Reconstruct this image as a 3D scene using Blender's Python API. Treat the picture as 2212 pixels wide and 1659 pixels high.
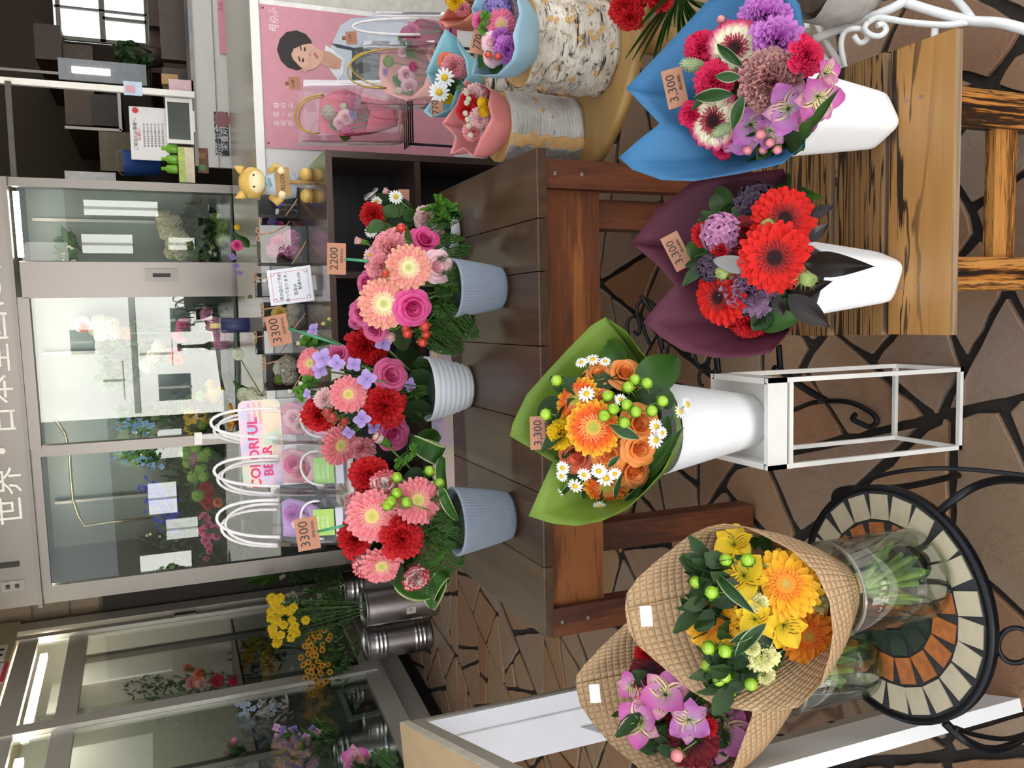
import bpy, bmesh, math, random
from mathutils import Vector, Matrix, Quaternion, noise
from math import sin, cos, pi, radians, atan2, sqrt
random.seed(7)
rnd = random.random
def ru(a, b): return a + (b - a) * rnd()
S = bpy.context.scene
COL = S.collection
for o in list(bpy.data.objects): bpy.data.objects.remove(o)

# ---------------------------------------------------------------- camera (held sideways, tilted down)
FPX, PITCH, ROLL, YAW, CAMH = 1830.0, radians(22.5), radians(3.1), radians(5.0), 1.45
CF = Vector((-sin(YAW)*cos(PITCH), cos(YAW)*cos(PITCH), -sin(PITCH)))
_r0 = Vector((cos(YAW), sin(YAW), 0)); _d0 = CF.cross(_r0)
CD = _d0*cos(ROLL) - _r0*sin(ROLL); CR = _d0*sin(ROLL) + _r0*cos(ROLL)
CC = Vector((0, 0, CAMH))
cam = bpy.data.cameras.new('camera'); camo = bpy.data.objects.new('camera', cam); COL.objects.link(camo)
cam.sensor_width = 36; cam.lens = 36*FPX/2212; cam.clip_start = .05; cam.clip_end = 200
camo.matrix_world = Matrix(((CD.x, CR.x, -CF.x, 0), (CD.y, CR.y, -CF.y, 0), (CD.z, CR.z, -CF.z, CAMH), (0, 0, 0, 1)))
S.camera = camo

# ---------------------------------------------------------------- light and exposure
W = bpy.data.worlds.new('sky'); S.world = W; W.use_nodes = True
_bg = W.node_tree.nodes['Background']; _bg.inputs[0].default_value = (.88, .94, 1, 1); _bg.inputs[1].default_value = 1.75
sun = bpy.data.lights.new('sun', 'SUN'); sun.energy = 55; sun.angle = .02; sun.color = (1, .95, .88)
suno = bpy.data.objects.new('sun', sun); COL.objects.link(suno); suno.location = (3, 20, 20)
suno.rotation_euler = Vector((-.25, -.62, -.75)).to_track_quat('-Z', 'Y').to_euler()
S.view_settings.view_transform = 'Standard'; S.view_settings.look = 'None'
S.view_settings.exposure = 0.0; S.view_settings.gamma = 1; S.view_settings.use_curve_mapping = False

# ---------------------------------------------------------------- helpers
def ray(x, y): return CF + CD*((x-1106)/FPX) + CR*((829.5-y)/FPX)
def P(x, y, w=None, z=None, Y=None):
    d = ray(x, y)
    t = w if w is not None else ((z-CAMH)/d.z if z is not None else Y/d.y)
    return CC + d*t
def PL(x, y, p0, dv):                      # onto the upright plane through p0 along dv
    n = Vector((dv[1], -dv[0], 0)); d = ray(x, y)
    return CC + d*((Vector((p0[0], p0[1], 0))-CC).dot(n)/d.dot(n))
def pxm(p): return FPX/((Vector(p)-CC).dot(CF))          # pixels per metre at p
def lin(h):
    h = h.lstrip('#'); v = [int(h[i:i+2], 16)/255 for i in (0, 2, 4)]
    return tuple((c/12.92 if c <= .04045 else ((c+.055)/1.055)**2.4) for c in v) + (1,)

class NT:
    def __init__(s, name):
        s.m = bpy.data.materials.new(name); s.m.use_nodes = True; s.t = s.m.node_tree; s.n = s.t.nodes
        s.b = s.n['Principled BSDF']; s.out = s.n['Material Output']
    def add(s, typ, **k):
        n = s.n.new(typ)
        for a, v in k.items(): setattr(n, a, v)
        return n
    def link(s, a, b): s.t.links.new(a, b)
    def coord(s, kind='Object', scale=(1, 1, 1), rot=(0, 0, 0)):
        c = s.add('ShaderNodeTexCoord'); m = s.add('ShaderNodeMapping')
        m.inputs['Scale'].default_value = scale; m.inputs['Rotation'].default_value = rot
        s.link(c.outputs[kind], m.inputs[0]); return m.outputs[0]
    def noise(s, vec, scale=5, detail=4, rough=.55, dist=0):
        n = s.add('ShaderNodeTexNoise'); n.inputs['Scale'].default_value = scale; n.inputs['Detail'].default_value = detail
        n.inputs['Roughness'].default_value = rough; n.inputs['Distortion'].default_value = dist
        if vec is not None: s.link(vec, n.inputs['Vector'])
        return n.outputs['Fac']
    def ramp(s, fac, stops):
        r = s.add('ShaderNodeValToRGB'); e = r.color_ramp.elements
        while len(e) < len(stops): e.new(.5)
        for i, (p, c) in enumerate(stops): e[i].position = p; e[i].color = lin(c) if isinstance(c, str) else c
        s.link(fac, r.inputs[0]); return r.outputs[0]
    def mix(s, fac, a, b, mode='MIX'):
        m = s.add('ShaderNodeMix', data_type='RGBA', blend_type=mode)
        if isinstance(fac, (int, float)): m.inputs[0].default_value = fac
        else: s.link(fac, m.inputs[0])
        for i, v in ((6, a), (7, b)):
            if isinstance(v, (tuple, list)): m.inputs[i].default_value = v
            elif isinstance(v, str): m.inputs[i].default_value = lin(v)
            else: s.link(v, m.inputs[i])
        return m.outputs[2]
    def math(s, op, a, b=0.0):
        m = s.add('ShaderNodeMath', operation=op)
        for i, v in ((0, a), (1, b)):
            if isinstance(v, (int, float)): m.inputs[i].default_value = v
            else: s.link(v, m.inputs[i])
        return m.outputs[0]
    def bump(s, h, strength=.3, dist=.002):
        b = s.add('ShaderNodeBump'); b.inputs['Strength'].default_value = strength; b.inputs['Distance'].default_value = dist
        s.link(h, b.inputs['Height']); s.link(b.outputs[0], s.b.inputs['Normal'])
    def base(s, c): s.link(c, s.b.inputs['Base Color'])
    def set(s, r=.5, m=0.0, spec=.5):
        s.b.inputs['Roughness'].default_value = r; s.b.inputs['Metallic'].default_value = m
        s.b.inputs['Specular IOR Level'].default_value = spec; return s

_mc = {}
def mat(c, r=.5, m=0.0, var=.12, sc=25, bump=0, spec=.5, alpha=None, emit=0, scale=(1, 1, 1)):
    """plain surface: colour c with a little noise"""
    k = (c, r, m, var, sc, bump, spec, alpha, emit, scale)
    if k in _mc: return _mc[k]
    t = NT('surface_'+c.lstrip('#')); t.set(r, m, spec)
    f = t.noise(t.coord(scale=scale), sc)
    l = lin(c); d = tuple(x*(1-var) for x in l[:3])+(1,); u = tuple(min(1, x*(1+var)) for x in l[:3])+(1,)
    t.base(t.ramp(f, [(.3, d), (.7, u)]))
    if bump: t.bump(f, bump)
    if emit: t.b.inputs['Emission Strength'].default_value = emit; t.b.inputs['Emission Color'].default_value = l
    _mc[k] = t.m; return t.m
def petal(stops, key=None, r=.6, trans=.25, streak=None, edge=None, var=.08):
    """petal or leaf: colour runs from base to tip (attribute t); streak colours fine lines, edge colours the long margins (attribute c)"""
    k = ('pet', tuple(stops), streak, edge, r, trans)
    if k in _mc: return _mc[k]
    t = NT('petal_'+stops[-1][1].lstrip('#')); t.set(r, 0, .3)
    a = t.add('ShaderNodeAttribute', attribute_name='t'); c = t.add('ShaderNodeAttribute', attribute_name='c')
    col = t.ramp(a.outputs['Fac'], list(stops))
    ca = t.math('ABSOLUTE', c.outputs['Fac'])
    if edge:
        nz = t.noise(t.coord(), 60)
        col = t.mix(t.ramp(t.math('ADD', ca, t.math('MULTIPLY', t.math('SUBTRACT', nz, .5), .35)), [(edge[1]-.05, '000000'), (edge[1]+.05, 'ffffff')]), col, edge[0])
    if streak:
        w = t.math('SINE', t.math('MULTIPLY', c.outputs['Fac'], streak[1]))
        gate = t.ramp(a.outputs['Fac'], [(.15, '000000'), (.3, 'ffffff'), (.62, 'ffffff'), (.8, '000000')])
        col = t.mix(t.math('MULTIPLY', t.ramp(w, [(.55, '000000'), (.8, 'ffffff')]), gate), col, streak[0])
    col = t.mix(t.noise(t.coord(), 9), t.mix(1, col, (1-var*2, 1-var*2, 1-var*2, 1), 'MULTIPLY'), col)
    t.base(col)
    if trans:
        tr = t.add('ShaderNodeBsdfTranslucent'); mx = t.add('ShaderNodeMixShader'); mx.inputs[0].default_value = trans
        t.link(col, tr.inputs[0]); t.link(t.b.outputs[0], mx.inputs[1]); t.link(tr.outputs[0], mx.inputs[2]); t.link(mx.outputs[0], t.out.inputs[0])
    _mc[k] = t.m; return t.m
def wood(name, stops, axis='X', sc=6, stretch=14, rough=.45, bump=.15, dist=1.2):
    t = NT(name); t.set(rough)
    s = {'X': (1, stretch, stretch), 'Y': (stretch, 1, stretch), 'Z': (stretch, stretch, 1)}[axis]
    oi = t.add('ShaderNodeObjectInfo'); cv = t.coord(scale=s)
    va = t.add('ShaderNodeVectorMath', operation='ADD'); cm = t.add('ShaderNodeCombineXYZ')
    rr = t.math('MULTIPLY', oi.outputs['Random'], 37.0)
    for i in range(3): t.link(rr, cm.inputs[i])
    t.link(cv, va.inputs[0]); t.link(cm.outputs[0], va.inputs[1])
    f = t.noise(va.outputs[0], sc/stretch*2, 5, .6, dist)
    g = t.noise(va.outputs[0], sc*2.5, 3, .6, .3)
    h = t.math('ADD', t.math('MULTIPLY', f, .8), t.math('MULTIPLY', g, .2))
    t.base(t.ramp(h, stops)); t.bump(h, bump, .001); return t.m
def glass(name, refl=.06, tint=(1, 1, 1, 1), rough=0.0):
    """thin clear sheet: mostly see-through, mirror reflection that grows at grazing angles"""
    t = NT(name); tr = t.add('ShaderNodeBsdfTransparent'); tr.inputs[0].default_value = tint
    gl = t.add('ShaderNodeBsdfGlossy'); gl.inputs['Roughness'].default_value = rough
    fr = t.add('ShaderNodeLayerWeight'); fr.inputs[0].default_value = .25
    fac = t.math('ADD', t.math('MULTIPLY', fr.outputs['Fresnel'], .6), refl)
    mx = t.add('ShaderNodeMixShader'); t.link(fac, mx.inputs[0]); t.link(tr.outputs[0], mx.inputs[1]); t.link(gl.outputs[0], mx.inputs[2])
    t.link(mx.outputs[0], t.out.inputs[0]); return t.m

class MB:
    """collects vertices, faces, material slots and the two petal attributes, then links ONE mesh object"""
    def __init__(s): s.v, s.f, s.mi, s.t, s.c, s.sm = [], [], [], [], [], []
    def vert(s, p, t=0.0, c=0.0): s.v.append(tuple(p)); s.t.append(t); s.c.append(c); return len(s.v)-1
    def face(s, ids, m=0, smooth=True): s.f.append(tuple(ids)); s.mi.append(m); s.sm.append(smooth)
    def grid(s, rows, m=0, close=False, smooth=True):
        """rows: lists of (point, t, c)"""
        ids = [[s.vert(*((q if isinstance(q, tuple) and len(q) == 3 and hasattr(q[0], '__len__') else (q, i/(max(1, len(rows)-1)), 0)))) for q in r] for i, r in enumerate(rows)]
        n = len(ids[0])
        for i in range(len(ids)-1):
            for j in range(n if close else n-1):
                k = (j+1) % n; s.face((ids[i][j], ids[i][k], ids[i+1][k], ids[i+1][j]), m, smooth)
        return ids
    def box(s, a, b, m=0, M=None, bev=0):
        x0, y0, z0 = a; x1, y1, z1 = b
        p = [Vector(q) for q in ((x0, y0, z0), (x1, y0, z0), (x1, y1, z0), (x0, y1, z0), (x0, y0, z1), (x1, y0, z1), (x1, y1, z1), (x0, y1, z1))]
        if M: p = [M @ q for q in p]
        i = [s.vert(q) for q in p]
        for f in ((3, 2, 1, 0), (4, 5, 6, 7), (0, 1, 5, 4), (1, 2, 6, 5), (2, 3, 7, 6), (3, 0, 4, 7)): s.face([i[k] for k in f], m, False)
        return s
    def tube(s, pts, r, n=8, m=0, caps=True, t0=0, t1=1):
        pts = [Vector(p) for p in pts]; R = r if isinstance(r, (list, tuple)) else [r]*len(pts)
        up = Vector((0, 0, 1)); d0 = (pts[1]-pts[0]).normalized()
        if abs(d0.z) > .9: up = Vector((1, 0, 0))
        u = d0.cross(up).normalized(); rows = []
        for i, p in enumerate(pts):
            d = (pts[min(i+1, len(pts)-1)]-pts[max(i-1, 0)]).normalized()
            u = (u-d*u.dot(d)).normalized(); v = d.cross(u); tt = t0+(t1-t0)*i/(len(pts)-1)
            rows.append([(p+(u*cos(2*pi*k/n)+v*sin(2*pi*k/n))*R[i], tt, 0.0) for k in range(n)])
        ids = s.grid(rows, m, True)
        if caps: s.face(ids[0][::-1], m, False); s.face(ids[-1], m, False)
        return s
    def lathe(s, prof, n=32, m=0, M=None, rmod=None, cap0=True, cap1=False):
        rows = []
        for (r, z) in prof:
            row = []
            for k in range(n):
                a = 2*pi*k/n; rr = r*(rmod(a, z) if rmod else 1); p = Vector((rr*cos(a), rr*sin(a), z)); row.append((M @ p if M else p, 0.0, 0.0))
            rows.append(row)
        ids = s.grid(rows, m, True)
        if cap0: s.face(ids[0][::-1], m, False)
        if cap1: s.face(ids[-1], m, False)
        return s
    def ball(s, c, r, n=10, m=0, M=None, sq=1.0):
        c = Vector(c); rows = []
        for i in range(n//2+1):
            th = pi*i/(n//2)
            rows.append([((M if M else Matrix()) @ (c+Vector((r*sin(th)*cos(2*pi*k/n), r*sin(th)*sin(2*pi*k/n), r*sq*cos(th)))), i/(n//2), 0.0) for k in range(n)])
        s.grid(rows, m, True); return s
    def prism(s, outline, h0, h1, m=0, M=None):
        """flat outline in XY extruded between two heights"""
        a = [s.vert((M or Matrix()) @ Vector((x, y, h0))) for x, y in outline]; b = [s.vert((M or Matrix()) @ Vector((x, y, h1))) for x, y in outline]
        n = len(a); s.face(a[::-1], m, False); s.face(b, m, False)
        for i in range(n): s.face((a[i], a[(i+1) % n], b[(i+1) % n], b[i]), m, False)
        return s
    def mesh(s, name, mats):
        me = bpy.data.meshes.new(name); me.from_pydata(s.v, [], s.f)
        for q in (mats if isinstance(mats, (list, tuple)) else [mats]): me.materials.append(q)
        me.polygons.foreach_set('material_index', s.mi); me.polygons.foreach_set('use_smooth', s.sm)
        at = me.attributes.new('t', 'FLOAT', 'POINT'); at.data.foreach_set('value', s.t)
        ac = me.attributes.new('c', 'FLOAT', 'POINT'); ac.data.foreach_set('value', s.c)
        me.update(); return me
    def build(s, name, mats, parent=None, M=None): return put(name, s.mesh(name, mats), parent, M)
def put(name, me, parent=None, M=None):
    """link one object; M is its world matrix (parts are converted to their parent's space)"""
    o = bpy.data.objects.new(name, me); COL.objects.link(o); M = M or Matrix()
    if parent is not None:
        o.parent = parent; o.matrix_basis = parent['_w'].inverted() @ M if False else WM[parent.name].inverted() @ M
    else: o.matrix_basis = M
    WM[o.name] = M.copy(); return o
WM = {}
def thing(name, label, cat, loc=(0, 0, 0), group=None, rz=0):
    o = bpy.data.objects.new(name, None); COL.objects.link(o); o.empty_display_size = .05
    o.matrix_basis = Matrix.Translation(loc) @ Matrix.Rotation(rz, 4, 'Z'); WM[o.name] = o.matrix_basis.copy()
    return tag(o, label, cat, group)
def tag(o, label, cat, group=None):
    o['label'] = label; o['category'] = cat
    if group: o['group'] = group
    return o
def struct(o): o['kind'] = 'structure'; return o
def stuff(o): o['kind'] = 'stuff'; return o
def frame(o, x, y=None, z=None):
    """matrix with origin o, x axis x, and y (or z) made orthogonal"""
    x = Vector(x).normalized()
    if y is not None: zz = x.cross(Vector(y)).normalized(); yy = zz.cross(x)
    else: yy = Vector(z).cross(x).normalized(); zz = x.cross(yy)
    return Matrix(((x.x, yy.x, zz.x, o[0]), (x.y, yy.y, zz.y, o[1]), (x.z, yy.z, zz.z, o[2]), (0, 0, 0, 1)))
def zframe(o, z, roll=0.0, s=1.0):
    z = Vector(z).normalized(); x = Vector((0, 0, 1)).cross(z)
    if x.length < 1e-3: x = Vector((1, 0, 0))
    x.normalize(); y = z.cross(x)
    M = Matrix(((x.x, y.x, z.x, o[0]), (x.y, y.y, z.y, o[1]), (x.z, y.z, z.z, o[2]), (0, 0, 0, 1)))
    return M @ Matrix.Rotation(roll, 4, 'Z') @ Matrix.Scale(s, 4)
def text(s, size, M, m, parent=None, name='lettering', al='CENTER', ext=.0004, bold=0):
    c = bpy.data.curves.new('txt', 'FONT'); c.body = s; c.size = size; c.align_x = al; c.align_y = 'CENTER'; c.extrude = ext; c.offset = bold
    c.resolution_u = 2
    o = bpy.data.objects.new('txt', c); COL.objects.link(o); dg = bpy.context.evaluated_depsgraph_get()
    me = bpy.data.meshes.new_from_object(o.evaluated_get(dg)); bpy.data.objects.remove(o); bpy.data.curves.remove(c)
    me.materials.clear(); me.materials.append(m); me.name = name
    return put(name, me, parent, M)

def text_chars(s, size, M, m, parent, name='letter', al='LEFT', ext=.001, bold=0):
    """large lettering, one part per character"""
    def me_of(b):
        c = bpy.data.curves.new('txt', 'FONT'); c.body = b; c.size = size; c.align_y = 'CENTER'; c.extrude = ext; c.offset = bold; c.resolution_u = 2
        o = bpy.data.objects.new('txt', c); COL.objects.link(o); me = bpy.data.meshes.new_from_object(o.evaluated_get(bpy.context.evaluated_depsgraph_get()))
        bpy.data.objects.remove(o); bpy.data.curves.remove(c); return me
    mx = lambda me: max((v.co.x for v in me.vertices), default=0.0)
    tot = mx(me_of(s)); off = -tot/2 if al == 'CENTER' else 0
    for i, ch in enumerate(s):
        own = me_of(ch)
        if not own.vertices: continue
        x = mx(me_of(s[:i+1]))-mx(own); own.materials.clear(); own.materials.append(m); own.name = name
        put(name, own, parent, M @ Matrix.Translation((x+off, 0, 0)))
# ================================================================ SETTING
M_GROUT = mat('2b2622', .95, var=.3, sc=120, bump=.5)
M_CREAM = mat('b3a58c', .6, var=.05)
M_DARK = mat('1c1815', .6, var=.3)
M_WHITE = mat('e6e5e2', .45, var=.03)
M_BLACK = mat('16161a', .5, var=.2)
M_STEEL = None
def steel(name, c='a9a4a0', r=.32, aniso=(2, 2, 300)):
    t = NT(name); t.set(r, 1.0)
    f = t.noise(t.coord(scale=aniso), 8, 3)
    t.base(t.ramp(f, [(.3, c), (.7, c)])); t.base(t.ramp(f, [(.2, tuple(x*.93 for x in lin(c)[:3])+(1,)), (.8, tuple(min(1, x*1.07) for x in lin(c)[:3])+(1,))])); return t.m
M_STEEL = steel('brushed_steel', '7d7874', .38); M_STEELD = steel('dull_steel', '77736f', .4)
M_CHROME = steel('polished_tin', 'c2c0c4', .27, (40, 40, 1))
def stone_mat():
    t = NT('paving_stone'); t.set(.62, 0, .35)
    oi = t.add('ShaderNodeObjectInfo'); v = t.coord('Object')
    ge = t.add('ShaderNodeNewGeometry')
    col = t.ramp(oi.outputs['Random'], [(0, '8f7a64'), (.2, '9a836b'), (.4, '94684a'), (.52, '8f7d6e'), (.7, '9f7f62'), (.85, '8f6d50'), (1, '97887a')])
    n1 = t.noise(ge.outputs['Position'], 7, 5, .65, .6); n2 = t.noise(ge.outputs['Position'], 60, 4)
    col = t.mix(t.ramp(n1, [(.38, '000000'), (.72, '999999')]), col, '8a5433')
    col = t.mix(t.ramp(n2, [(.3, '000000'), (.8, '777777')]), col, '6d5a4b')
    wv = t.noise(ge.outputs['Position'], 5, 6, .7, 1.2); cr = t.math('ABSOLUTE', t.math('SUBTRACT', wv, .5))
    col = t.mix(t.ramp(cr, [(.0, 'aaaaaa'), (.006, '000000')]), col, '33261d')
    t.base(col); t.bump(t.math('ADD', t.math('MULTIPLY', n1, 1.5), t.math('MULTIPLY', n2, .5)), .35, .004); return t.m
M_STONE = stone_mat()

fl = struct(MB().box((-6, -1, -.05), (5, 9, -.012)).build('floor', M_GROUT))
def clip(poly, p, n):
    out = []
    for i, a in enumerate(poly):
        b = poly[(i+1) % len(poly)]; da = (a[0]-p[0])*n[0]+(a[1]-p[1])*n[1]; db = (b[0]-p[0])*n[0]+(b[1]-p[1])*n[1]
        if da <= 0: out.append(a)
        if da*db < 0: k = da/(da-db); out.append((a[0]+(b[0]-a[0])*k, a[1]+(b[1]-a[1])*k))
    return out
def paving():
    rs = random.Random(5); cells = []
    def area(q): return abs(sum(q[i][0]*q[(i+1) % len(q)][1]-q[(i+1) % len(q)][0]*q[i][1] for i in range(len(q))))/2
    def split(q):
        A = area(q); cx = sum(p[0] for p in q)/len(q); cy = sum(p[1] for p in q)/len(q)
        if A < rs.uniform(.028, .085): cells.append(q); return
        # cut across the longest direction at a slanting angle
        far = max(((a[0]-b[0], a[1]-b[1]) for a in q for b in q), key=lambda d: d[0]**2+d[1]**2)
        an = atan2(far[1], far[0])+rs.gauss(0, .42); n = (cos(an), sin(an)); off = rs.uniform(-.16, .16)*sqrt(A)
        p = (cx+n[0]*off, cy+n[1]*off); g = rs.uniform(.007, .013)
        split(clip(q, (p[0]-n[0]*g, p[1]-n[1]*g), n)); split(clip(q, (p[0]+n[0]*g, p[1]+n[1]*g), (-n[0], -n[1])))
    split([(-3.4, .3), (1.7, .3), (1.7, 6.4), (-3.4, 6.4)])
    cells = [((sum(p[0] for p in q)/len(q), sum(p[1] for p in q)/len(q)), q) for q in cells]
    def seen(p):
        d = Vector((p[0], p[1], 0))-CC; w = d.dot(CF)
        if w < .3: return False
        x = 1106+FPX*d.dot(CD)/w; y = 829.5-FPX*d.dot(CR)/w
        return 700 < x < 2450 and -250 < y < 1900
    vis = sorted([c for c in cells if seen(c[0])], key=lambda c: c[0][1])
    far = MB()
    for k, (p, poly) in enumerate(vis):
        out = []
        for i, a in enumerate(poly):                     # ragged, slightly rounded edges
            b = poly[(i+1) % len(poly)]; L = sqrt((a[0]-b[0])**2+(a[1]-b[1])**2); n = max(2, min(7, int(L/.03)))
            for j in range(n):
                u = j/n; q = (a[0]+(b[0]-a[0])*u, a[1]+(b[1]-a[1])*u); c = .04 if j == 0 else 0
                out.append((q[0]-p[0]-c*(q[0]-p[0])+rs.uniform(-.003, .003), q[1]-p[1]-c*(q[1]-p[1])+rs.uniform(-.003, .003)))
        hz = rs.uniform(-.004, 0); mine = k < 290
        tgt = MB() if mine else far; ox, oy = (0, 0) if mine else p; nv = len(out)
        b0 = [tgt.vert((x+ox, y+oy, -.014)) for x, y in out]; b1 = [tgt.vert((x+ox, y+oy, hz-.002)) for x, y in out]
        b2 = [tgt.vert((x*.985+ox, y*.985+oy, hz)) for x, y in out]
        for i in range(nv):
            j = (i+1) % nv; tgt.face((b0[i], b0[j], b1[j], b1[i]), 0, False); tgt.face((b1[i], b1[j], b2[j], b2[i]), 0, False)
        tgt.face(b2, 0, False)
        if mine: tgt.build('stone', M_STONE, fl, Matrix.Translation((p[0], p[1], 0)))
    print('stones', len(vis))
    if far.v: stuff(far.build('far_stones', M_STONE, fl))
paving()

# ---- ceiling over the shop front, opposite side of the street (only seen in the glass)
struct(MB().box((-6, 1.5, 2.75), (3.3, 9, 2.9)).build('ceiling', M_CREAM))
struct(MB().box((-6, 8.8, 0), (3.3, 9, 2.75)).build('wall_back', mat('4a4034', .8)))
struct(MB().box((3.1, 5.9, 0), (3.3, 8.8, 2.75)).build('wall_right', mat('6a5d4e', .8)))
struct(MB().box((-6, 2.0, 0), (-5.8, 8.8, 2.75)).build('wall_left', mat('5a5146', .8)))
gp = struct(MB().box((5, -1, -.25), (30, 20, -.05)).build('street_side', mat('8b8a88', .9, sc=8)))
gp = struct(MB().box((-30, -30, -.25), (30, -1, -.05)).build('street', mat('8b8a88', .9, sc=8)))
def house(nm, label, x0, x1, y, h, c, wins):
    o = thing(nm, label, 'building', ((x0+x1)/2, y, -.05)); MB().box((x0, y-4, -.05), (x1, y, h)).build('wall', mat(c, .8, var=.03), o)
    for a, b, z0, z1, wc in wins:
        w_ = MB().box((a, y-.03, z0), (b, y+.02, z1)).build('window', mat(wc, .4), o); MB().box(((a+b)/2-.03, y+.02, z0), ((a+b)/2+.03, y+.035, z1)).build('window_bar', mat('9a9a98', .5), w_)
    return o
house('apartment_block', 'pale building with small dark windows across the street', -6.7, -2.95, -12, 4.6, 'f0f0f2', ((-6.6, -3.0, 1.95, 2.08, '8a8c8e'), (-5.4, -4.7, 1.15, 1.9, 'f2f2f2'), (-4.0, -3.2, .3, .62, '6a7074'), (-6.2, -5.2, 2.3, 2.75, 'f4f4f4'), (-6.3, -5.6, .75, 1.5, '4a5258'), (-4.5, -3.9, .7, 1.15, '3f474c'), (-5.0, -4.4, 2.9, 3.4, '59636a'), (-3.6, -3.1, 1.5, 2.6, '7a8288')))
house('brown_house', 'low brown house with pale shutters across the street', -13, -6.9, -12.3, 2.75, '2c2a27', ((-8.0, -7.2, 1.0, 2.3, 'e2e4e6'), (-9.6, -8.7, 1.2, 1.9, 'e8eaec'), (-10.4, -9.8, .7, 1.5, 'd9dcde'), (-11.8, -10.8, .9, 2.2, 'eceef0')))
house('grey_house', 'grey house with bright narrow panels across the street', -2.8, 6, -12.3, 3.3, '343735', ((-1.7, -1.35, 1.3, 2.9, 'eceef0'), (-2.6, -2.15, 1.9, 3.0, 'e8eaec'), (-2.5, -2.2, .5, 1.1, 'd4d8da'), (0, 1.6, .6, 2.2, 'd9dcde'), (2.6, 4.2, .6, 2.2, 'd9dcde')))
rsT = random.Random(4)
for i, (x, y, h) in enumerate(((-6.9, -10.5, 2.9), (-10.6, -10.2, 2.3), (3.6, -9.0, 3.0))):
    tr_ = thing('street_tree', ('street tree left of the pale building', 'low street tree before the brown house', 'street tree right of the grey house')[i], 'tree', (x, y, -.05)); q = MB()
    for k in range(200):
        a, e, r_ = rsT.uniform(0, 6.28), rsT.uniform(-1, 1), .55*rsT.random()**.4; p = Vector((x+r_*cos(a)*(1-e*e)**.5, y+r_*sin(a)*(1-e*e)**.5, h-.9+1.0*r_*e)); d = Vector((rsT.gauss(0, 1), rsT.gauss(0, 1), rsT.gauss(0, 1))).normalized()*.15; u = d.cross(Vector((.3, .5, .8))).normalized()*.07
        q.face([q.vert(p-d), q.vert(p+u), q.vert(p+d), q.vert(p-u)])
    stuff(q.build('crown', mat('3f5a2a', .7, var=.3), tr_)); MB().tube([(x, y, -.05), (x, y, h-.6)], .05, 8).build('trunk', mat('54463a', .9), tr_)
h4 = thing('side_house', 'pale house beside the shop on the right', 'building', (11, 6, -.05)); MB().box((10, 1, -.05), (15, 12, 3.4)).build('wall', mat('d5d9de', .8), h4)
for i in range(3): MB().box((9.96, 2+i*3, .5), (10.02, 3.8+i*3, 2.2)).build('window', mat('4a545c', .2), h4)

# ---- main flower showcase (steel frame, sliding glass) ; local frame: x right, y back, z up, origin left bottom front corner
SC1 = Vector((-1.557, 5.3, 0)); A7 = radians(-7.0)
def rotM(o, a): return Matrix.Translation(o) @ Matrix.Rotation(a, 4, 'Z')
M1 = rotM(SC1, A7)
M_FGLASS = glass('showcase_glass', .03, (.93, .97, .95, 1))
M_LAMP = mat('fff6e0', .5, emit=34)
M_INNER = mat('5d625e', .35, m=.3, var=.05)
sc = thing('flower_showcase', 'wide steel flower refrigerator with sliding glass doors at the back of the shop', 'refrigerator', SC1, rz=A7)
def bx(nm, a, b, m, par, M=M1): return MB().box(a, b, 0, M).build(nm, m, par)
bx('header_panel', (0, 0, 2.13), (2.33, .8, 2.62), M_STEEL, sc)
bx('base_panel', (0, 0, .0), (2.33, .8, .42), M_STEELD, sc)
bx('back_panel', (0, .76, .42), (2.33, .8, 2.13), M_INNER, sc)
bx('side_panel', (0, 0, .42), (.045, .76, 2.13), M_STEEL, sc); bx('side_panel', (2.285, 0, .42), (2.33, .76, 2.13), M_STEELD, sc)
d1 = bx('door_frame', (.045, -.012, 2.07), (.90, .02, 2.13), M_STEEL, sc); bx('door_frame', (.90, -.03, 2.06), (1.72, .005, 2.13), M_STEEL, sc)
for x0, x1, y in ((.045, .105, -.01), (.855, .915, -.02), (1.715, 1.79, -.03), (1.79, 1.905, -.035)):
    bx('door_post', (x0, y, .42), (x1, y+.035, 2.09), M_STEEL, sc)
bx('door_track', (.0, -.05, 2.115), (2.33, .0, 2.135), M_STEELD, sc)
hd = bx('door_handle', (1.80, -.045, 1.33), (1.87, -.034, 1.50), M_STEELD, sc); bx('handle_slot', (1.825, -.048, 1.37), (1.845, -.043, 1.46), M_BLACK, hd)
for x0, x1 in ((.105, .855), (.915, 1.715), (1.905, 2.285)):
    bx('glass_pane', (x0, .004, .42), (x1, .009, 2.08), M_FGLASS, sc)
for z in (.45, 1.02):
    for k in range(2): bx('shelf', (.05+k*1.13, .12, z), (1.15+k*1.13, .75, z+.015), M_INNER, sc)
for x in (.35, 1.3, 2.1): bx('shelf_rail', (x, .70, .45), (x+.018, .74, 2.1), M_STEEL, sc)
for x0, x1 in ((.1, .85), (.95, 1.7), (1.92, 2.26)):
    bx('strip_light', (x0, .09, 2.085), (x1, .12, 2.11), M_LAMP, sc)
sw = bx('switch_plate', (.10, -.006, 2.20), (.16, .0, 2.31), mat('8d8a84', .4), sc)
for z in (2.225, 2.27): bx('switch', (.12, -.012, z), (.14, -.005, z+.02), M_BLACK, sw)
MB().tube([PL(x, y, (SC1.x+.05, SC1.y+.35), (cos(A7), sin(A7))) for x, y in ((118, 905), (140, 935), (150, 975), (153, 1030), (158, 1080), (170, 1115), (183, 1136), (240, 1128), (330, 1118))], .009, 8).build('coolant_pipe', mat('8f8468', .3, m=.8), sc)
bx('thermometer', (.24, -.006, 2.215), (.27, .0, 2.40), M_BLACK, sc)
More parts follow.
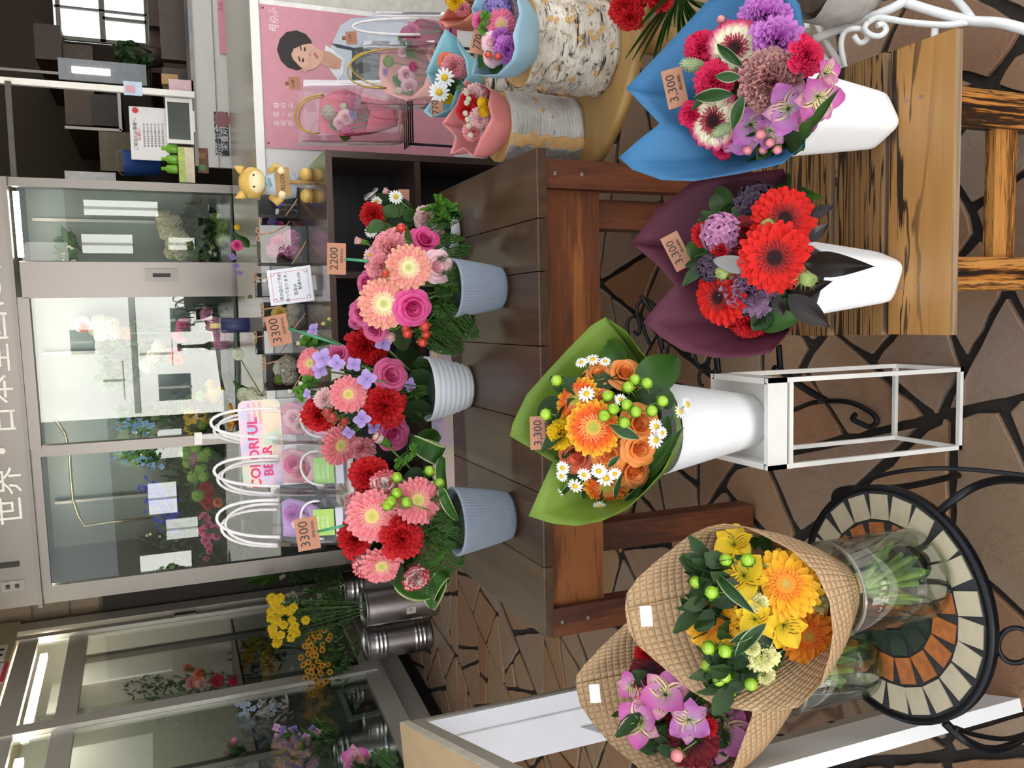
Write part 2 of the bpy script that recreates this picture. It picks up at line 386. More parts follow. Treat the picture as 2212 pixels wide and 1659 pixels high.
# lettering on the header: characters 65 px apart in the photograph
p0 = PL(20, 1060, (SC1.x, SC1.y), (cos(A7), sin(A7))); p1 = PL(-12, 640, (SC1.x, SC1.y), (cos(A7), sin(A7)))
zt = p0.z
text_chars('世界・日本全国にお届けします', .168, Matrix.Translation((M1 @ Vector((.48, -.004, 2.235)))) @ Matrix.Rotation(A7, 4, 'Z') @ Matrix.Rotation(pi/2, 4, 'X'), mat('efece6', .6), sc, 'letter', 'LEFT', .001)
# round emblem on the header
em = MB().lathe([(.115, 0), (.115, .006)], 40, 0, cap1=True).build('emblem', mat('f0b90c', .4), sc, frame(M1 @ Vector((1.985, -.002, 2.29)), (cos(A7), sin(A7), 0), (0, 0, 1)))
MB().lathe([(.078, .0062), (.078, .0075)], 40, 0, cap1=True).build('emblem_centre', mat('1b1c22', .4), em, WM[em.name])
for i, ch in enumerate('JFTD'):
    a = radians(-141+i*34); text(ch, .05, WM[em.name] @ Matrix.Translation((.097*cos(a), .097*sin(a), .0065)) @ Matrix.Rotation(a+pi/2, 4, 'Z'), mat('1b1c22', .4), em, 'letter')

# ---- left showcase, front plane facing right ; local x runs towards the camera, y to the left (inside)
A2 = atan2(-.99, -.13); SC2 = Vector((-2.018, 6.33, 0)); M2 = rotM(SC2, A2)
# in this frame +y points to world (+.99,-.13) i.e. to the shop, so the inside is -y
s2 = thing('tall_showcase', 'tall steel flower refrigerator with glass doors along the left wall', 'refrigerator', SC2, rz=A2)
def b2(nm, a, b, m, par=s2): return MB().box(a, b, 0, M2).build(nm, m, par)
M_STEEL2 = steel('bright_steel', 'c4c0bb', .45); M_STEEL2.node_tree.nodes['Principled BSDF'].inputs['Metallic'].default_value = .5
b2('base_panel', (-.1, -.7, .10), (3.2, -.06, .27), M_STEEL2); b2('plinth', (-.1, -.7, 0), (3.2, -.12, .10), M_BLACK)
b2('sill', (-.1, -.05, .255), (3.2, .012, .29), M_STEEL2)
b2('roof_panel', (-.1, -.7, 2.40), (3.2, .02, 2.75), M_CREAM)
b2('back_panel', (-.1, -.72, .1), (3.2, -.68, 2.4), mat('a0a49f', .4, var=.1))
b2('side_panel', (-.1, -.7, .27), (-.06, .0, 2.4), M_STEEL2)
for x0, x1, y in ((-.06, .05, 0), (.10, .15, -.01), (1.20, 1.285, 0), (2.45, 2.52, 0)): b2('door_post', (x0, -.03+y, .29), (x1, .015+y, 2.40), M_STEEL2)
for x0, x1, d in ((.15, 1.20, -.012), (1.285, 2.45, 0.0)):
    b2('door_rail', (x0, -.03+d, .29), (x1, .005+d, .37), M_STEEL2); b2('door_rail', (x0, -.03+d, 2.27), (x1, .005+d, 2.38), M_STEEL2)
    b2('door_rail', (x0, -.05+d, 1.98), (x1, -.01+d, 2.09), M_STEEL2)
    b2('glass_pane', (x0, -.016+d, .37), (x1, -.011+d, 2.27), M_FGLASS)
h = b2('door_handle', (.105, -.012, 1.30), (.145, .016, 1.44), M_STEELD)
b2('inner_post', (.33, -.12, .37), (.37, -.08, 2.0), M_STEELD); b2('inner_post', (1.72, -.12, .37), (1.76, -.08, 2.0), M_STEELD)
for z in (.30, 1.05): b2('shelf', (.0, -.66, z), (3.1, -.14, z+.015), M_STEELD)
b2('strip_light', (1.35, -.12, 2.22), (2.4, -.09, 2.26), mat('fff4dd', .5, emit=45)); b2('strip_light', (.2, -.12, 2.22), (1.15, -.09, 2.26), mat('fff4dd', .5, emit=45))  # tubes added to brighten the upper part of the interior

# ---- tiled wall in the corner between the showcases
cw = struct(MB().box((-2.6, 6.55, 0), (-1.2, 6.62, 2.75), 0).build('wall_corner', mat('8f8373', .7)))
for k, (x0, x1) in enumerate(((-2.02, -1.83), (-1.82, -1.63), (-1.62, -1.3))):
    for z0, z1 in ((1.93, 2.11), (2.12, 2.34), (2.35, 2.6)):
        MB().box((x0, 6.53, z0), (x1-.006, 6.552, z1-.006)).build('tile', mat('a48f76', .45, var=.06), cw)
struct(MB().box((-2.05, 6.44, 0), (-1.25, 6.50, 1.90)).build('trim_1', mat('35312c', .7)))
# restroom sign plate and notice on the cream band above the left showcase
sg = thing('restroom_sign', 'small white restroom sign with two black figures above the left showcase', 'sign', P(12, 1393, Y=6.0))
Ms = frame(M2 @ Vector((.34, .024, 2.49)), M2.to_3x3() @ Vector((1, 0, 0)), (0, 0, 1))
Ms = Ms @ Matrix.Rotation(pi, 4, 'Y') if (Ms.to_3x3() @ Vector((0, 0, 1))).dot(Vector((1, 0, 0))) < 0 else Ms
def plate(nm, w, h, m, par, M, t=.006): return MB().box((-w/2, -h/2, 0), (w/2, h/2, t), 0, None).build(nm, m, par, M)
plate('sign_plate', .20, .13, mat('f2efe8', .4), sg, Ms)
for k in (-1, 1):
    q = MB(); q.ball((k*.035, .038, .008), .013, 8, sq=.4); q.prism([(k*.035-.02, .022), (k*.035+.02, .022), (k*.035+.012+.012*k, -.02), (k*.035-.012+.012*k, -.02)], .0065, .009); q.box((k*.035-.011, -.05, .0065), (k*.035+.011, -.015, .009))
    q.build('figure', M_BLACK, sg, Ms)
sg2 = thing('notice_sticker', 'white notice with a red stripe stuck beside the restroom sign', 'sign', P(12, 1440, Y=5.6))
Mn = Ms @ Matrix.Translation((.26, .0, 0)) if (Ms.to_3x3() @ Vector((1, 0, 0))).y < 0 else Ms @ Matrix.Translation((-.26, 0, 0))
plate('paper', .24, .20, mat('f3f1ec', .5), sg2, Mn, .004)
MB().box((-.12, -.1, .0042), (.12, -.075, .005)).build('stripe', mat('d8485a', .5), sg2, Mn)
text('防犯カメラ', .035, Mn @ Matrix.Translation((0, .03, .0045)), M_BLACK, sg2); text('作動中', .04, Mn @ Matrix.Translation((0, -.03, .0045)), M_BLACK, sg2)
# ================================================================ FURNITURE
def spline(pts, n=6):
    pts = [Vector(p) for p in pts]; out = []
    for i in range(len(pts)-1):
        a, b = pts[i], pts[i+1]; p0 = pts[i-1] if i else a*2-b; p3 = pts[i+2] if i+2 < len(pts) else b*2-a
        for k in range(n):
            t = k/n; out.append(.5*((2*a)+(b-p0)*t+(2*p0-5*a+4*b-p3)*t*t+(3*a-p0-3*b+p3)*t**3))
    return out+[pts[-1]]
def onY(pts, Y): return [P(x, y, Y=Y) for x, y in pts]
M_STAIN = wood('stained_plank', [(.3, '34221a'), (.5, '46301f'), (.62, '54402c'), (.75, '66523a')], 'Y', 5, 12, .36)
M_APRON = wood('stained_board', [(.3, '43220f'), (.45, '653518'), (.52, '8a5227'), (.6, '8f5527'), (.64, '562b15'), (.75, '7a4520')], 'X', 4, 12, .4, .12, 1.6)
M_LEGW = wood('stained_leg', [(.3, '2c150d'), (.48, '4a2414'), (.58, '6d3a1e'), (.65, '3a1b10'), (.78, '5b3019')], 'Z', 5, 16, .42, .12, 1.4)
def burnt(name, c0, c1, y0, y1, dens):
    t = NT(name); t.set(.42); oi = t.add('ShaderNodeObjectInfo'); v = t.coord(scale=(1, 18, 18)); va = t.add('ShaderNodeVectorMath', operation='ADD'); cm = t.add('ShaderNodeCombineXYZ')
    rr = t.math('MULTIPLY', oi.outputs['Random'], 31.0); [t.link(rr, cm.inputs[i]) for i in range(3)]; t.link(v, va.inputs[0]); t.link(cm.outputs[0], va.inputs[1])
    f = t.noise(va.outputs[0], .55, 4, .55, 1.5); g = t.noise(va.outputs[0], 2.2, 4, .6, .4)
    col = t.mix(g, c0, c1); sx = t.add('ShaderNodeSeparateXYZ'); t.link(t.coord(), sx.inputs[0])
    band = t.math('SINE', t.math('MULTIPLY', f, dens)); gate = t.ramp(t.math('DIVIDE', t.math('SUBTRACT', sx.outputs[1], y0), y1-y0), [(.25, '333333'), (.75, 'ffffff')])
    col = t.mix(t.math('MULTIPLY', t.ramp(band, [(.45, '000000'), (.85, 'ffffff')]), gate), col, '24170e')
    t.base(col); t.bump(t.math('SUBTRACT', g, t.math('MULTIPLY', band, .3)), .25, .001); return t.m
M_BURN = burnt('burnt_front_plank', '94642f', 'b98a50', .968, 1.092, 60); M_BURN2 = burnt('burnt_back_plank', '7d5730', '9c7648', .8, .9, 95)
M_BURNX = wood('burnt_rail', [(.36, '1d120d'), (.41, 'b06f2f'), (.44, '3a2212'), (.47, 'b87c3c'), (.52, 'c58a48'), (.55, '2a1910'), (.58, 'b87a3a'), (.63, '3a2112'), (.68, 'b87a3a')], 'X', 7, 22, .4, .2, .6)
M_BURNZ = wood('burnt_leg', [(.36, '1d120d'), (.43, '3a2212'), (.47, 'b06f2f'), (.53, 'c58a48'), (.57, '3a2112'), (.61, 'b87a3a'), (.7, '2a1910')], 'Z', 7, 14, .4, .2, 2.6)
M_PLY = wood('ply_edge', [(.35, '4b3323'), (.5, 'a58a6c'), (.65, '5a3f2c')], 'X', 40, 60, .6, .2, .3)
M_PALE = wood('pale_round_wood', [(.3, '8f6d3c'), (.5, 'a07c48'), (.7, 'ad8852')], 'X', 4, 10, .45, .05)
M_OAK = wood('oak_board', [(.3, 'a78a66'), (.5, 'b99b76'), (.7, 'c6ab88')], 'Y', 5, 12, .5, .05)
M_IRON = mat('1a1b1f', .38, m=.6, var=.2); M_WIRON = mat('e9e8e6', .4, var=.05, sc=30)
M_CUBBY = mat('33241f', .35, var=.1, sc=12); M_PAINT = mat('ece9e4', .5, var=.04)
M_SCREW = mat('8f8478', .35, m=.9)

# ---- stained plank table behind the bouquets
bt = thing('plank_table', 'dark stained wooden table of wide planks carrying the potted arrangements', 'table', (-.19, 2.1, 0))
xs = [P(1168, y, Y=1.75).x for y in (1380, 1228, 1068, 915, 748, 586, 471, 318)]
for k in range(7):
    m = MB(); x0, x1 = xs[k]+.0012, xs[k+1]-.0012; y0, y1 = 1.75+ru(-.001, .001), 2.455
    hw = (x1-x0)/2; q_ = [(y0-2.1, -.012), (y0-2.1, .0085), (y0-2.0975, .011), (y1-2.1, .011), (y1-2.1, -.012)]; L_ = [m.vert((-hw, a, b)) for a, b in q_]; R_ = [m.vert((hw, a, b)) for a, b in q_]
    m.face(L_, 0, False); m.face(R_[::-1], 0, False)
    for i in range(5): m.face((L_[i], R_[i], R_[(i+1) % 5], L_[(i+1) % 5]), 0, False)
    m.build('plank', M_STAIN, bt, Matrix.Translation(((x0+x1)/2, 2.1, .641)))
def screw(p, par):
    M = frame(p, (1, 0, 0), (0, 0, 1)); q = MB().lathe([(.0055, 0), (.0055, .0015), (.003, .0022)], 12, 0, cap1=True).build('screw', M_SCREW, par, M)
    return q
MB().box((-.69, 1.775, .482), (.285, 1.80, .629)).build('apron', M_APRON, bt)
MB().box((-.73, 2.40, .482), (.345, 2.43, .629)).build('apron', M_APRON, bt)
for (x0, x1) in ((-.757, -.688), (.286, .35)):
    l = MB().box((x0, 1.755, 0), (x1, 1.80, .629)).build('leg', M_LEGW, bt)
    for z in (.603, .535): screw(((x0+x1)/2, 1.7545, z), l)
    MB().box((x0, 2.40, 0), (x1, 2.45, .629)).build('leg', M_LEGW, bt)
def slant(nm, a, b, w, d, m, par):
    """squared post from a to b"""
    a, b = Vector(a), Vector(b); q = MB()
    for s in ((-1, -1), (1, -1), (1, 1), (-1, 1)): pass
    pa = [q.vert(a+Vector((sx*w/2, sy*d/2, 0))) for sx, sy in ((-1, -1), (1, -1), (1, 1), (-1, 1))]
    pb = [q.vert(b+Vector((sx*w/2, sy*d/2, 0))) for sx, sy in ((-1, -1), (1, -1), (1, 1), (-1, 1))]
    q.face(pa, 0, False); q.face(pb[::-1], 0, False)
    for i in range(4): j = (i+1) % 4; q.face((pa[j], pa[i], pb[i], pb[j]), 0, False)
    return q.build(nm, m, par)
for xa, xb in ((-.55, -.555), (.235, .24)):
    l = slant('leg', (xa, 1.835, .012), (xb, 1.86, .629), .07, .06, M_LEGW, bt)
    MB().lathe([(.02, 0), (.018, .012)], 14, 0, Matrix.Translation((xa, 1.835, 0))).build('foot_pad', M_BLACK, l)
MB().box((-.70, 2.08, .33), (.30, 2.11, .40)).build('stretcher', M_LEGW, bt)

# ---- burnt plank bench in front
bb = thing('plank_bench', 'low slatted bench of burnt grain planks under the blue and maroon bouquets', 'bench', (.2, 1.2, 0))
for k, (y0, y1, a, b) in enumerate(((.968, 1.092, -.045, .425), (1.106, 1.212, -.047, .428), (1.232, 1.33, -.05, .43), (1.345, 1.45, -.05, .43))):
    pk = MB().box((a, y0, .284), (b, y1, .300)).build('plank', M_BURN if k == 0 else M_BURN2, bb)
    MB().box((a+.001, y0-.0007, .2845), (b-.001, y0, .2985)).build('ply_edge', M_PLY, pk)
    if k == 0:
        for xx in (.03, .335):
            for yy in (1.03, 1.06): MB().box((xx, yy-.003, .2995), (xx+.004, yy+.004, .3006)).build('nail', M_SCREW, pk)
for (x0, x1) in ((.025, .079), (.289, .345)):
    for y0 in (.985, 1.40): MB().box((x0, y0, 0), (x1, y0+.035, .284)).build('leg', M_BURNZ, bb)
MB().box((.079, 1.0, .115), (.289, 1.02, .165)).build('stretcher', M_BURNX, bb)

# ---- white wire plant stand with tray
ws = thing('plant_stand', 'white painted slender metal stand with a tray, holding the orange bouquet', 'plant stand', (-.2, 1.27, 0))
q = MB(); X0, X1, Y0, Y1 = -.277, -.123, 1.19, 1.348; r = .0042
def bar(a, b, nm='rail'): return MB().box(tuple(min(a[i], b[i])-r for i in range(3)), tuple(max(a[i], b[i])+r for i in range(3))).build(nm, M_PAINT, ws)
for x in (X0, X1):
    for y in (Y0, Y1): bar((x, y, r), (x, y, .47), 'leg')
for x in (X0, X1): bar((x, Y0, r), (x, Y1, r))
for y in (Y0, Y1): bar((X0, y, r), (X1, y, r))
MB().box((X0, Y0, .432), (X1, Y1, .437)).build('tray_floor', M_PAINT, ws)
for a, b in (((X0-r, Y0-r, .432), (X1+r, Y0+.006, .474)), ((X0-r, Y1-.006, .432), (X1+r, Y1+r, .474)), ((X0-r, Y0, .432), (X0+.006, Y1, .474)), ((X1-.006, Y0, .432), (X1+r, Y1, .474))):
    MB().box(a, b).build('tray_side', M_PAINT, ws)
bar((X0, Y0-.002, .424), (X1, Y0-.002, .424))

# ---- round mosaic table
TZ = .355; TC = Vector((-.486, 1.03, 0)); TR = .185
mt = thing('mosaic_table', 'small round black iron table with a ring mosaic top, under the glass vases', 'side table', TC)
MB().lathe([(TR, TZ-.010), (TR, TZ-.002), (TR-.002, TZ-.001)], 64, 0, Matrix.Translation(TC), cap1=True).build('top', mat('2c2c2d', .9, var=.3, sc=90, bump=.4), mt)
MB().lathe([(TR, TZ-.014), (TR+.008, TZ-.014), (TR+.009, TZ+.002), (TR, TZ+.003), (TR, TZ-.014)], 64, 0, Matrix.Translation(TC), cap0=False).build('rim', M_IRON, mt)
M_TCRM = mat('b8aa91', .4, var=.08, sc=60); M_TTER = mat('a9622f', .5, var=.25, sc=70); M_TGRN = mat('2f3a33', .3, var=.5, sc=40)
def tiles(n, r0, r1, w, m, ph=0):
    q = MB(); wi = w*.92
    q.prism([(-w/2, r0), (w/2, r0), (w/2, r1), (-w/2, r1)], 0, .0035); me = q.mesh('tile', m)
    for k in range(n): put('tile', me, mt, Matrix.Translation(TC+Vector((0, 0, TZ-.002))) @ Matrix.Rotation(2*pi*k/n+ph+ru(-.02, .02), 4, 'Z'))
tiles(22, .136, .178, .0365, M_TCRM); tiles(17, .090, .131, .0305, M_TTER, .1); tiles(11, .046, .086, .033, M_TGRN, .2)
MB().lathe([(.042, 0), (.042, .0035)], 36, 0, Matrix.Translation(TC+Vector((0, 0, TZ-.002))), cap1=True).build('centre_tile', M_TTER, mt)
def zt(nm, pts, r): MB().tube(spline([P(x, y, z=z) for x, y, z in pts], 8), r, 8).build(nm, M_IRON, mt)
zt('leg', [(2026, 1108, .346), (2070, 1072, .335), (2125, 1044, .29), (2190, 1036, .22), (2270, 1050, .1), (2330, 1090, .0075)], .0068)
zt('leg', [(2040, 1560, .346), (2080, 1596, .33), (2130, 1618, .28), (2180, 1612, .22), (2235, 1575, .1), (2300, 1540, .0075)], .0068)
zt('brace', [(1842, 1056, .343), (1900, 1028, .28), (1990, 1013, .2), (2090, 1014, .14), (2230, 1028, .07)], .004); zt('brace', [(2062, 1572, .343), (2110, 1588, .29), (2170, 1596, .23), (2222, 1584, .16)], .004)
for sx_ in (-1, 1):
    d = Vector((sx_*.7, .71, 0)); MB().tube(spline([TC+d*.186+Vector((0, 0, TZ-.01)), TC+d*.22+Vector((0, 0, TZ-.05)), TC+d*.21+Vector((0, 0, .17)), TC+d*.22+Vector((0, 0, .0075))], 8), .0068, 8).build('leg', M_IRON, mt)
wR = (P(2155, 1394, z=.335)-CC).dot(CF)
MB().tube([P(2194+38*cos(t), 1394+38*sin(t), w=wR) for t in [i*2*pi/24 for i in range(25)]], .004, 6).build('ring', M_IRON, mt)

# ---- black iron stand behind the orange bouquet
bi = thing('iron_stand', 'black wrought iron stand with scrolls and curled foot behind the orange bouquet', 'plant stand', P(1640, 800, z=0))
def rod(pts, Y, r=.004, nm='scroll', n=6):
    return MB().tube(spline([P(p[0], p[1], Y=(p[2] if len(p) > 2 else Y)) for p in pts], n), r, 6).build(nm, M_IRON, bi)
rod([(1418, 664), (1398, 648), (1380, 655), (1376, 680), (1386, 696), (1394, 720), (1406, 748)], 1.62)
rod([(1369, 716), (1379, 722), (1382, 704), (1374, 684), (1360, 688), (1355, 708), (1360, 735), (1376, 760)], 1.62)
rod([(1500, 766), (1506, 785), (1516, 790), (1527, 780), (1533, 766)], 1.56); rod([(1536, 815), (1530, 796), (1518, 796), (1510, 812), (1512, 828), (1518, 834)], 1.56)
rod([(1385, 640), (1420, 690), (1450, 740)], 1.6, .005); rod([(1424, 715), (1430, 755)], 1.58, .006); rod([(1446, 740), (1440, 765), (1428, 800)], 1.58)
for a, b in (((1548, 770), (1552, 805)), ((1682, 745), (1686, 800)), ((1460, 832), (1476, 836))): rod([a, b], 1.56, .007, 'bar')
MB().tube(spline([P(1540, 800, Y=1.55), P(1600, 850, Y=1.5), P(1690, 888, Y=1.44), P(1760, 869, z=.035), P(1830, 868, z=.02), P(1880, 890, z=.012), P(1894, 910, z=.01), P(1880, 922, z=.012), P(1860, 915, z=.02), P(1842, 905, z=.03), P(1848, 895, z=.035)], 8), .006, 8).build('leg', M_IRON, bi)
rod([(1540, 815), (1575, 838)], 1.54, .006, 'bar'); rod([(1672, 795), (1700, 810), (1740, 840), (1785, 866)], 1.44, .008, 'leg')

# ---- open display unit at the left edge, its side facing right
U0 = Vector((-.735, 1.05, 0)); ud = (Vector((-1.055, 2.092, 0))-U0); UL = ud.length; ud.normalize(); un = Vector((-ud.y, ud.x, 0))
MU = Matrix(((ud.x, un.x, 0, U0.x), (ud.y, un.y, 0, U0.y), (0, 0, 1, 0), (0, 0, 0, 1)))
un_ = thing('display_unit', 'open white display unit with an oak veneered top at the left edge', 'shelf', U0)
M_BEIGE = mat('a39a8c', .5, var=.04)
def ub(nm, a, b, m, par=None): return MB().box(a, b, 0, MU).build(nm, m, par or un_)
tp = ub('top', (0, .0, .915), (UL, .42, .918), M_OAK); ub('edge_band', (-.002, -.002, .894), (UL+.002, .004, .9165), mat('d5cdbd', .5), tp)
ub('top_board', (0, 0, .86), (UL, .42, .9145), M_BEIGE)
ub('far_panel', (UL-.032, 0, 0), (UL, .06, .86), M_BEIGE); ub('far_lining', (UL-.045, .004, 0), (UL-.032, .15, .86), mat('dfe0e8', .4, var=.02)); ub('lining_seam', (UL-.047, .05, 0), (UL-.045, .054, .86), mat('b9b6b8', .5))
ub('near_panel', (0, -.004, 0), (.115, .02, .86), mat('f3f3f3', .35, var=.01)); ub('rear_post', (0, .38, 0), (.04, .42, .86), M_BEIGE)
ub('rail', (.115, .0, 0), (.165, .012, .86), M_BEIGE)
gl = ub('clear_panel', (.165, .004, .0), (.62, .007, .62), glass('acrylic_sheet', .05))
for z in (.18, .30, .42): ub('clip', (.158, -.001, z), (.168, .008, z+.012), M_BLACK, gl)

# ---- round pale wood table under the birch logs
LZ = .43; LC = Vector((.757, 2.085, 0))
rt = thing('round_table', 'round pale wood table carrying the birch log stumps', 'table', LC)
MB().lathe([(.05, LZ-.035), (.40, LZ-.035), (.425, LZ-.025), (.428, LZ-.008), (.42, LZ)], 72, 0, Matrix.Translation(LC), cap1=True).build('tabletop', M_PALE, rt)
MB().lathe([(.19, 0), (.19, .02), (.05, .035), (.04, .06), (.04, LZ-.06), (.12, LZ-.034)], 40, 0, Matrix.Translation(LC)).build('pedestal', M_PALE, rt)

def birch(smooth):
    t = NT('smooth_birch_bark' if smooth else 'flaking_birch_bark'); t.set(.7, 0, .25)
    dash = t.noise(t.coord(scale=(16, 16, 150) if smooth else (7, 7, 70)), 1.6, 3, .6, .3); p = t.noise(t.coord(scale=(9, 9, 14)), 1.6, 6, .75, .8); d2 = t.noise(t.coord(scale=(22, 22, 40)), 1.5, 5, .75, .5)
    col = t.ramp(t.noise(t.coord(scale=(6, 6, 9)), 1.2, 4), [(.35, '9a948c' if smooth else 'b0a596'), (.5, 'bdb9b4' if smooth else 'cfc6b8'), (.68, 'd2cfcb' if smooth else 'ddd5c8')])
    if not smooth:
        col = t.mix(t.ramp(p, [(.52, '000000'), (.62, 'cccccc')]), col, '8f7047'); col = t.mix(t.ramp(d2, [(.54, '000000'), (.64, 'ffffff')]), col, '4a3d2f')
    else: col = t.mix(t.ramp(p, [(.66, '000000'), (.70, 'ffffff')]), col, 'b08d62')
    col = t.mix(t.ramp(dash, [(.27 if smooth else .32, 'ffffff'), (.33 if smooth else .38, '000000')]), col, '3a322a')
    t.base(col); t.bump(t.math('ADD', dash, t.math('MULTIPLY', t.math('ADD', p, d2), .1 if smooth else .8)), .7, .005); return t.m
M_BIRCH = birch(False); M_BIRCHS = birch(True); M_CUT = mat('c39a63', .7, var=.2, sc=40); M_GREYB = mat('8e8a84', .8, var=.35, sc=35, bump=.6)
def log(px, py, r, h, label, seed, split=False):
    c = P(px, py, z=LZ)+Vector((0, r*.9, 0)); rs = random.Random(seed); ph = [rs.uniform(0, 6.28) for _ in range(5)]
    o = thing('birch_log', label, 'log', c, 'birch log stumps')
    rm = lambda a, z: 1+.03*sin(2*a+ph[0])+.02*sin(5*a+ph[1]+z*20)+.012*sin(11*a+ph[2]+z*40)+.02*noise.noise((cos(a)*3, sin(a)*3, z*30+seed))
    M = Matrix.Translation(c)
    MB().lathe([(r, .001)]+[(r*(1+.015*sin(k*2+ph[3])), h*k/14) for k in range(1, 14)]+[(r*.99, h)], 48, 0, M, rm).build('bark', M_BIRCHS if split else M_BIRCH, o)
    MB().lathe([(r*.97, h-.006), (r*.965, h+.001)], 40, 0, M, lambda a, z: rm(a, h), cap0=False, cap1=True).build('cut_face', M_CUT, o)
    for k in range(34 if seed == 1 else 4):
        a = rs.uniform(pi, 2*pi); z = rs.uniform(.02, h-.02); d = Vector((cos(a), sin(a), 0))
        F = frame(c+d*(r*rm(a, z)+.0005)+Vector((0, 0, z)), Vector((-d.y, d.x, rs.uniform(-.6, .6))), None, d) if False else frame(c+d*(r*rm(a, z)+.0008)+Vector((0, 0, z)), Vector((-d.y, d.x, 0)), (0, 0, 1)) @ Matrix.Rotation(rs.uniform(-1, 1), 4, 'Z')
        s = rs.uniform(.005, .012); MB().prism([(-s, -s*.3), (s*.8, -s*.5), (s, s*.3), (-s*.2, s*.6)], -.004, .002).build('bark_flake', M_CUT, o, F)
    if split:                                    # strip where the bark has come away, and the grey lichen side
        for a0, a1, m, rr in ((radians(232), radians(250), M_CUT, 1.012), (radians(160), radians(230), M_GREYB, 1.03)):
            rows = []
            for k in range(13):
                z = h*k/12; rows.append([(c+Vector((cos(a)*r*rm(a, z)*rr, sin(a)*r*rm(a, z)*rr, z)), 0., 0.) for a in [a0+(a1-a0)*j/8+.05*sin(k*2.3)*(j in (0, 8)) for j in range(9)]])
            q = MB(); q.grid(rows); q.build('bare_strip' if m is M_CUT else 'lichen_bark', m, o)
    return o, c+Vector((0, 0, h))
LOG1 = log(1338, 78, .108, .21, 'thick flaking birch log stump under the light blue bouquet', 1)
LOG2 = log(1260, 272, .090, .20, 'short birch log stump with grey lichen, under the pink bouquet', 2, True)
LOG3 = log(1200, 185, .085, .20, 'birch log stump half hidden behind the two front logs', 3)

# ---- white wrought iron plant stand at the right edge
wi = thing('white_iron_stand', 'white wrought iron stand with scrolls and rust spots, beside the blue bouquet', 'plant stand', P(2050, -120, z=0))
def wrod(pts, r=.0075, nm='scroll', n=6): return MB().tube(spline([P(p[0], p[1], w=p[2]+.09) for p in pts], n), r, 8).build(nm, M_WIRON, wi)
wrod([(1760, 85, 1.55), (1850, 48, 1.5), (1945, 8, 1.45), (1960, -30, 1.45)], .0085, 'frame_bar', 4)
wrod([(1945, 2, 1.46), (2020, 26, 1.42), (2095, 45, 1.38), (2160, 50, 1.34), (2230, 68, 1.3)], .009, 'leg')
wrod([(2098, 40, 1.38), (2080, 15, 1.42), (2040, -25, 1.5)], .0075, 'brace'); wrod([(1876, 47, 1.47), (1900, 38, 1.46), (1960, 48, 1.43), (2040, 54, 1.40), (2092, 48, 1.38)], .006, 'brace')
wrod([(1894, 55, 1.46), (1908, 52, 1.46), (1914, 66, 1.46), (1900, 78, 1.46), (1880, 75, 1.46), (1868, 62, 1.47), (1874, 48, 1.47)], .0055)
wrod([(1844, 77, 1.48), (1856, 92, 1.48), (1870, 88, 1.48), (1873, 76, 1.48), (1862, 64, 1.48), (1842, 62, 1.48), (1824, 70, 1.49), (1817, 95, 1.5), (1822, 130, 1.51), (1826, 148, 1.52)], .0055)
wrod([(1740, 20, 1.62), (1745, 65, 1.6)], .006, 'bar'); wrod([(1755, 30, 1.6), (1785, 90, 1.56), (1822, 148, 1.52)], .006, 'bar'); wrod([(1875, 0, 1.6), (1800, 40, 1.58), (1770, 75, 1.58)], .005, 'bar')
wrod([(1775, 120, 1.57), (1800, 142, 1.55), (1850, 151, 1.53), (1960, 145, 1.52), (2010, 120, 1.52), (2020, 60, 1.55)], .007, 'hoop')
# ---- plastic covered pot on it
pc = thing('wrapped_pot', 'clear plastic wrapped pot of dark soil on the white iron stand', 'pot', P(1800, -10, w=1.56))
c = P(1795, -30, w=1.56)
MB().lathe([(.045, -.09), (.062, -.05), (.068, 0), (.066, .05)], 28, 0, Matrix.Translation(c), lambda a, z: 1+.04*sin(7*a+z*60)).build('plastic_sleeve', mat('b9b4ad', .25, var=.2), pc)
MB().lathe([(.055, .02), (.05, .04)], 24, 0, Matrix.Translation(c), cap1=True).build('soil', mat('4a3b2e', .9, var=.4), pc)

# ---- dark cube shelf behind the table
CZ, CY = .918, 2.83; CX0, CX1 = -.64, .552
cs = thing('cube_shelf', 'dark brown cube shelf with glossy top behind the plank table', 'shelf', (0, 3.0, 0))
M_CTOP = mat('4b3931', .12, var=.05, sc=12, spec=.8)
MB().box((CX0, CY, CZ-.022), (CX1, CY+.90, CZ)).build('top_board', M_CTOP, cs); MB().box((CX0, CY-.0006, CZ-.0215), (CX1, CY, CZ-.001)).build('edge_band', mat('4a352d', .5), cs)
for x in (CX1-.022, .135, -.255, CX0): MB().box((x, CY+.001, .0), (x+.022, CY+.89, CZ-.022)).build('upright', M_CUBBY, cs)
for z in (.595, .30, .02):
    MB().box((CX0+.022, CY+.004, z), (CX1-.022, CY+.355, z+.02)).build('board', M_CUBBY, cs)
MB().box((CX0, CY+.355, 0), (CX1, CY+.365, CZ-.022)).build('back_panel', mat('1d1a1f', .3), cs)

# ---- white counter with glossy top
KZ = 1.032; KY = 3.76
kc = thing('counter', 'long white service counter with a glossy pale top behind the shelf', 'counter', (.6, 3.9, 0))
t = NT('glossy_counter_top'); t.set(.16, 0, .6)
t.base(t.ramp(t.noise(t.coord(scale=(2, 60, 1)), 3, 3), [(.3, '8d8673'), (.7, 'a9a38f')])); M_KTOP = t.m
MB().box((-.75, KY, KZ-.035), (2.6, 4.93, KZ)).build('top', M_KTOP, kc)
MB().box((-.75, KY-.006, KZ-.036), (2.6, KY, KZ-.001)).build('edge_strip', mat('f0efec', .4, var=.02), kc)
MB().box((-.72, KY+.012, 0), (1.30, KY+.05, KZ-.035)).build('front_panel', mat('d9d8d6', .5, var=.02), kc); MB().box((1.31, KY+.08, 0), (2.6, KY+.12, KZ-.035)).build('front_panel', mat('cfcbc2', .5), kc)
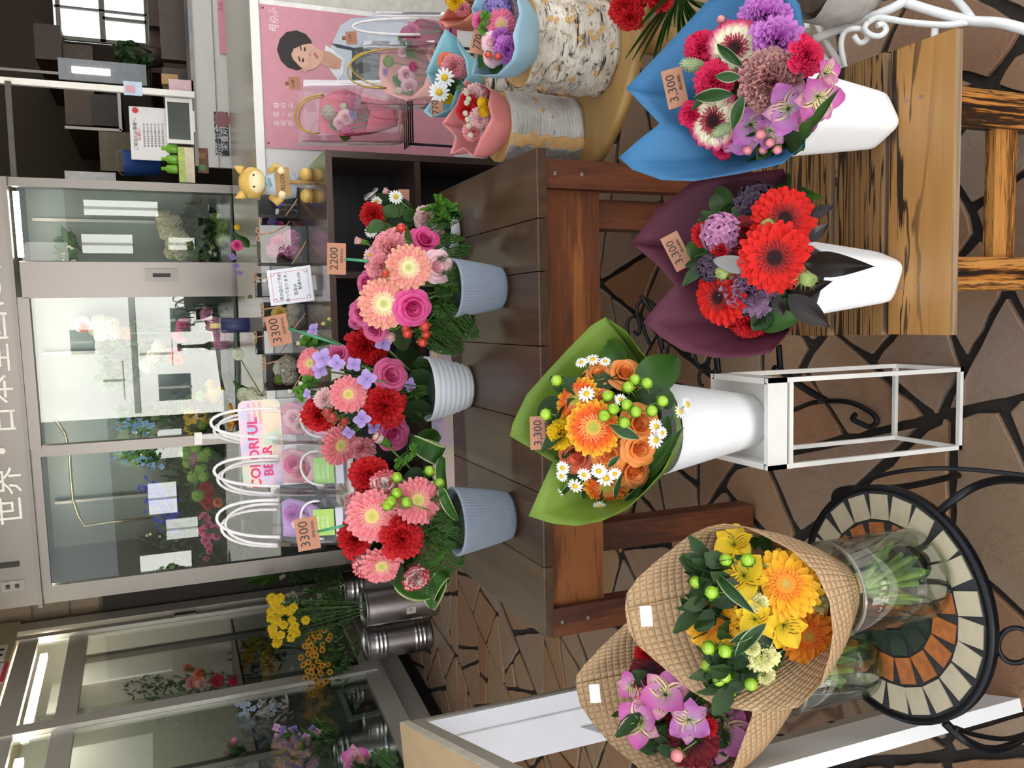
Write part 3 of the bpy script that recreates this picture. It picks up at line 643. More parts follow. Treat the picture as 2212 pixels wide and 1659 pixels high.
# ================================================================ FLOWER KIT (unit meshes, face along +Z, radius 1)
_me = {}
def cached(key, fn):
    if key not in _me: _me[key] = fn()
    return _me[key]
def pet(q, L, W, M, nu=5, nv=4, p=.75, base=.25, cup=.15, lift=0., droop=0., ruf=0., fr=5., ph=0., m=0, y0=0., tip=1.0, jag=0., ts=1.0):
    """one petal from the origin along +Y"""
    rows = []
    for i in range(nu+1):
        s = i/nu; w = W*max(base*(1-s), sin(pi*min(1, s*.93+.04))**p if tip else (base+(1-base)*s**p))
        if not tip: w = W*(base+(1-base)*s**p)
        row = []
        for j in range(nv+1):
            c = -1+2*j/nv; y = y0+s*L*(1-(.12*c*c if not tip else 0)*s)+(jag*sin(9*c+ph)*s*s)
            z = cup*W*c*c+lift*s*L-droop*L*s*s+ruf*s*s*sin(fr*c+ph)
            row.append((M @ Vector((c*w, y, z)), s*ts, c))
        rows.append(row)
    q.grid(rows, m)
def rotz(a): return Matrix.Rotation(a, 4, 'Z')
def rotx(a): return Matrix.Rotation(a, 4, 'X')
G = 2.39996
def m_gerbera(n=20, wide=.17, fringe=True, droop=.12, seed=0):
    r = random.Random(seed); q = MB()
    for lay, (L, W, up, k) in enumerate(((.84, wide, .02, n), (.78, wide*.95, .13, n), (.60, wide*.8, .22, n-2))):
        for i in range(k):
            a = 2*pi*(i+.5*lay)/k+r.uniform(-.05, .05)
            pet(q, L*r.uniform(.94, 1.04), W, rotz(a) @ rotx(r.uniform(-.06, .06)) @ Matrix.Translation((0, .16, up*.25)), 5, 3, .45, .5, .35, up+r.uniform(-.03, .03), droop, m=0, ts=L/.84)
    if fringe:
        for i in range(46):
            a = G*i; rr = .2+.17*i/46; pet(q, .17, .035, rotz(a) @ Matrix.Translation((0, rr, .10)), 2, 1, .6, .5, .3, .6, .2, m=1)
    return q
def m_disc(seed=0):
    q = MB(); q.lathe([(.36, .02), (.33, .10), (.24, .135), (.12, .12), (.0001, .10)], 20, 0, None, None, False)
    for i in range(90):
        a = G*i; rr = .33*sqrt((i+1)/90); h = .13-.15*(max(0, rr-.2))**2-.05*(rr < .09)
        M = Matrix.Translation((rr*cos(a), rr*sin(a), h-.01)); b = [q.vert(M @ Vector((.02*cos(t), .02*sin(t), 0)), rr/.33) for t in (0, 2.1, 4.2)]; t_ = q.vert(M @ Vector((.01*cos(a), .01*sin(a), .06)), rr/.33)
        for k in range(3): q.face((b[k], b[(k+1) % 3], t_))
    n = len(q.t)
    for i in range(20*5): q.t[i] = min(1, Vector(q.v[i][:2]).length/.34)
    return q
def m_carnation(n=46, seed=0, fr=9, ruf=.07, dense=False):
    r = random.Random(seed); q = MB()
    for i in range(n):
        u = (i+.5)/n; th = radians(8+ (84 if not dense else 78)*u**.75); a = G*i+r.uniform(-.3, .3)
        L = .55+.42*u if not dense else .75+.22*u
        M = rotz(a) @ rotx(pi/2-th) @ Matrix.Rotation(r.uniform(-.5, .5), 4, 'Y')
        pet(q, L*r.uniform(.88, 1.08), (.30+.12*u)*(1 if not dense else .75), M, 5, 9, 1.0, .10, .2, 0, .14, ruf*r.uniform(.8, 1.6), fr*1.15, r.uniform(0, 6), 0, tip=0, jag=.045)
    return q
def m_rose(n=5, seed=0):
    """a coiled heart, then three rings of cupped petals that open further outwards"""
    r = random.Random(seed); q = MB(); rows = [[], [], [], []]
    for i in range(44):
        u = i/43; a = u*2*pi*2.6; R = .045+.20*u
        for k, (dr, z, t) in enumerate(((-.02, .0, .1), (0, .30, .45), (.012, .47-.08*u, .8), (.045, .50-.08*u, 1.0))): rows[k].append((Vector(((R+dr)*cos(a), (R+dr)*sin(a), z+.012*sin(a*3))), t, 0.))
    q.grid(rows); q.ball((0, 0, .02), .30, 10)
    for lay, (cnt, R, zt, A, fl, roll) in enumerate(((4, .29, .42, 1.05, .05, .05), (5, .43, .31, .92, .12, .12), (6, .60, .17, .80, .22, .22), (6, .76, .0, .72, .30, .30))):
        for i in range(cnt):
            a0 = 2*pi*i/cnt+lay*.7+r.uniform(-.15, .15); tl = r.uniform(-.03, .04); Rr = R*r.uniform(.93, 1.05); rows = []
            for k in range(7):
                s = k/6; row = []
                for j in range(8):
                    c = -1+2*j/7; an = a0+c*A*(.35+.65*sin(pi/2*min(1, .15+s*1.1)))
                    f = max(0, s-.62)/.38; tip = 1-.16*abs(c)**2.2-.03*cos(c*7)*(s > .9)
                    rr = Rr*(.35+.65*sin(pi/2*min(1, s*1.2)))*(1+.05*c)+fl*f**1.3*(1-.4*c*c)+.02*sin(5*c+i*2)*f
                    z = -.15+(zt+tl+.15)*s*tip-roll*f**1.8*(.6+.4*c*c)
                    row.append((Vector((rr*cos(an), rr*sin(an), z)), .12+.88*s**1.4, c))
                rows.append(row)
            q.grid(rows)
    return q
def m_daisy(n=14, seed=0):
    r = random.Random(seed); q = MB()
    for i in range(n): pet(q, .72*r.uniform(.9, 1.05), .15, rotz(2*pi*i/n+r.uniform(-.06, .06)) @ Matrix.Translation((0, .28, .04)), 3, 2, .4, .6, .2, r.uniform(-.05, .08), .1, m=0)
    q.lathe([(.34, .0), (.33, .12), (.2, .24), (.0001, .28)], 12, 1, None, None, False); return q
def m_berry(seed=0):
    q = MB(); q.lathe([(.0001, -.9), (.5, -.8), (.86, -.35), (1, .1), (.85, .62), (.45, .98), (.12, 1.12), (.05, 1.3), (.0001, 1.32)], 14, 0, None, None, False)
    for i in range(5): pet(q, 1.35, .55, rotz(2*pi*i/5) @ Matrix.Translation((0, 0, -1.0)) @ rotx(.15), 3, 2, .6, .6, .3, .25, -.1, m=1)
    q.tube([(0, 0, -.9), (.1, 0, -2.2), (.1, .1, -3.6)], .13, 5, 1); return q
def m_alstro(seed=0):
    r = random.Random(seed); q = MB()
    for i in range(3): pet(q, 1.05, .48, rotz(2*pi*i/3+r.uniform(-.15, .15)) @ rotx(r.uniform(.35, .7)), 6, 4, .6, .2, .35, .15, .3, .05, 3, i, m=0)
    for i in range(3): pet(q, 1.0, .34, rotz(2*pi*i/3+1.05+r.uniform(-.15, .15)) @ rotx(r.uniform(.45, .75)), 6, 4, .6, .2, .35, .1, .3, m=1)
    for i in range(6): a = i*1.05+r.uniform(-.3, .3); q.tube([(0, 0, 0), (.12*cos(a), .12*sin(a), .35), (.28*cos(a), .28*sin(a), .55)], .018, 4, 2)
    return q
def m_floret(seed=0):
    r = random.Random(seed); q = MB()
    for i in range(4): pet(q, .95, .46, rotz(pi/2*i+r.uniform(-.15, .15)) @ rotx(r.uniform(.05, .3)) @ Matrix.Translation((0, .04, 0)), 4, 3, .6, .2, .2, .1, .18, .03, 3, i)
    q.ball((0, 0, .05), .09, 6, 1); q.tube([(0, 0, 0), (0, 0, -.5)], .07, 5, 1); return q
def m_cluster(seed=0, n=56):
    """rounded head of small four-petalled florets"""
    r = random.Random(seed); q = MB()
    q.ball((0, 0, 0), .72, 10)
    for i in range(n):
        th = math.acos(1-1.3*(i+.5)/n); a = G*i; d = Vector((sin(th)*cos(a), sin(th)*sin(a), cos(th))); M = zframe(d*(.8+.08*r.random()), d+Vector((r.gauss(0, .2), r.gauss(0, .2), 0)), r.uniform(0, 6), .27)
        for k in range(4): pet(q, .95, .5, M @ rotz(pi/2*k) @ rotx(.25), 2, 2, .6, .3, .2, .1, .15)
    return q
def m_pompon(seed=0, n=120):
    q = MB(); q.ball((0, 0, 0), .8, 12)
    for i in range(n):
        th = math.acos(1-1.7*(i+.5)/n); a = G*i; d = Vector((sin(th)*cos(a), sin(th)*sin(a), cos(th)))
        pet(q, .34, .12, zframe(d*.74, d, a) @ rotx(.7), 2, 1, .5, .5, .4, .4, .3)
    return q
def m_nigella(seed=0):
    r = random.Random(seed); q = MB()
    q.lathe([(.0001, -.75), (.4, -.65), (.66, -.1), (.6, .35), (.3, .62), (.0001, .66)], 20, 0, None, lambda a, z: 1+.07*cos(5*a), False)
    for i in range(5): a = 2*pi*i/5; q.tube([(.1*cos(a), .1*sin(a), .6), (.2*cos(a), .2*sin(a), .85), (.45*cos(a), .45*sin(a), .98)], [.045, .035, .01], 4, 0)
    for i in range(64):
        th = r.uniform(.7, 2.5); a = r.uniform(0, 6.28); L = r.uniform(.8, 1.4); d = Vector((sin(th)*cos(a), sin(th)*sin(a), .9-th*.55)); b = Vector((0, 0, -.7))
        q.tube([b+d*.25, b+d*.75+Vector((0, 0, .1)), b+d*L+Vector((r.uniform(-.15, .15), r.uniform(-.15, .15), r.uniform(.1, .5)))], [.022, .016, .006], 3, 1)
    return q
def m_phalaris(seed=0):
    q = MB(); q.lathe([(.0001, -1), (.3, -.9), (.4, -.3), (.38, .3), (.22, .85), (.0001, 1)], 12, 0, None, None, False)
    for i in range(110):
        z = -.92+1.84*i/110; rr = .40*max(.1, (1-abs(z)**3.2)); a = G*i; d = Vector((cos(a), sin(a), .5)).normalized()
        M = zframe((rr*cos(a)*.9, rr*sin(a)*.9, z), d, 0); 
        pet(q, .20, .07, Matrix.Translation((rr*cos(a), rr*sin(a), z-.06)) @ rotz(a-pi/2) @ rotx(1.15), 2, 2, .5, .5, .7, 0, 0)
    return q
def m_bud(seed=0):
    q = MB(); q.ball((0, 0, .3), .40, 10, 0, None, 1.3)
    for i in range(7): pet(q, 1.1, .5, rotz(G*i) @ Matrix.Translation((0, .12, -.25)) @ rotx(1.35), 5, 3, .6, .5, .5, 0, .25, m=0)
    q.lathe([(.0001, -1.3), (.22, -1.25), (.40, -.7), (.42, -.2), (.47, .05)], 10, 1, None, lambda a, z: 1+.1*cos(5*a)*(z > -.1), False); return q
def m_leaf(kind='ovate', seed=0):
    """unit leaf: base at origin, tip at y=1, width 1 across at its broadest"""
    r = random.Random(seed); q = MB()
    if kind in ('ovate', 'lance', 'blade'):
        p = {'ovate': .62, 'lance': .95, 'blade': .55}[kind]; rows = []
        for i in range(11):
            s = i/10; w = .5*max(0, sin(pi*s**(.72 if kind == 'ovate' else .85)))**p; row = []
            for j in range(7):
                c = -1+j/3; row.append((Vector((c*w, s+.0, .10*abs(c)*sin(pi*s)-.16*s*s+.02*sin(6*s+c*2))), s, c))
            rows.append(row)
        q.grid(rows)
    elif kind == 'fern':
        q.tube([(0, 0, 0), (0, .5, .03), (0, 1, -.06)], [.012, .009, .004], 4)
        for i in range(13):
            s = .08+.9*i/13; L = .5*sin(pi*(.12+.83*s))**.8
            for sd in (-1, 1):
                for k in range(5):
                    u = (k+.6)/5; pet(q, .10*(1-.4*u)+.03, .028, Matrix.Translation((sd*u*L, s+.22*u*L, .03*(1-u)-.05*s*s)) @ rotz(-sd*.55+r.uniform(-.1, .1)) @ rotx(r.uniform(-.2, .2)), 2, 2, .6, .5, .1)
                    pet(q, .085*(1-.4*u)+.02, .024, Matrix.Translation((sd*u*L, s+.22*u*L, .03*(1-u)-.05*s*s)) @ rotz(-sd*2.1) @ rotx(r.uniform(-.2, .2)), 2, 2, .6, .5, .1)
    elif kind == 'plumose':
        for b in range(7):
            a = r.uniform(-.5, .5); L = r.uniform(.7, 1)
            for k in range(30):
                s = k/30*L; o = Vector((sin(a)*s, cos(a)*s, .12*sin(s*3+b)-.05)); t = r.uniform(0, 6.28)
                d = Vector((cos(t)*.10, .06, sin(t)*.08))*(1.15-s); pet(q, 1, .10, frame(o, d.cross(Vector((0, .3, 1))) if d.length else (1, 0, 0), d) @ Matrix.Scale(d.length, 4), 2, 1, .5, .5, .1)
    elif kind == 'parsley':
        for k in range(9):
            a = r.uniform(-1.1, 1.1); o = Vector((sin(a)*r.uniform(.3, .7), cos(a)*r.uniform(.3, .8), r.uniform(-.05, .1)))
            q.tube([(0, 0, 0), o*.6, o], .012, 4)
            for j in range(5): pet(q, .28, .11, Matrix.Translation(o) @ rotz(-a+(j-2)*.6) @ rotx(r.uniform(-.3, .3)), 3, 2, .6, .3, .2, 0, .1)
    elif kind == 'loop':
        rows = []
        for i in range(15):
            t = i/14*2*pi*.86; w = .25*sin(pi*(i+1)/16)**.5; rows.append([(Vector((c*w, .5-.5*cos(t), .28*sin(t)+.03*c*c)), i/14, c) for c in (-1, -.6, 0, .6, 1)])
        q.grid(rows)
    return q

# ---- colours
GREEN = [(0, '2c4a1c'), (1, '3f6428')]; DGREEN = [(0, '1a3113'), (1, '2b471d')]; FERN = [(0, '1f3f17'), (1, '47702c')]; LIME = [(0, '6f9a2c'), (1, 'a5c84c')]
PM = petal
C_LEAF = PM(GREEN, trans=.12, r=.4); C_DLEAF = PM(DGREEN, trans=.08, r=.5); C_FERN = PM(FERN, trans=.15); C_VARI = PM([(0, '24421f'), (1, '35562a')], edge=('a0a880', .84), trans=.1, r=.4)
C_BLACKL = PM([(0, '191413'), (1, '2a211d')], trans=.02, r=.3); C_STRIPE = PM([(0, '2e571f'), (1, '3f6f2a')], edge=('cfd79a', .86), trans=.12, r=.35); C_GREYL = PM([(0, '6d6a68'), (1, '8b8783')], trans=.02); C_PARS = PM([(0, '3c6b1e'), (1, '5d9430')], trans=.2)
C_CALYX = PM([(0, '5d8a30'), (1, '7fae48')], trans=.1)
GER = {  # petals, fringe, disc (centre -> rim)
 'peach': ([(0, 'f5d9a8'), (.45, 'f09a92'), (1, 'f3b49a')], [(0, 'f5dca8'), (1, 'f7e6c0')], [(0, 'a3ab46'), (.5, 'd9d59a'), (1, 'f3e6c0')]),
 'pink': ([(0, 'f0b07a'), (.3, 'ec7f88'), (1, 'f39aa0')], [(0, 'ee9a90'), (1, 'f4b8b0')], [(0, 'a8b04a'), (.5, 'd8c878'), (1, 'f0a898')]),
 'red': ([(0, 'a00d0a'), (.4, 'd81a12'), (1, 'e0221a')], [(0, '8a0c10'), (1, 'c03030')], [(0, '160608'), (.55, '35090c'), (1, 'a83028')]),
 'sunset': ([(0, 'e2451a'), (.6, 'ee6a1e'), (.8, 'f3a52a'), (1, 'f6cf3a')], [(0, 'f07a30'), (1, 'f8b070')], [(0, '9aa83a'), (.45, 'b7a648'), (1, 'e8a850')]),
 'yellow': ([(0, 'f08a1a'), (.45, 'f6b01e'), (1, 'f9c636')], [(0, 'ef8420'), (1, 'f5a438')], [(0, 'a8a05a'), (.3, 'cf9a3a'), (1, 'ee7f1e')]),
 'orange': ([(0, 'e8701a'), (1, 'f39a22')], [(0, 'e8641a'), (1, 'ee7d22')], [(0, 'a09a5a'), (.3, 'c0842e'), (1, 'e0601a')]),
 'candy': ([(0, 'f8f0d0'), (.6, 'f6ecd0'), (.84, 'dc5682'), (1, 'c41f52')], [(0, '9a2038'), (1, 'c04858')], [(0, '20100e'), (.5, '3c1414'), (1, '8e2438')]),
 'wine': ([(0, '4a0612'), (1, '7c0e1c')], [(0, '3c0610'), (1, '5a0a16')], [(0, '1a0608'), (1, '3a0a10')]),
 'rosy': ([(0, 'f0a0b0'), (.4, 'e2688c'), (1, 'ee8aa6')], [(0, 'f0b0b0'), (1, 'f5c8c4')], [(0, 'b8b060'), (1, 'e8b080')])}
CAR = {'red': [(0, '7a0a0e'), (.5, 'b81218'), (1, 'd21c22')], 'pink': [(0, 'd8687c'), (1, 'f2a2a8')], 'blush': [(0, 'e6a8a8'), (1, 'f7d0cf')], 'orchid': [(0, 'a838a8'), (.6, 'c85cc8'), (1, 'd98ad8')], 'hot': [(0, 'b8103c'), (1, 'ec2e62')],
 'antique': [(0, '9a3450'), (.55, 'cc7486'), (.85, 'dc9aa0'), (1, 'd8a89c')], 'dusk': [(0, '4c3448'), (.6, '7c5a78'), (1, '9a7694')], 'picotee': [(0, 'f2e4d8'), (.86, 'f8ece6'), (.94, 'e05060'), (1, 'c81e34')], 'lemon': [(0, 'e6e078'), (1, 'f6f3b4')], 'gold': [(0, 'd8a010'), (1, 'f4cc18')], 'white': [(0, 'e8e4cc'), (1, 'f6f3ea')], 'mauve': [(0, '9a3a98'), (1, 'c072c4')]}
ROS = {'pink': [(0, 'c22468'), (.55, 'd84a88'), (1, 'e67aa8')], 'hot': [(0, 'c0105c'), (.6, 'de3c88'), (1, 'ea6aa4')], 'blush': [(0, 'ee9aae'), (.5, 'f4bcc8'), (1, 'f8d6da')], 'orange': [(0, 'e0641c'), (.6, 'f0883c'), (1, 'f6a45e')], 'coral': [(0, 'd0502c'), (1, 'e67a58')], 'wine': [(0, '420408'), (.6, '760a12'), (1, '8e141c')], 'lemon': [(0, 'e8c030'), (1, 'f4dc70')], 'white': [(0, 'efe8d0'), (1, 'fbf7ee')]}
BER = {'green': '8fb52c', 'pink': 'e88a92', 'red': 'c43a30', 'rust': '9c3a34'}
ALS = {'pink': ([(0, 'f0dcc8'), (.25, 'e4a0cc'), (.7, 'd070b4'), (1, 'c858a4')], [(0, 'f4e6a0'), (.5, 'f0d8b0'), (1, 'd070b0')]), 'lilac': ([(0, 'f0dce0'), (.3, 'd098cc'), (.8, 'b868b0'), (1, 'c47cc0')], [(0, 'f2e8a8'), (.5, 'eecfc0'), (1, 'b868b0')]), 'yellow': ([(0, 'f0c820'), (1, 'f6d23c')], [(0, 'f4c418'), (1, 'f4cc30')])}
FLO = {'lilac': [(0, 'b090dc'), (1, 'c9b0e8')], 'white': [(0, 'e8e8d8'), (1, 'f6f5ee')], 'blue': [(0, '2438a8'), (1, '3a54c8')], 'steel': [(0, '8494a8'), (1, 'a4b2c4')], 'sky': [(0, '6a94d0'), (1, '92b4e0')], 'pinkish': [(0, 'c890b8'), (1, 'd8aed0')], 'mauve': [(0, '8468b4'), (1, 'a088c8')]}
CLU = {'rose': [(0, 'b06a94'), (1, 'd89cc0')], 'dusk': [(0, '3c2a3c'), (1, '6a5468')], 'lilac': [(0, '7a68b0'), (1, 'a594d0')], 'white': [(0, 'd8d2b8'), (1, 'ece6d2')], 'lime': [(0, '7fa33c'), (1, 'a3c460')], 'pink': [(0, 'd078a8'), (1, 'e6a4c8')], 'beige': [(0, 'c8bea0'), (1, 'e0d8c0')], 'hotpink': [(0, 'c83878'), (1, 'e86a9c')]}
NAMES = {'ger': 'gerbera', 'car': 'carnation', 'ros': 'rose', 'dai': 'chamomile', 'ber': 'berry', 'als': 'alstroemeria', 'flo': 'stock_floret', 'clu': 'flower_cluster', 'pom': 'pompon', 'nig': 'nigella_pod', 'pha': 'canary_grass', 'bud': 'flower_bud', 'ruf': 'carnation'}
def flower(par, kind, M, seed=0):
    """one flower head as a part of par (gerberas carry their disc as a sub-part)"""
    k, st = (kind.split('.')+[''])[:2]; v = seed % 3; nm = NAMES[k]
    if k == 'ger':
        a, b, c = GER[st]; mats = [PM(a), PM(b)]
        o = put(nm, cached((kind, v), lambda: m_gerbera([20, 23, 18][v] if st != 'candy' else 16, [.165, .15, .18][v] if st != 'candy' else .2, seed=v).mesh(nm, mats)), par, M)
        put('flower_disc', cached((kind, 'd'), lambda: m_disc().mesh('flower_disc', PM(c, trans=0, r=.8))), o, M); return o
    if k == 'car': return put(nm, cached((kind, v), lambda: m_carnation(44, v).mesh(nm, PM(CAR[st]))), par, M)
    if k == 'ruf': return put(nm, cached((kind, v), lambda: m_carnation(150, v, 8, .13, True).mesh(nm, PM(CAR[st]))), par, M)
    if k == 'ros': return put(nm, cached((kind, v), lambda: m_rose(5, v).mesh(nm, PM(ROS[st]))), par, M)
    if k == 'dai': return put(nm, cached((kind, v), lambda: m_daisy([14, 12, 15][v], v).mesh(nm, [PM({'pink': [(0, 'eab6c0'), (1, 'f4d2d6')], 'yellow': [(0, 'e0b40c'), (1, 'f2d21e')], 'bronze': [(0, 'a05a14'), (.5, 'd09a20'), (1, 'dcae30')]}.get(st, [(0, 'e6e6e0'), (1, 'f8f8f6')])), mat('5a2c12' if st == 'bronze' else 'c9a51c', .8, var=.2)])), par, M)
    if k == 'ber': return put(nm, cached((kind, 0), lambda: m_berry().mesh(nm, [mat(BER[st], .25, var=.12, spec=.6), C_CALYX])), par, M)
    if k == 'als': a, b = ALS[st]; return put(nm, cached((kind, v), lambda: m_alstro(v).mesh(nm, [PM(a), PM(b, streak=('5a2030', 16)), C_CALYX])), par, M)
    if k == 'flo': return put(nm, cached((kind, v), lambda: m_floret(v).mesh(nm, [PM(FLO[st]), C_CALYX])), par, M)
    if k == 'clu': return put(nm, cached((kind, v), lambda: m_cluster(v).mesh(nm, PM(CLU[st]))), par, M)
    if k == 'pom': return put(nm, cached((kind, v), lambda: m_pompon(v).mesh(nm, PM({'yellow': [(0, 'e0b010'), (1, 'f0cc24')], 'lime': [(0, '7c9a24'), (1, 'a8bc3c')], 'white': [(0, 'd8dcc0'), (1, 'eef0e0')], 'green': [(0, '5c8428'), (1, '86aa44')], 'pink': [(0, 'd05c90'), (1, 'e88cb4')]}[st]))), par, M)
    if k == 'nig': return put(nm, cached((kind, v), lambda: m_nigella(v).mesh(nm, [mat('8c9c58', .5, var=.2, sc=8), mat('a9a868', .6)])), par, M)
    if k == 'pha': return put(nm, cached((kind, v), lambda: m_phalaris(v).mesh(nm, PM([(0, '97a878'), (1, 'ccd6b0')], trans=.1))), par, M)
    if k == 'bud': return put(nm, cached((kind, v), lambda: m_bud(v).mesh(nm, [PM(CAR[st]), C_CALYX])), par, M)
LEAFM = {'ovate': ('ovate', C_LEAF), 'dark': ('ovate', C_DLEAF), 'lance': ('lance', C_LEAF), 'vari': ('lance', C_VARI), 'black': ('lance', C_BLACKL), 'fern': ('fern', C_FERN), 'plume': ('plumose', C_FERN), 'pars': ('parsley', C_PARS), 'blade': ('blade', C_STRIPE), 'loop': ('loop', C_STRIPE), 'grey': ('ovate', C_GREYL), 'pale': ('lance', PM([(0, '6f9a48'), (1, '9fc46c')], trans=.2))}
LEAFN = {'fern': 'fern_frond', 'plume': 'fern_plume', 'pars': 'parsley_sprig'}
def leaf(par, kind, a, b, w, seed=0, nrm=None, lift=.0):
    """leaf from point a to tip b, w metres across, its face towards the viewer side"""
    a, b = Vector(a), Vector(b); y = b-a; L = y.length; y.normalize(); n = Vector(nrm) if nrm else (CC-a).normalized()+Vector((0, 0, .5))
    x = y.cross(n).normalized(); z = x.cross(y)
    M = Matrix(((x.x*w, y.x*L, z.x*L, a.x), (x.y*w, y.y*L, z.y*L, a.y), (x.z*w, y.z*L, z.z*L, a.z), (0, 0, 0, 1)))
    sh, m = LEAFM[kind]
    return put(LEAFN.get(kind, 'leaf'), cached(('leaf', kind, seed % 3), lambda: m_leaf(sh, seed % 3).mesh('leaf', m)), par, M)
SCL = {'ros': 1.0, 'car': 1.1, 'ger': 1.08, 'als': 1.12, 'clu': 1.1, 'dai': 1.1}
def arrange(par, items, w0, c, R, dome=.07, leaves=(), neck=None, tilt=.7, stem='5a7a3a', fr=0.0):
    """flowers given by where they show (x, y, size in px) on a dome of depth w0 at centre c"""
    q = MB(); i = 0
    dp = lambda ox, oy: dome*(oy*oy+ox*ox) if ox < 0 or not fr else dome*oy*oy-fr*ox
    for it in items:
        kind, x, y, d = it[:4]; ox, oy = (x-c[0])/R, (y-c[1])/R; dw = 0
        if len(it) > 4: tx, ty = it[4]
        else: tx, ty = ox*tilt, oy*tilt
        if len(it) > 5: dw = it[5]
        p = P(x, y, w=w0+dp(ox, oy)+dw); s = d/2/pxm(p)*SCL.get(kind[:3], 1)
        n = (CC-p).normalized()+CD*tx-CR*ty
        flower(par, kind, zframe(p-n.normalized()*s*.25, n, ru(0, 6.28), s), i); i += 1
        if neck is not None and d > 22: q.tube([p-n.normalized()*s*.5, p.lerp(neck, .5)-n.normalized()*s*.6, neck+Vector((ru(-.01, .01), ru(-.01, .01), 0))], max(.0015, min(.003, s*.1)), 5)
    for lf in leaves:
        kind, x0, y0, x1, y1, wp = lf[:6]; dw = lf[6] if len(lf) > 6 else .02; o0 = dp((x0-c[0])/R, (y0-c[1])/R); o1 = dp((x1-c[0])/R, (y1-c[1])/R)
        a = P(x0, y0, w=w0+o0+dw); b = P(x1, y1, w=w0+o1+dw-.005); leaf(par, kind, a, b, wp/pxm(a), i); i += 1
    if q.v: stuff(q.build('stems', mat(stem, .5, var=.2), par))
def foliage(par, ell, w, n, L, W, m, spread=.06, up=(-1, 0), nm='foliage', seed=1, kind='lance'):
    """a mass of small leaves inside picture ellipses (x, y, rx, ry); too many to pick apart"""
    r = random.Random(seed); q = MB()
    for i in range(n):
        x, y, rx, ry = ell[i % len(ell)]; a = r.uniform(0, 6.28); k = sqrt(r.random()); p = P(x+rx*k*cos(a), y+ry*k*sin(a), w=w+r.uniform(-spread, spread))
        d = (CD*up[0]-CR*up[1]+Vector((r.gauss(0, .6), r.gauss(0, .6), r.gauss(0, .35)))).normalized(); n_ = Vector((r.gauss(0, 1), r.gauss(-1, .6), r.gauss(.8, .6))).normalized(); x_ = d.cross(n_).normalized(); z_ = x_.cross(d); l = L*r.uniform(.6, 1.3)
        M = Matrix(((x_.x, d.x, z_.x, p.x), (x_.y, d.y, z_.y, p.y), (x_.z, d.z, z_.z, p.z), (0, 0, 0, 1)))
        pet(q, l, W*r.uniform(.7, 1.2), M, 3, 2, .7, .3, .2, 0, .2)
    return stuff(q.build(nm, m, par))
def wrapper(par, rim, neck, nr, m, bulge=.25, sub=3, nring=9, name='wrapping_paper', relief=None):
    """paper funnel from a small neck ring to a free rim given as (x, y, depth) picture points"""
    R3 = [P(x, y, w=w) for x, y, w in rim]; pts = []
    for i, a in enumerate(R3):
        b = R3[(i+1) % len(R3)]
        for k in range(sub): pts.append(a.lerp(b, k/sub))
    N = len(pts); ax = (sum(pts, Vector())/N-neck).normalized(); ux = ax.cross(Vector((0, 1, 0))).normalized(); uy = ax.cross(ux)
    cum = [0.0]
    for i in range(N): cum.append(cum[-1]+(pts[(i+1) % N]-pts[i]).length)
    ang = [atan2((p-neck).dot(uy), (p-neck).dot(ux)) for p in pts]; q = MB(); rows = []
    for k in range(nring+1):
        s = k/nring; row = []
        for p, a in zip(pts, ang):
            b = neck+(ux*cos(a)+uy*sin(a))*nr; v = b.lerp(p, s); rad = (ux*cos(a)+uy*sin(a)); v = v+rad*bulge*(p-b).length*.35*sin(pi*s)*(1-.35*s)
            row.append((v, s*(p-b).length, cum[len(row)]))
        row.append((row[0][0], row[0][1], cum[-1])); rows.append(row)
    q.grid(rows, 0); o = q.build(name, m, par)
    so = o.modifiers.new('thick', 'SOLIDIFY'); so.thickness = .0006; so.offset = 0
    return o
M_TAG = mat('a26e53', .6, var=.04); M_INK = mat('1d1a1b', .6); M_PICKG = mat('3f8a63', .4)
def price(par, x, y, w, wid, hei, rot, s, small=None, stick=None, face=None, name='price_card', sz=.5, dw=0):
    """price card: reading direction rot degrees from straight up in the photograph"""
    p = P(x, y, w=w); k = 1/pxm(p); a = radians(rot); X = CR*cos(a)-CD*sin(a)*1.0; n = (face or (CC-p)).normalized()
    Yv = n.cross(X.normalized()); M = frame(p, X, Yv)
    if (M.to_3x3() @ Vector((0, 0, 1))).dot(CC-p) < 0: M = frame(p, X, -Yv)
    o = MB().box((-wid*k/2, -hei*k/2, -.0006), (wid*k/2, hei*k/2, .0006)).build(name, M_TAG, par, M)
    text(s, hei*k*sz, M @ Matrix.Translation((0, hei*k*.12, .0007)), M_INK, o, 'price')
    if small: text(small, hei*k*.17, M @ Matrix.Translation((wid*k*.1, -hei*k*.28, .0007)), M_INK, o, 'tax_line')
    if stick:
        MB().tube([M @ Vector((0, -hei*k*.45, -.002)), P(stick[0], stick[1], w=w+dw)], .0035, 8).build('card_stick', M_PICKG, o)
    return o
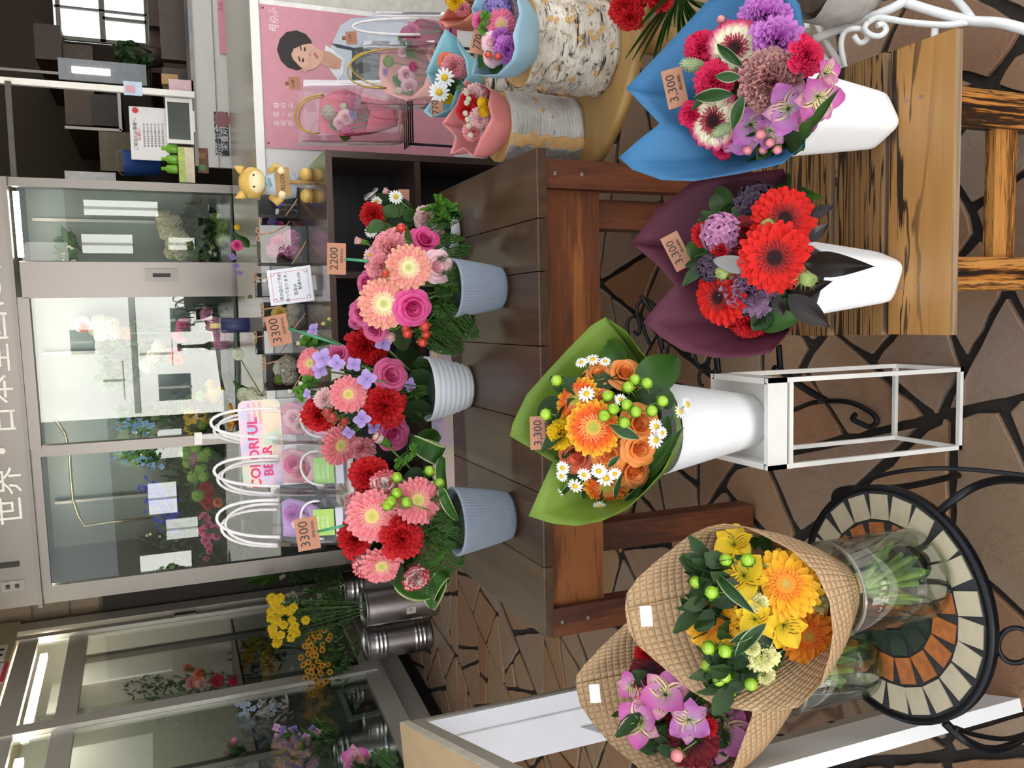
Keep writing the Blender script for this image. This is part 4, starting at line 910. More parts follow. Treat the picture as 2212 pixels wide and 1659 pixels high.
# ================================================================ BOUQUETS
def square_vase(nm, label, base, h, r0, r1, rz, m, grp, ex=5, tiltd=(0, 0)):
    o = thing(nm, label, 'vase', base, grp)
    def rm(a, z): b = a-rz; return 1/(abs(cos(b))**ex+abs(sin(b))**ex)**(1/ex)
    M = Matrix.Translation(base)
    pr = [(r0*.86, .0), (r0, .008)]+[(r0+(r1-r0)*k/8, h*k/8) for k in range(1, 9)]+[(r1-.002, h), (r1-.004, h-.01), (r1*.8, h*.5), (r0*.9, .006)]
    MB().lathe(pr, 56, 0, M, rm).build('vase_body', m, o); return o
M_VASE = mat('f4f4f6', .45, var=.01)
def paper(name, c, c2=None, r=.55, waffle=False):
    t = NT(name); t.set(r, 0, .3); f = t.noise(t.coord(), 3)
    t.base(t.ramp(f, [(.3, c), (.7, c2 or c)]))
    if waffle: pass
    tr = t.add('ShaderNodeBsdfTranslucent'); tr.inputs[0].default_value = lin(c2 or c); mx = t.add('ShaderNodeMixShader'); mx.inputs[0].default_value = .18
    t.link(t.b.outputs[0], mx.inputs[1]); t.link(tr.outputs[0], mx.inputs[2]); t.link(mx.outputs[0], t.out.inputs[0]); return t.m

# ---- blue
vb = P(1903, 262, z=.300); square_vase('tapered_vase', 'white tapered square vase standing under the blue wrapped bouquet', vb, .190, .037, .056, radians(28), M_VASE, 'white tapered vases')
nb = vb+Vector((0, 0, .17)); bo = thing('bouquet', 'bouquet of pink and orchid flowers wrapped in blue paper', 'bouquet', nb)
wrapper(bo, [(1352, 190, 1.44), (1390, 230, 1.42), (1425, 267, 1.40), (1380, 302, 1.41), (1337, 340, 1.42), (1365, 366, 1.40), (1430, 389, 1.37), (1500, 391, 1.34), (1600, 374, 1.30), (1690, 354, 1.27), (1738, 312, 1.30), (1752, 250, 1.345), (1750, 190, 1.36), (1740, 100, 1.355), (1728, 10, 1.34), (1680, -50, 1.34), (1600, -60, 1.40), (1530, 0, 1.44), (1440, 98, 1.45)], nb, .035, paper('blue_paper', '386f9c', '427ba8', .5), .22)
arrange(bo, [('ger.candy', 1586, 101, 116, (-.1, -.2)), ('ger.candy', 1536, 262, 124, (-.75, .15)), ('car.orchid', 1657, 26, 112), ('car.orchid', 1684, 80, 118), ('car.hot', 1748, 116, 84), ('car.hot', 1508, 99, 78), ('car.hot', 1540, 178, 92), ('car.hot', 1490, 250, 60), ('car.hot', 1557, 325, 46, (-.5, .6)), ('car.hot', 1615, 150, 66, (0, 0), .03),
 ('ruf.antique', 1668, 178, 146), ('als.lilac', 1704, 236, 108, (.1, .2)), ('als.pink', 1768, 210, 100, (.3, .2)), ('als.pink', 1745, 250, 70, (.3, .5)), ('als.lilac', 1622, 272, 96), ('als.pink', 1786, 158, 64), ('als.lilac', 1664, 284, 74), ('als.lilac', 1590, 300, 70), ('pha', 1494, 141, 70, (-2.4, -.6)), ('pha', 1555, 284, 60, (-1.6, .9), -.02),
 ('ber.pink', 1644, 291, 23, (.3, .6), -.02), ('ber.pink', 1664, 309, 20, (.3, .6), -.02), ('ber.pink', 1614, 325, 23, (-.5, .6), -.02), ('ber.pink', 1649, 325, 19, (0, .6), -.02), ('ber.pink', 1680, 325, 20, (.4, .6), -.02), ('ber.pink', 1638, 356, 22, (0, .9), -.02), ('ber.pink', 1557, 42, 19, (-.6, -.5))],
 1.285, (1625, 180), 150, .07, [('vari', 1608, 146, 1538, 90, 24, -.025), ('vari', 1600, 167, 1541, 165, 25, -.03), ('vari', 1586, 203, 1490, 211, 32, -.03), ('vari', 1606, 208, 1577, 282, 32, -.035), ('lance', 1752, 278, 1803, 198, 20, -.03), ('dark', 1700, 270, 1735, 330, 40, .03), ('dark', 1640, 300, 1690, 345, 44, .05), ('dark', 1560, 190, 1520, 300, 60, .05), ('dark', 1700, 60, 1600, 80, 70, .06), ('dark', 1640, 240, 1560, 240, 70, .05), ('dark', 1720, 180, 1760, 260, 60, .05), ('dark', 1640, 110, 1580, 150, 60, .05), ('lance', 1730, 300, 1760, 250, 30, -.02), ('dark', 1700, 320, 1740, 285, 40, .0)], nb, fr=.10)
foliage(bo, [(1640, 180, 90, 120), (1700, 290, 40, 50)], 1.335, 90, .045, .013, C_DLEAF, .02)
price(bo, 1458, 190, 1.375, 84, 44, 12, '3,300', '(税込価格)', sz=.62)

# ---- maroon
vr = P(1912, 598, z=.300); square_vase('tapered_vase', 'white tapered square vase standing under the maroon wrapped bouquet', vr, .185, .037, .055, radians(-22), M_VASE, 'white tapered vases')
nr_ = vr+Vector((0, 0, .165)); bo = thing('bouquet', 'bouquet of red gerberas and dusky carnations wrapped in maroon paper', 'bouquet', nr_)
wrapper(bo, [(1363, 525, 1.48), (1420, 573, 1.44), (1457, 616, 1.41), (1422, 655, 1.41), (1389, 696, 1.41), (1426, 727, 1.39), (1474, 758, 1.37), (1545, 773, 1.34), (1610, 772, 1.31), (1664, 762, 1.29), (1704, 715, 1.31), (1722, 660, 1.345), (1728, 600, 1.36), (1722, 530, 1.365), (1716, 470, 1.355), (1708, 410, 1.345), (1692, 364, 1.35), (1600, 376, 1.39), (1495, 393, 1.44), (1425, 448, 1.47)], nr_, .035, paper('maroon_paper', '582736', '622d3f', .55), .22)
arrange(bo, [('ger.red', 1674, 557, 148, (.05, .05), -.02), ('ger.red', 1698, 469, 138, (.25, -.25)), ('ger.red', 1545, 644, 124, (-1.1, .25)), ('ros.wine', 1603, 510, 92, (-.25, -.1)), ('car.red', 1619, 704, 84, (-.1, .8)), ('car.red', 1516, 504, 58), ('car.red', 1553, 540, 44), ('car.dusk', 1616, 634, 120), ('clu.dusk', 1634, 432, 92), ('clu.rose', 1556, 502, 90), ('clu.dusk', 1532, 578, 60), ('clu.dusk', 1608, 446, 60), ('nig', 1657, 487, 46, (-.4, -.1), -.02), ('nig', 1749, 604, 54, (.5, .3), -.02), ('nig', 1558, 590, 44, (-.5, .3), -.02), ('ruf.dusk', 1640, 440, 50)],
 1.285, (1620, 570), 150, .07, [('ovate', 1582, 458, 1531, 404, 58), ('ovate', 1705, 410, 1680, 376, 44), ('lance', 1716, 412, 1768, 427, 26), ('ovate', 1532, 549, 1474, 530, 42), ('ovate', 1636, 690, 1718, 690, 58), ('ovate', 1610, 690, 1555, 722, 66, .04), ('black', 1736, 568, 1869, 576, 54, -.03), ('black', 1702, 636, 1790, 710, 54, -.01), ('black', 1745, 524, 1790, 480, 26), ('black', 1750, 466, 1800, 444, 26), ('black', 1678, 638, 1690, 684, 32), ('black', 1700, 640, 1786, 610, 40, .02), ('grey', 1620, 577, 1538, 562, 38, -.03), ('lance', 1665, 735, 1690, 700, 40, .03), ('dark', 1600, 560, 1560, 640, 80, .06), ('dark', 1640, 520, 1560, 460, 80, .06), ('dark', 1660, 640, 1620, 740, 80, .06), ('dark', 1680, 500, 1720, 560, 80, .07)], nr_, fr=.10)
foliage(bo, [(1620, 560, 90, 130), (1690, 660, 40, 50)], 1.335, 80, .045, .015, C_DLEAF, .02)
price(bo, 1462, 543, 1.395, 80, 40, 27, '3,300', '(税込価格)', sz=.62)

# ---- orange in green paper
vo = P(1622, 908, z=.437); MV = Matrix.Translation(vo)
ov = thing('cone_vase', 'white round cone vase on the white plant stand', 'vase', vo)
MB().lathe([(.045, 0), (.049, .006), (.083, .205), (.081, .205), (.047, .008)], 64, 0, MV).build('vase_body', M_VASE, ov)
no = vo+Vector((0, 0, .19)); bo = thing('bouquet', 'bouquet of orange roses, gerberas and green berries wrapped in green paper', 'bouquet', no)
wrapper(bo, [(1308, 685, 1.49), (1277, 703, 1.5), (1232, 749, 1.51), (1176, 809, 1.52), (1138, 852, 1.52), (1108, 913, 1.51), (1101, 942, 1.50), (1150, 970, 1.47), (1194, 998, 1.44), (1170, 1050, 1.43), (1142, 1115, 1.42), (1194, 1131, 1.41), (1245, 1136, 1.40), (1300, 1125, 1.38), (1350, 1102, 1.36), (1395, 1060, 1.34), (1430, 1020, 1.335), (1462, 960, 1.35), (1458, 900, 1.40), (1440, 850, 1.41), (1415, 790, 1.41), (1380, 756, 1.41), (1353, 716, 1.45)], no, .05, paper('green_paper', '66812a', '748f36', .45), .2)
arrange(bo, [('ger.sunset', 1280, 923, 118, (-.15, -.05), -.02), ('ger.sunset', 1240, 860, 104, (-.8, -.5)), ('ger.sunset', 1308, 1060, 100, (-.15, .9)), ('car.gold', 1208, 936, 72, (-.6, 0)), ('ros.orange', 1386, 971, 86), ('ros.orange', 1374, 1022, 96), ('ros.orange', 1386, 914, 88), ('ros.orange', 1312, 984, 80, (-.1, .1), -.01), ('ros.coral', 1243, 988, 92), ('ros.orange', 1292, 806, 68), ('ros.orange', 1352, 800, 80), ('ros.coral', 1300, 862, 56)]
 + [('ber.green', x, y, 25, ((x-1310)/140, (y-900)/140), -.03) for x, y in ((1201, 821), (1177, 895), (1313, 854), (1358, 835), (1373, 819), (1399, 827), (1355, 874), (1326, 883), (1305, 898), (1375, 889), (1410, 887), (1433, 866), (1350, 914))]
 + [('dai', x, y, d, ((x-1310)/180, (y-930)/180), -.03) for x, y, d in ((1280, 774, 30), (1255, 781, 26), (1307, 779, 24), (1266, 849, 36), (1341, 862, 26), (1419, 921, 32), (1419, 951, 38), (1432, 935, 26), (1261, 1027, 30), (1309, 1035, 42), (1293, 1019, 34), (1328, 1025, 28), (1241, 1052, 34), (1214, 1012, 30), (1212, 1030, 26), (1201, 1068, 28), (1196, 1080, 24), (1488, 873, 32), (1472, 888, 30), (1295, 1096, 28))],
 1.375, (1315, 925), 140, .06, [('ovate', 1385, 845, 1467, 760, 88), ('ovate', 1352, 792, 1298, 733, 54), ('dark', 1218, 870, 1155, 905, 58), ('dark', 1385, 870, 1428, 835, 46), ('dark', 1425, 880, 1450, 845, 46), ('dark', 1240, 1010, 1175, 1010, 50), ('dark', 1262, 1060, 1205, 1085, 56), ('vari', 1382, 947, 1312, 917, 26, -.03), ('vari', 1338, 986, 1309, 1011, 16, -.03), ('vari', 1330, 1080, 1340, 1024, 14, -.03), ('vari', 1346, 1105, 1380, 1052, 22, -.01), ('vari', 1245, 1040, 1205, 1075, 14, -.02), ('ovate', 1290, 1040, 1275, 1105, 46), ('lance', 1400, 1035, 1465, 930, 30), ('lance', 1385, 1060, 1440, 985, 34, .03), ('dark', 1300, 900, 1340, 1000, 90, .06), ('dark', 1340, 860, 1260, 900, 90, .06), ('dark', 1400, 930, 1390, 860, 70, .05), ('dark', 1270, 960, 1330, 1060, 90, .06), ('dark', 1420, 960, 1440, 900, 50, .03)], no, fr=.05)
foliage(bo, [(1320, 920, 100, 130)], 1.425, 90, .045, .015, C_DLEAF, .02)
price(bo, 1168, 935, 1.455, 72, 46, 2, '3,300', '(税込価格)', sz=.55)

# ---- two glass cylinders on the mosaic table
M_GLASS = glass('clear_glass', .03, (.965, .985, .97, 1)); M_WATER = glass('vase_water', .05, (.90, .97, .85, 1), .01)
def cyl_vase(label, c, r, h, wl):
    o = thing('glass_vase', label, 'vase', c, 'clear glass cylinder vases'); M = Matrix.Translation(c)
    MB().lathe([(r*.9, .0), (r, .008), (r, h), (r-.003, h+.001), (r-.004, h), (r-.004, .012)], 56, 0, M).build('vase_body', M_GLASS, o)
    MB().lathe([(r-.005, h-.002), (r+.0005, h-.002), (r+.0005, h+.0015), (r-.005, h+.0015), (r-.005, h-.002)], 56, 0, M, cap0=False).build('rim', glass('glass_edge', .14, (.93, .97, .95, 1)), o)
    w = MB().lathe([(r-.0065, .014), (r-.0055, .02), (r-.0055, wl)], 48, 0, M, cap1=True).build('water', M_WATER, o); return o
g1 = P(1978, 1238, z=TZ+.002); cyl_vase('clear glass cylinder of water holding the yellow bouquet', g1, .072, .175, .085)
g2 = P(1850, 1420, z=TZ+.002); cyl_vase('clear glass cylinder of water behind, holding the pink bouquet', g2, .066, .165, .075)
def waffle():
    t = NT('waffle_paper'); t.set(.6, 0, .3); t.base(t.ramp(t.noise(t.coord(), 4), [(.3, 'cba67c'), (.7, 'dab890')]))
    at = t.add('ShaderNodeAttribute', attribute_name='t'); ac = t.add('ShaderNodeAttribute', attribute_name='c')
    a = t.math('SINE', t.math('MULTIPLY', at.outputs['Fac'], 262)); b = t.math('SINE', t.math('MULTIPLY', ac.outputs['Fac'], 262))
    t.bump(t.math('POWER', t.math('MULTIPLY', t.math('ABSOLUTE', a), t.math('ABSOLUTE', b)), .5), 1.0, .003)
    tr = t.add('ShaderNodeBsdfTranslucent'); tr.inputs[0].default_value = lin('c79a62'); mx = t.add('ShaderNodeMixShader'); mx.inputs[0].default_value = .25
    t.link(t.b.outputs[0], mx.inputs[1]); t.link(tr.outputs[0], mx.inputs[2]); t.link(mx.outputs[0], t.out.inputs[0]); return t.m
M_WAFF = waffle(); M_STEMG = mat('a6c866', .4, var=.35); M_TWINE = mat('a58560', .8, var=.2)
def stems_in(par, top, bot, n, r):
    for k in range(n):
        a = k*G; p = top+Vector((.012*cos(a), .012*sin(a), 0)); b = bot+Vector((r*sqrt((k+.5)/n)*cos(a+2), r*sqrt((k+.5)/n)*sin(a+2), ru(0, .02)))
        MB().tube([p, p.lerp(b, .5)+Vector((0, 0, .0)), b], ru(.0035, .0062), 8).build('stem', M_STEMG, par)
    for k in range(9):
        a = k*1.7; b = bot+Vector((r*.95*cos(a), r*.95*sin(a), ru(-.01, .05))); leaf(par, 'pale', top.lerp(bot, .45), b, .024, k)
    MB().lathe([(.016, -.006), (.018, 0), (.016, .006)], 18, 0, Matrix.Translation(top), cap0=False).build('twine', M_TWINE, par)
n1 = g1+Vector((0, 0, .135)); bo = thing('bouquet', 'bouquet of yellow gerberas in waffle textured brown paper in the front glass vase', 'bouquet', n1)
wrapper(bo, [(1350, 1315, 1.36), (1353, 1283, 1.36), (1376, 1250, 1.355), (1415, 1214, 1.35), (1490, 1156, 1.33), (1530, 1138, 1.31), (1565, 1131, 1.30), (1610, 1138, 1.28), (1659, 1162, 1.26), (1708, 1188, 1.235), (1762, 1235, 1.215), (1792, 1300, 1.205), (1799, 1367, 1.20), (1793, 1413, 1.20), (1773, 1480, 1.205), (1724, 1528, 1.22), (1643, 1540, 1.25), (1545, 1524, 1.28), (1495, 1494, 1.30), (1448, 1455, 1.32), (1376, 1393, 1.35), (1357, 1361, 1.36)], n1, .03, M_WAFF, .25)
arrange(bo, [('ger.yellow', 1698, 1260, 146, (.05, -.1), -.015), ('ger.yellow', 1532, 1341, 132, (-.5, .1)), ('ger.orange', 1752, 1379, 126, (.4, .35)), ('als.yellow', 1606, 1242, 104, (-.1, -.2)), ('als.yellow', 1694, 1352, 96, (.1, .2)), ('als.yellow', 1630, 1338, 80), ('als.yellow', 1585, 1175, 84, (-.2, -.6)), ('car.lemon', 1644, 1420, 74), ('car.lemon', 1650, 1462, 50, (0, .8)), ('car.lemon', 1635, 1302, 46), ('car.lemon', 1772, 1300, 50), ('car.lemon', 1622, 1400, 40)]
 + [('ber.green', x, y, 29, ((x-1620)/150, (y-1340)/150), -.03) for x, y in ((1503, 1216), (1503, 1257), (1567, 1208), (1615, 1208), (1536, 1279), (1529, 1401), (1565, 1408), (1528, 1439), (1565, 1462), (1578, 1494), (1622, 1480), (1552, 1470))],
 1.225, (1640, 1330), 150, .06, [('vari', 1632, 1326, 1528, 1226, 26, -.03), ('vari', 1655, 1346, 1580, 1421, 30, -.03), ('vari', 1640, 1360, 1572, 1390, 20, -.02), ('lance', 1630, 1190, 1640, 1140, 24), ('ovate', 1640, 1180, 1670, 1170, 40), ('dark', 1560, 1240, 1500, 1240, 60, .03), ('dark', 1600, 1300, 1560, 1400, 80, .05), ('dark', 1640, 1250, 1560, 1220, 80, .05), ('dark', 1680, 1340, 1640, 1460, 80, .05), ('dark', 1560, 1420, 1600, 1500, 60, .04), ('ovate', 1660, 1430, 1690, 1440, 30), ('dark', 1700, 1280, 1760, 1340, 80, .06)], n1)
foliage(bo, [(1600, 1310, 90, 120), (1560, 1260, 50, 60), (1590, 1440, 50, 50)], 1.262, 130, .042, .013, C_DLEAF, .02)
MB().box((-.016, -.009, 0), (.016, .009, .0005)).build('sticker', mat('f2f0ee', .4, var=.02), bo, frame(P(1396, 1331, w=1.325), CR-CD*.1, (CC-P(1396, 1331, w=1.3)).cross(CR)))
stems_in(bo, n1+Vector((0, 0, -.005)), g1+Vector((0, 0, .025)), 18, .055)
n2 = g2+Vector((0, 0, .13)); bo = thing('bouquet', 'bouquet of pink alstroemerias in waffle textured brown paper in the rear glass vase', 'bouquet', n2)
wrapper(bo, [(1243, 1478, 1.50), (1245, 1460, 1.5), (1259, 1440, 1.49), (1300, 1396, 1.48), (1350, 1348, 1.46), (1430, 1300, 1.43), (1520, 1320, 1.38), (1590, 1400, 1.34), (1620, 1480, 1.32), (1625, 1545, 1.31), (1604, 1602, 1.31), (1585, 1655, 1.32), (1540, 1720, 1.35), (1460, 1720, 1.38), (1383, 1662, 1.42), (1318, 1608, 1.46), (1275, 1555, 1.485), (1253, 1522, 1.5)], n2, .03, M_WAFF, .25)
arrange(bo, [('ger.wine', 1404, 1446, 100, (-.4, -.5)), ('ger.wine', 1490, 1598, 124, (0, .3)), ('als.pink', 1437, 1500, 104), ('als.pink', 1383, 1560, 100), ('als.lilac', 1488, 1556, 90), ('als.pink', 1566, 1584, 120, (.3, .1)), ('als.pink', 1364, 1480, 60), ('als.pink', 1600, 1560, 70), ('car.picotee', 1389, 1498, 36), ('car.picotee', 1510, 1648, 56), ('car.picotee', 1550, 1648, 56), ('ber.pink', 1462, 1633, 28, (-.2, .4), -.03), ('car.red', 1530, 1570, 50), ('car.red', 1395, 1410, 60)],
 1.345, (1470, 1540), 140, .06, [('lance', 1440, 1560, 1388, 1620, 26), ('vari', 1510, 1490, 1470, 1530, 26), ('lance', 1370, 1530, 1312, 1550, 14), ('lance', 1430, 1530, 1410, 1560, 30), ('dark', 1440, 1480, 1500, 1560, 80, .05), ('dark', 1460, 1560, 1400, 1520, 80, .05), ('dark', 1520, 1540, 1560, 1640, 80, .05), ('ovate', 1470, 1590, 1430, 1630, 34)], n2)
foliage(bo, [(1460, 1540, 80, 100), (1540, 1590, 50, 60)], 1.385, 100, .042, .013, C_DLEAF, .02)
MB().box((-.016, -.009, 0), (.016, .009, .0005)).build('sticker', mat('f2f0ee', .4, var=.02), bo, frame(P(1285, 1498, w=1.465), CR-CD*.1, (CC-P(1285, 1498, w=1.46)).cross(CR)))
stems_in(bo, n2+Vector((0, 0, -.005)), g2+Vector((0, 0, .03)), 13, .045)
# ================================================================ POTTED ARRANGEMENTS ON THE STAINED TABLE
M_BLUEP = mat('848d9a', .6, var=.05, sc=40); M_WHITEP = mat('d9dde3', .5, var=.03); M_FOAM = mat('1d2f22', .9, var=.3, sc=80)
TBZ = .6525
def ribbed_pot(nm, par, c, r0, r1, h, m, vertical=True, n=56):
    M = Matrix.Translation(c); pr = [(r0*.9, 0), (r0, .008)]
    for k in range(1, 25):
        s = k/24; w = 0 if vertical else .0016*sin(s*2*pi*8)
        pr.append((r0+(r1-r0)*s**.75+w, h*s))
    pr += [(r1-.004, h+.001), (r1-.008, h-.004), (r1-.012, h-.03)]
    rm = (lambda a, z: 1+.022*cos(n*a)*(z > .006)) if vertical else (lambda a, z: 1+.004*sin(3*a+z*60))
    o = MB().lathe(pr, n*4 if vertical else 64, 0, M, rm).build(nm, m, par)
    MB().lathe([(r1-.01, h-.03), (r1*.7, h-.01), (.001, h)], 32, 0, M).build('floral_foam', M_FOAM, par); return o
def pot_at(px, py, dy): p = P(px, py, z=TBZ); return p+Vector((0, dy, 0))
# right blue pot
c = pot_at(1103, 620, .05); A = thing('flower_arrangement', 'pink rose and peach gerbera arrangement in blue grey ribbed pot', 'flower arrangement', c)
ribbed_pot('pot', A, c, .047, .071, .132, M_BLUEP); nk = c+Vector((0, 0, .12))
arrange(A, [('ger.peach', 884, 578, 96, (.2, 0), -.02), ('ger.peach', 829, 657, 108, (0, .1), -.02), ('ros.hot', 921, 513, 70), ('ros.hot', 894, 668, 84, (.2, .2), -.02), ('ros.blush', 948, 576, 74, (.3, 0), -.02), ('car.pink', 845, 530, 92), ('car.pink', 822, 572, 70), ('car.pink', 850, 600, 60, (0, 0), .03), ('ros.pink', 785, 612, 56, (-.8, 0)), ('ros.pink', 776, 680, 60, (-.5, .3)), ('bud.blush', 776, 521, 30, (-1.5, -.3)), ('dai.pink', 796, 553, 32, (-.6, -.1)), ('bud.blush', 845, 724, 38, (-.3, 1)), ('ber.red', 867, 492, 22, (0, -.5), -.03), ('ber.red', 832, 591, 17, (-.2, 0), -.04), ('ber.red', 918, 705, 24, (.2, .6), -.02), ('ber.red', 880, 721, 22, (0, .7), -.02), ('ber.red', 913, 740, 22, (.2, .8), -.02), ('ber.red', 921, 722, 20, (.2, .7), -.01), ('ber.red', 876, 708, 18, (.0, .7), -.01), ('ros.pink', 806, 716, 60, (-.4, .5), .03)],
 1.99, (865, 610), 120, .09, [('fern', 930, 620, 1000, 605, 80), ('fern', 935, 680, 1012, 715, 90), ('fern', 900, 700, 990, 768, 70), ('fern', 940, 640, 1010, 660, 80, -.01), ('fern', 940, 545, 1008, 520, 70), ('fern', 930, 500, 985, 455, 60), ('plume', 930, 600, 985, 640, 80), ('plume', 940, 560, 1000, 548, 70), ('plume', 925, 640, 985, 690, 80), ('ovate', 940, 660, 975, 690, 46), ('dark', 880, 540, 950, 520, 80, .05), ('dark', 860, 620, 930, 640, 100, .07), ('dark', 860, 560, 800, 600, 80, .06), ('dark', 880, 700, 850, 760, 60, .04), ('lance', 830, 480, 790, 500, 30), ('ovate', 870, 500, 885, 525, 34, -.01), ('pars', 935, 480, 990, 440, 50), ('pars', 930, 455, 975, 445, 50), ('plume', 960, 590, 1012, 580, 70, -.06), ('plume', 955, 640, 1010, 640, 80, -.06), ('plume', 950, 670, 1000, 690, 80, -.05), ('fern', 965, 610, 1022, 600, 60, -.06), ('plume', 950, 560, 995, 560, 60, -.05), ('fern', 950, 650, 1015, 735, 80, -.05)], nk)
price(A, 727, 559, 2.02, 68, 40, 0, '2200', '(税抜2000)', stick=(815, 566), dw=.0, name='price_pick', sz=.62)
# middle white pot
c = pot_at(1026, 838, .05); A = thing('flower_arrangement', 'red carnation and lilac stock arrangement in a white ringed pot', 'flower arrangement', c)
ribbed_pot('pot', A, c, .055, .090, .125, M_WHITEP, False); nk = c+Vector((0, 0, .11))
arrange(A, [('ger.pink', 753, 852, 78, (.1, 0), -.03), ('ger.pink', 740, 964, 86, (.8, .3), -.02), ('ger.pink', 666, 784, 66, (-.6, -.1)), ('car.red', 793, 742, 92), ('car.red', 834, 877, 96, (.3, 0), -.02), ('car.red', 682, 900, 80, (-.5, .3)), ('ros.pink', 848, 810, 76, (.3, -.1), -.03), ('ros.pink', 852, 941, 78, (.3, .3), -.03), ('ros.pink', 730, 762, 52), ('ros.pink', 770, 690, 40, (-.2, -.6), .03), ('car.blush', 698, 862, 46, (-.4, 0)), ('car.pink', 782, 974, 60, (0, .6)),
 ('flo.lilac', 829, 740, 42, (.2, -.3), -.05), ('flo.lilac', 792, 819, 46, (0, 0), -.05), ('flo.lilac', 675, 711, 34, (-.6, -.5), -.02), ('flo.lilac', 695, 773, 48, (-.3, -.2), -.04), ('flo.lilac', 727, 784, 40, (-.2, -.1), -.05), ('flo.lilac', 782, 906, 42, (0, .3), -.03), ('flo.lilac', 886, 831, 34, (.6, 0), -.02), ('flo.lilac', 764, 787, 36, (-.1, 0), -.03), ('flo.lilac', 663, 850, 24, (-.6, 0)), ('flo.lilac', 690, 800, 40, (-.4, 0)), ('flo.lilac', 808, 925, 34, (0, .4)), ('flo.lilac', 752, 935, 30, (-.2, .4)), ('flo.lilac', 705, 950, 24, (-.3, .6)),
 ('ber.rust', 706, 891, 22, (-.3, .1), -.04), ('ber.rust', 718, 903, 24, (-.3, .1), -.04), ('ber.rust', 744, 911, 20, (-.1, .2), -.02), ('ber.rust', 704, 965, 20, (-.4, .5), -.04), ('bud.white', 651, 828, 18, (-1, 0)), ('bud.white', 628, 845, 16, (-1.2, 0)), ('bud.lemon', 700, 700, 16, (-.9, -.5)), ('bud.white', 655, 728, 18, (-1.1, -.4)), ('bud.white', 646, 742, 16, (-1.3, -.4)), ('bud.lemon', 712, 690, 14, (-.9, -.6))],
 2.22, (760, 850), 130, .09, [('dark', 850, 790, 925, 770, 70, .03), ('ovate', 880, 800, 935, 830, 60, .02), ('dark', 870, 860, 940, 890, 80, .04), ('plume', 890, 870, 960, 905, 90), ('plume', 890, 820, 945, 850, 90), ('plume', 880, 900, 955, 925, 90), ('ovate', 900, 780, 930, 850, 60, .03), ('dark', 760, 850, 840, 850, 120, .08), ('dark', 720, 820, 780, 900, 100, .07), ('dark', 760, 760, 800, 800, 90, .07), ('dark', 720, 930, 780, 930, 80, .06), ('lance', 720, 740, 645, 742, 16), ('lance', 700, 850, 625, 845, 14), ('lance', 690, 830, 650, 828, 14), ('pars', 690, 760, 640, 742, 50), ('pars', 680, 850, 640, 830, 44), ('plume', 895, 790, 945, 800, 80, -.05), ('dark', 890, 800, 940, 850, 60, -.04), ('plume', 890, 850, 950, 870, 90, -.05), ('plume', 895, 890, 950, 900, 80, -.04), ('dark', 880, 870, 940, 905, 60, -.03), ('ovate', 905, 770, 935, 830, 50, -.03)], nk)
price(A, 601, 713, 2.24, 66, 46, 13, '3300', '(税抜3000)', stick=(735, 745), name='price_pick', sz=.6)
# left blue pot
c = pot_at(1122, 1122, .055); A = thing('flower_arrangement', 'coral gerbera and red carnation arrangement in a blue grey ribbed pot', 'flower arrangement', c)
ribbed_pot('pot', A, c, .054, .083, .150, M_BLUEP, n=60); nk = c+Vector((0, 0, .135))
arrange(A, [('ger.pink', 803, 1116, 110, (-.05, .1), -.02), ('ger.pink', 906, 1080, 100, (.35, -.1), -.03), ('ger.pink', 825, 1228, 92, (.1, .7)), ('car.red', 760, 1163, 84, (-.5, 0)), ('car.red', 870, 1164, 92, (.2, .1), -.02), ('car.red', 796, 1020, 88, (-.2, -.4)), ('car.red', 880, 1120, 50, (.2, 0), .03), ('car.picotee', 831, 1042, 66, (0, -.4)), ('car.picotee', 788, 1228, 66, (-.3, .7)), ('car.picotee', 902, 1252, 66, (.5, .7)), ('bud.picotee', 820, 948, 46, (-1.2, -.8)), ('car.picotee', 762, 1084, 44, (-.6, -.1))]
 + [('ber.green', x, y, 23, ((x-850)/130, (y-1110)/130), -.05) for x, y in ((857, 1064), (845, 1082), (879, 1084), (837, 1091), (858, 1030), (929, 1016), (951, 1043))],
 2.02, (850, 1125), 130, .09, [('plume', 900, 1170, 985, 1180, 100), ('plume', 910, 1140, 980, 1130, 90), ('plume', 900, 1210, 970, 1225, 100), ('plume', 870, 1240, 930, 1290, 90), ('fern', 930, 1150, 995, 1140, 80), ('fern', 930, 1200, 990, 1230, 80), ('fern', 890, 1260, 950, 1250, 60), ('loop', 890, 950, 955, 985, 90), ('blade', 955, 985, 955, 1075, 30, -.01), ('blade', 850, 1250, 950, 1300, 50), ('blade', 960, 1240, 915, 1325, 52), ('loop', 940, 1290, 958, 1240, 60), ('ovate', 900, 950, 960, 940, 40), ('plume', 890, 940, 900, 1000, 60), ('dark', 840, 1090, 930, 1110, 110, .08), ('dark', 820, 1150, 900, 1220, 110, .08), ('dark', 820, 1060, 780, 1120, 90, .07), ('dark', 870, 1030, 930, 1060, 70, .05), ('pars', 870, 980, 880, 1010, 50), ('pars', 920, 1180, 975, 1150, 50), ('dark', 860, 1200, 820, 1260, 80, .05), ('plume', 935, 1080, 985, 1075, 80, -.06), ('plume', 935, 1120, 995, 1120, 90, -.06), ('plume', 935, 1160, 1000, 1165, 90, -.06), ('plume', 925, 1195, 990, 1205, 90, -.06), ('fern', 940, 1140, 1000, 1180, 70, -.06), ('blade', 950, 1050, 985, 1130, 26, -.07)], nk)
price(A, 664, 1153, 2.05, 70, 48, 9, '3300', '(税抜3000)', stick=(745, 1135), name='price_pick', sz=.6)
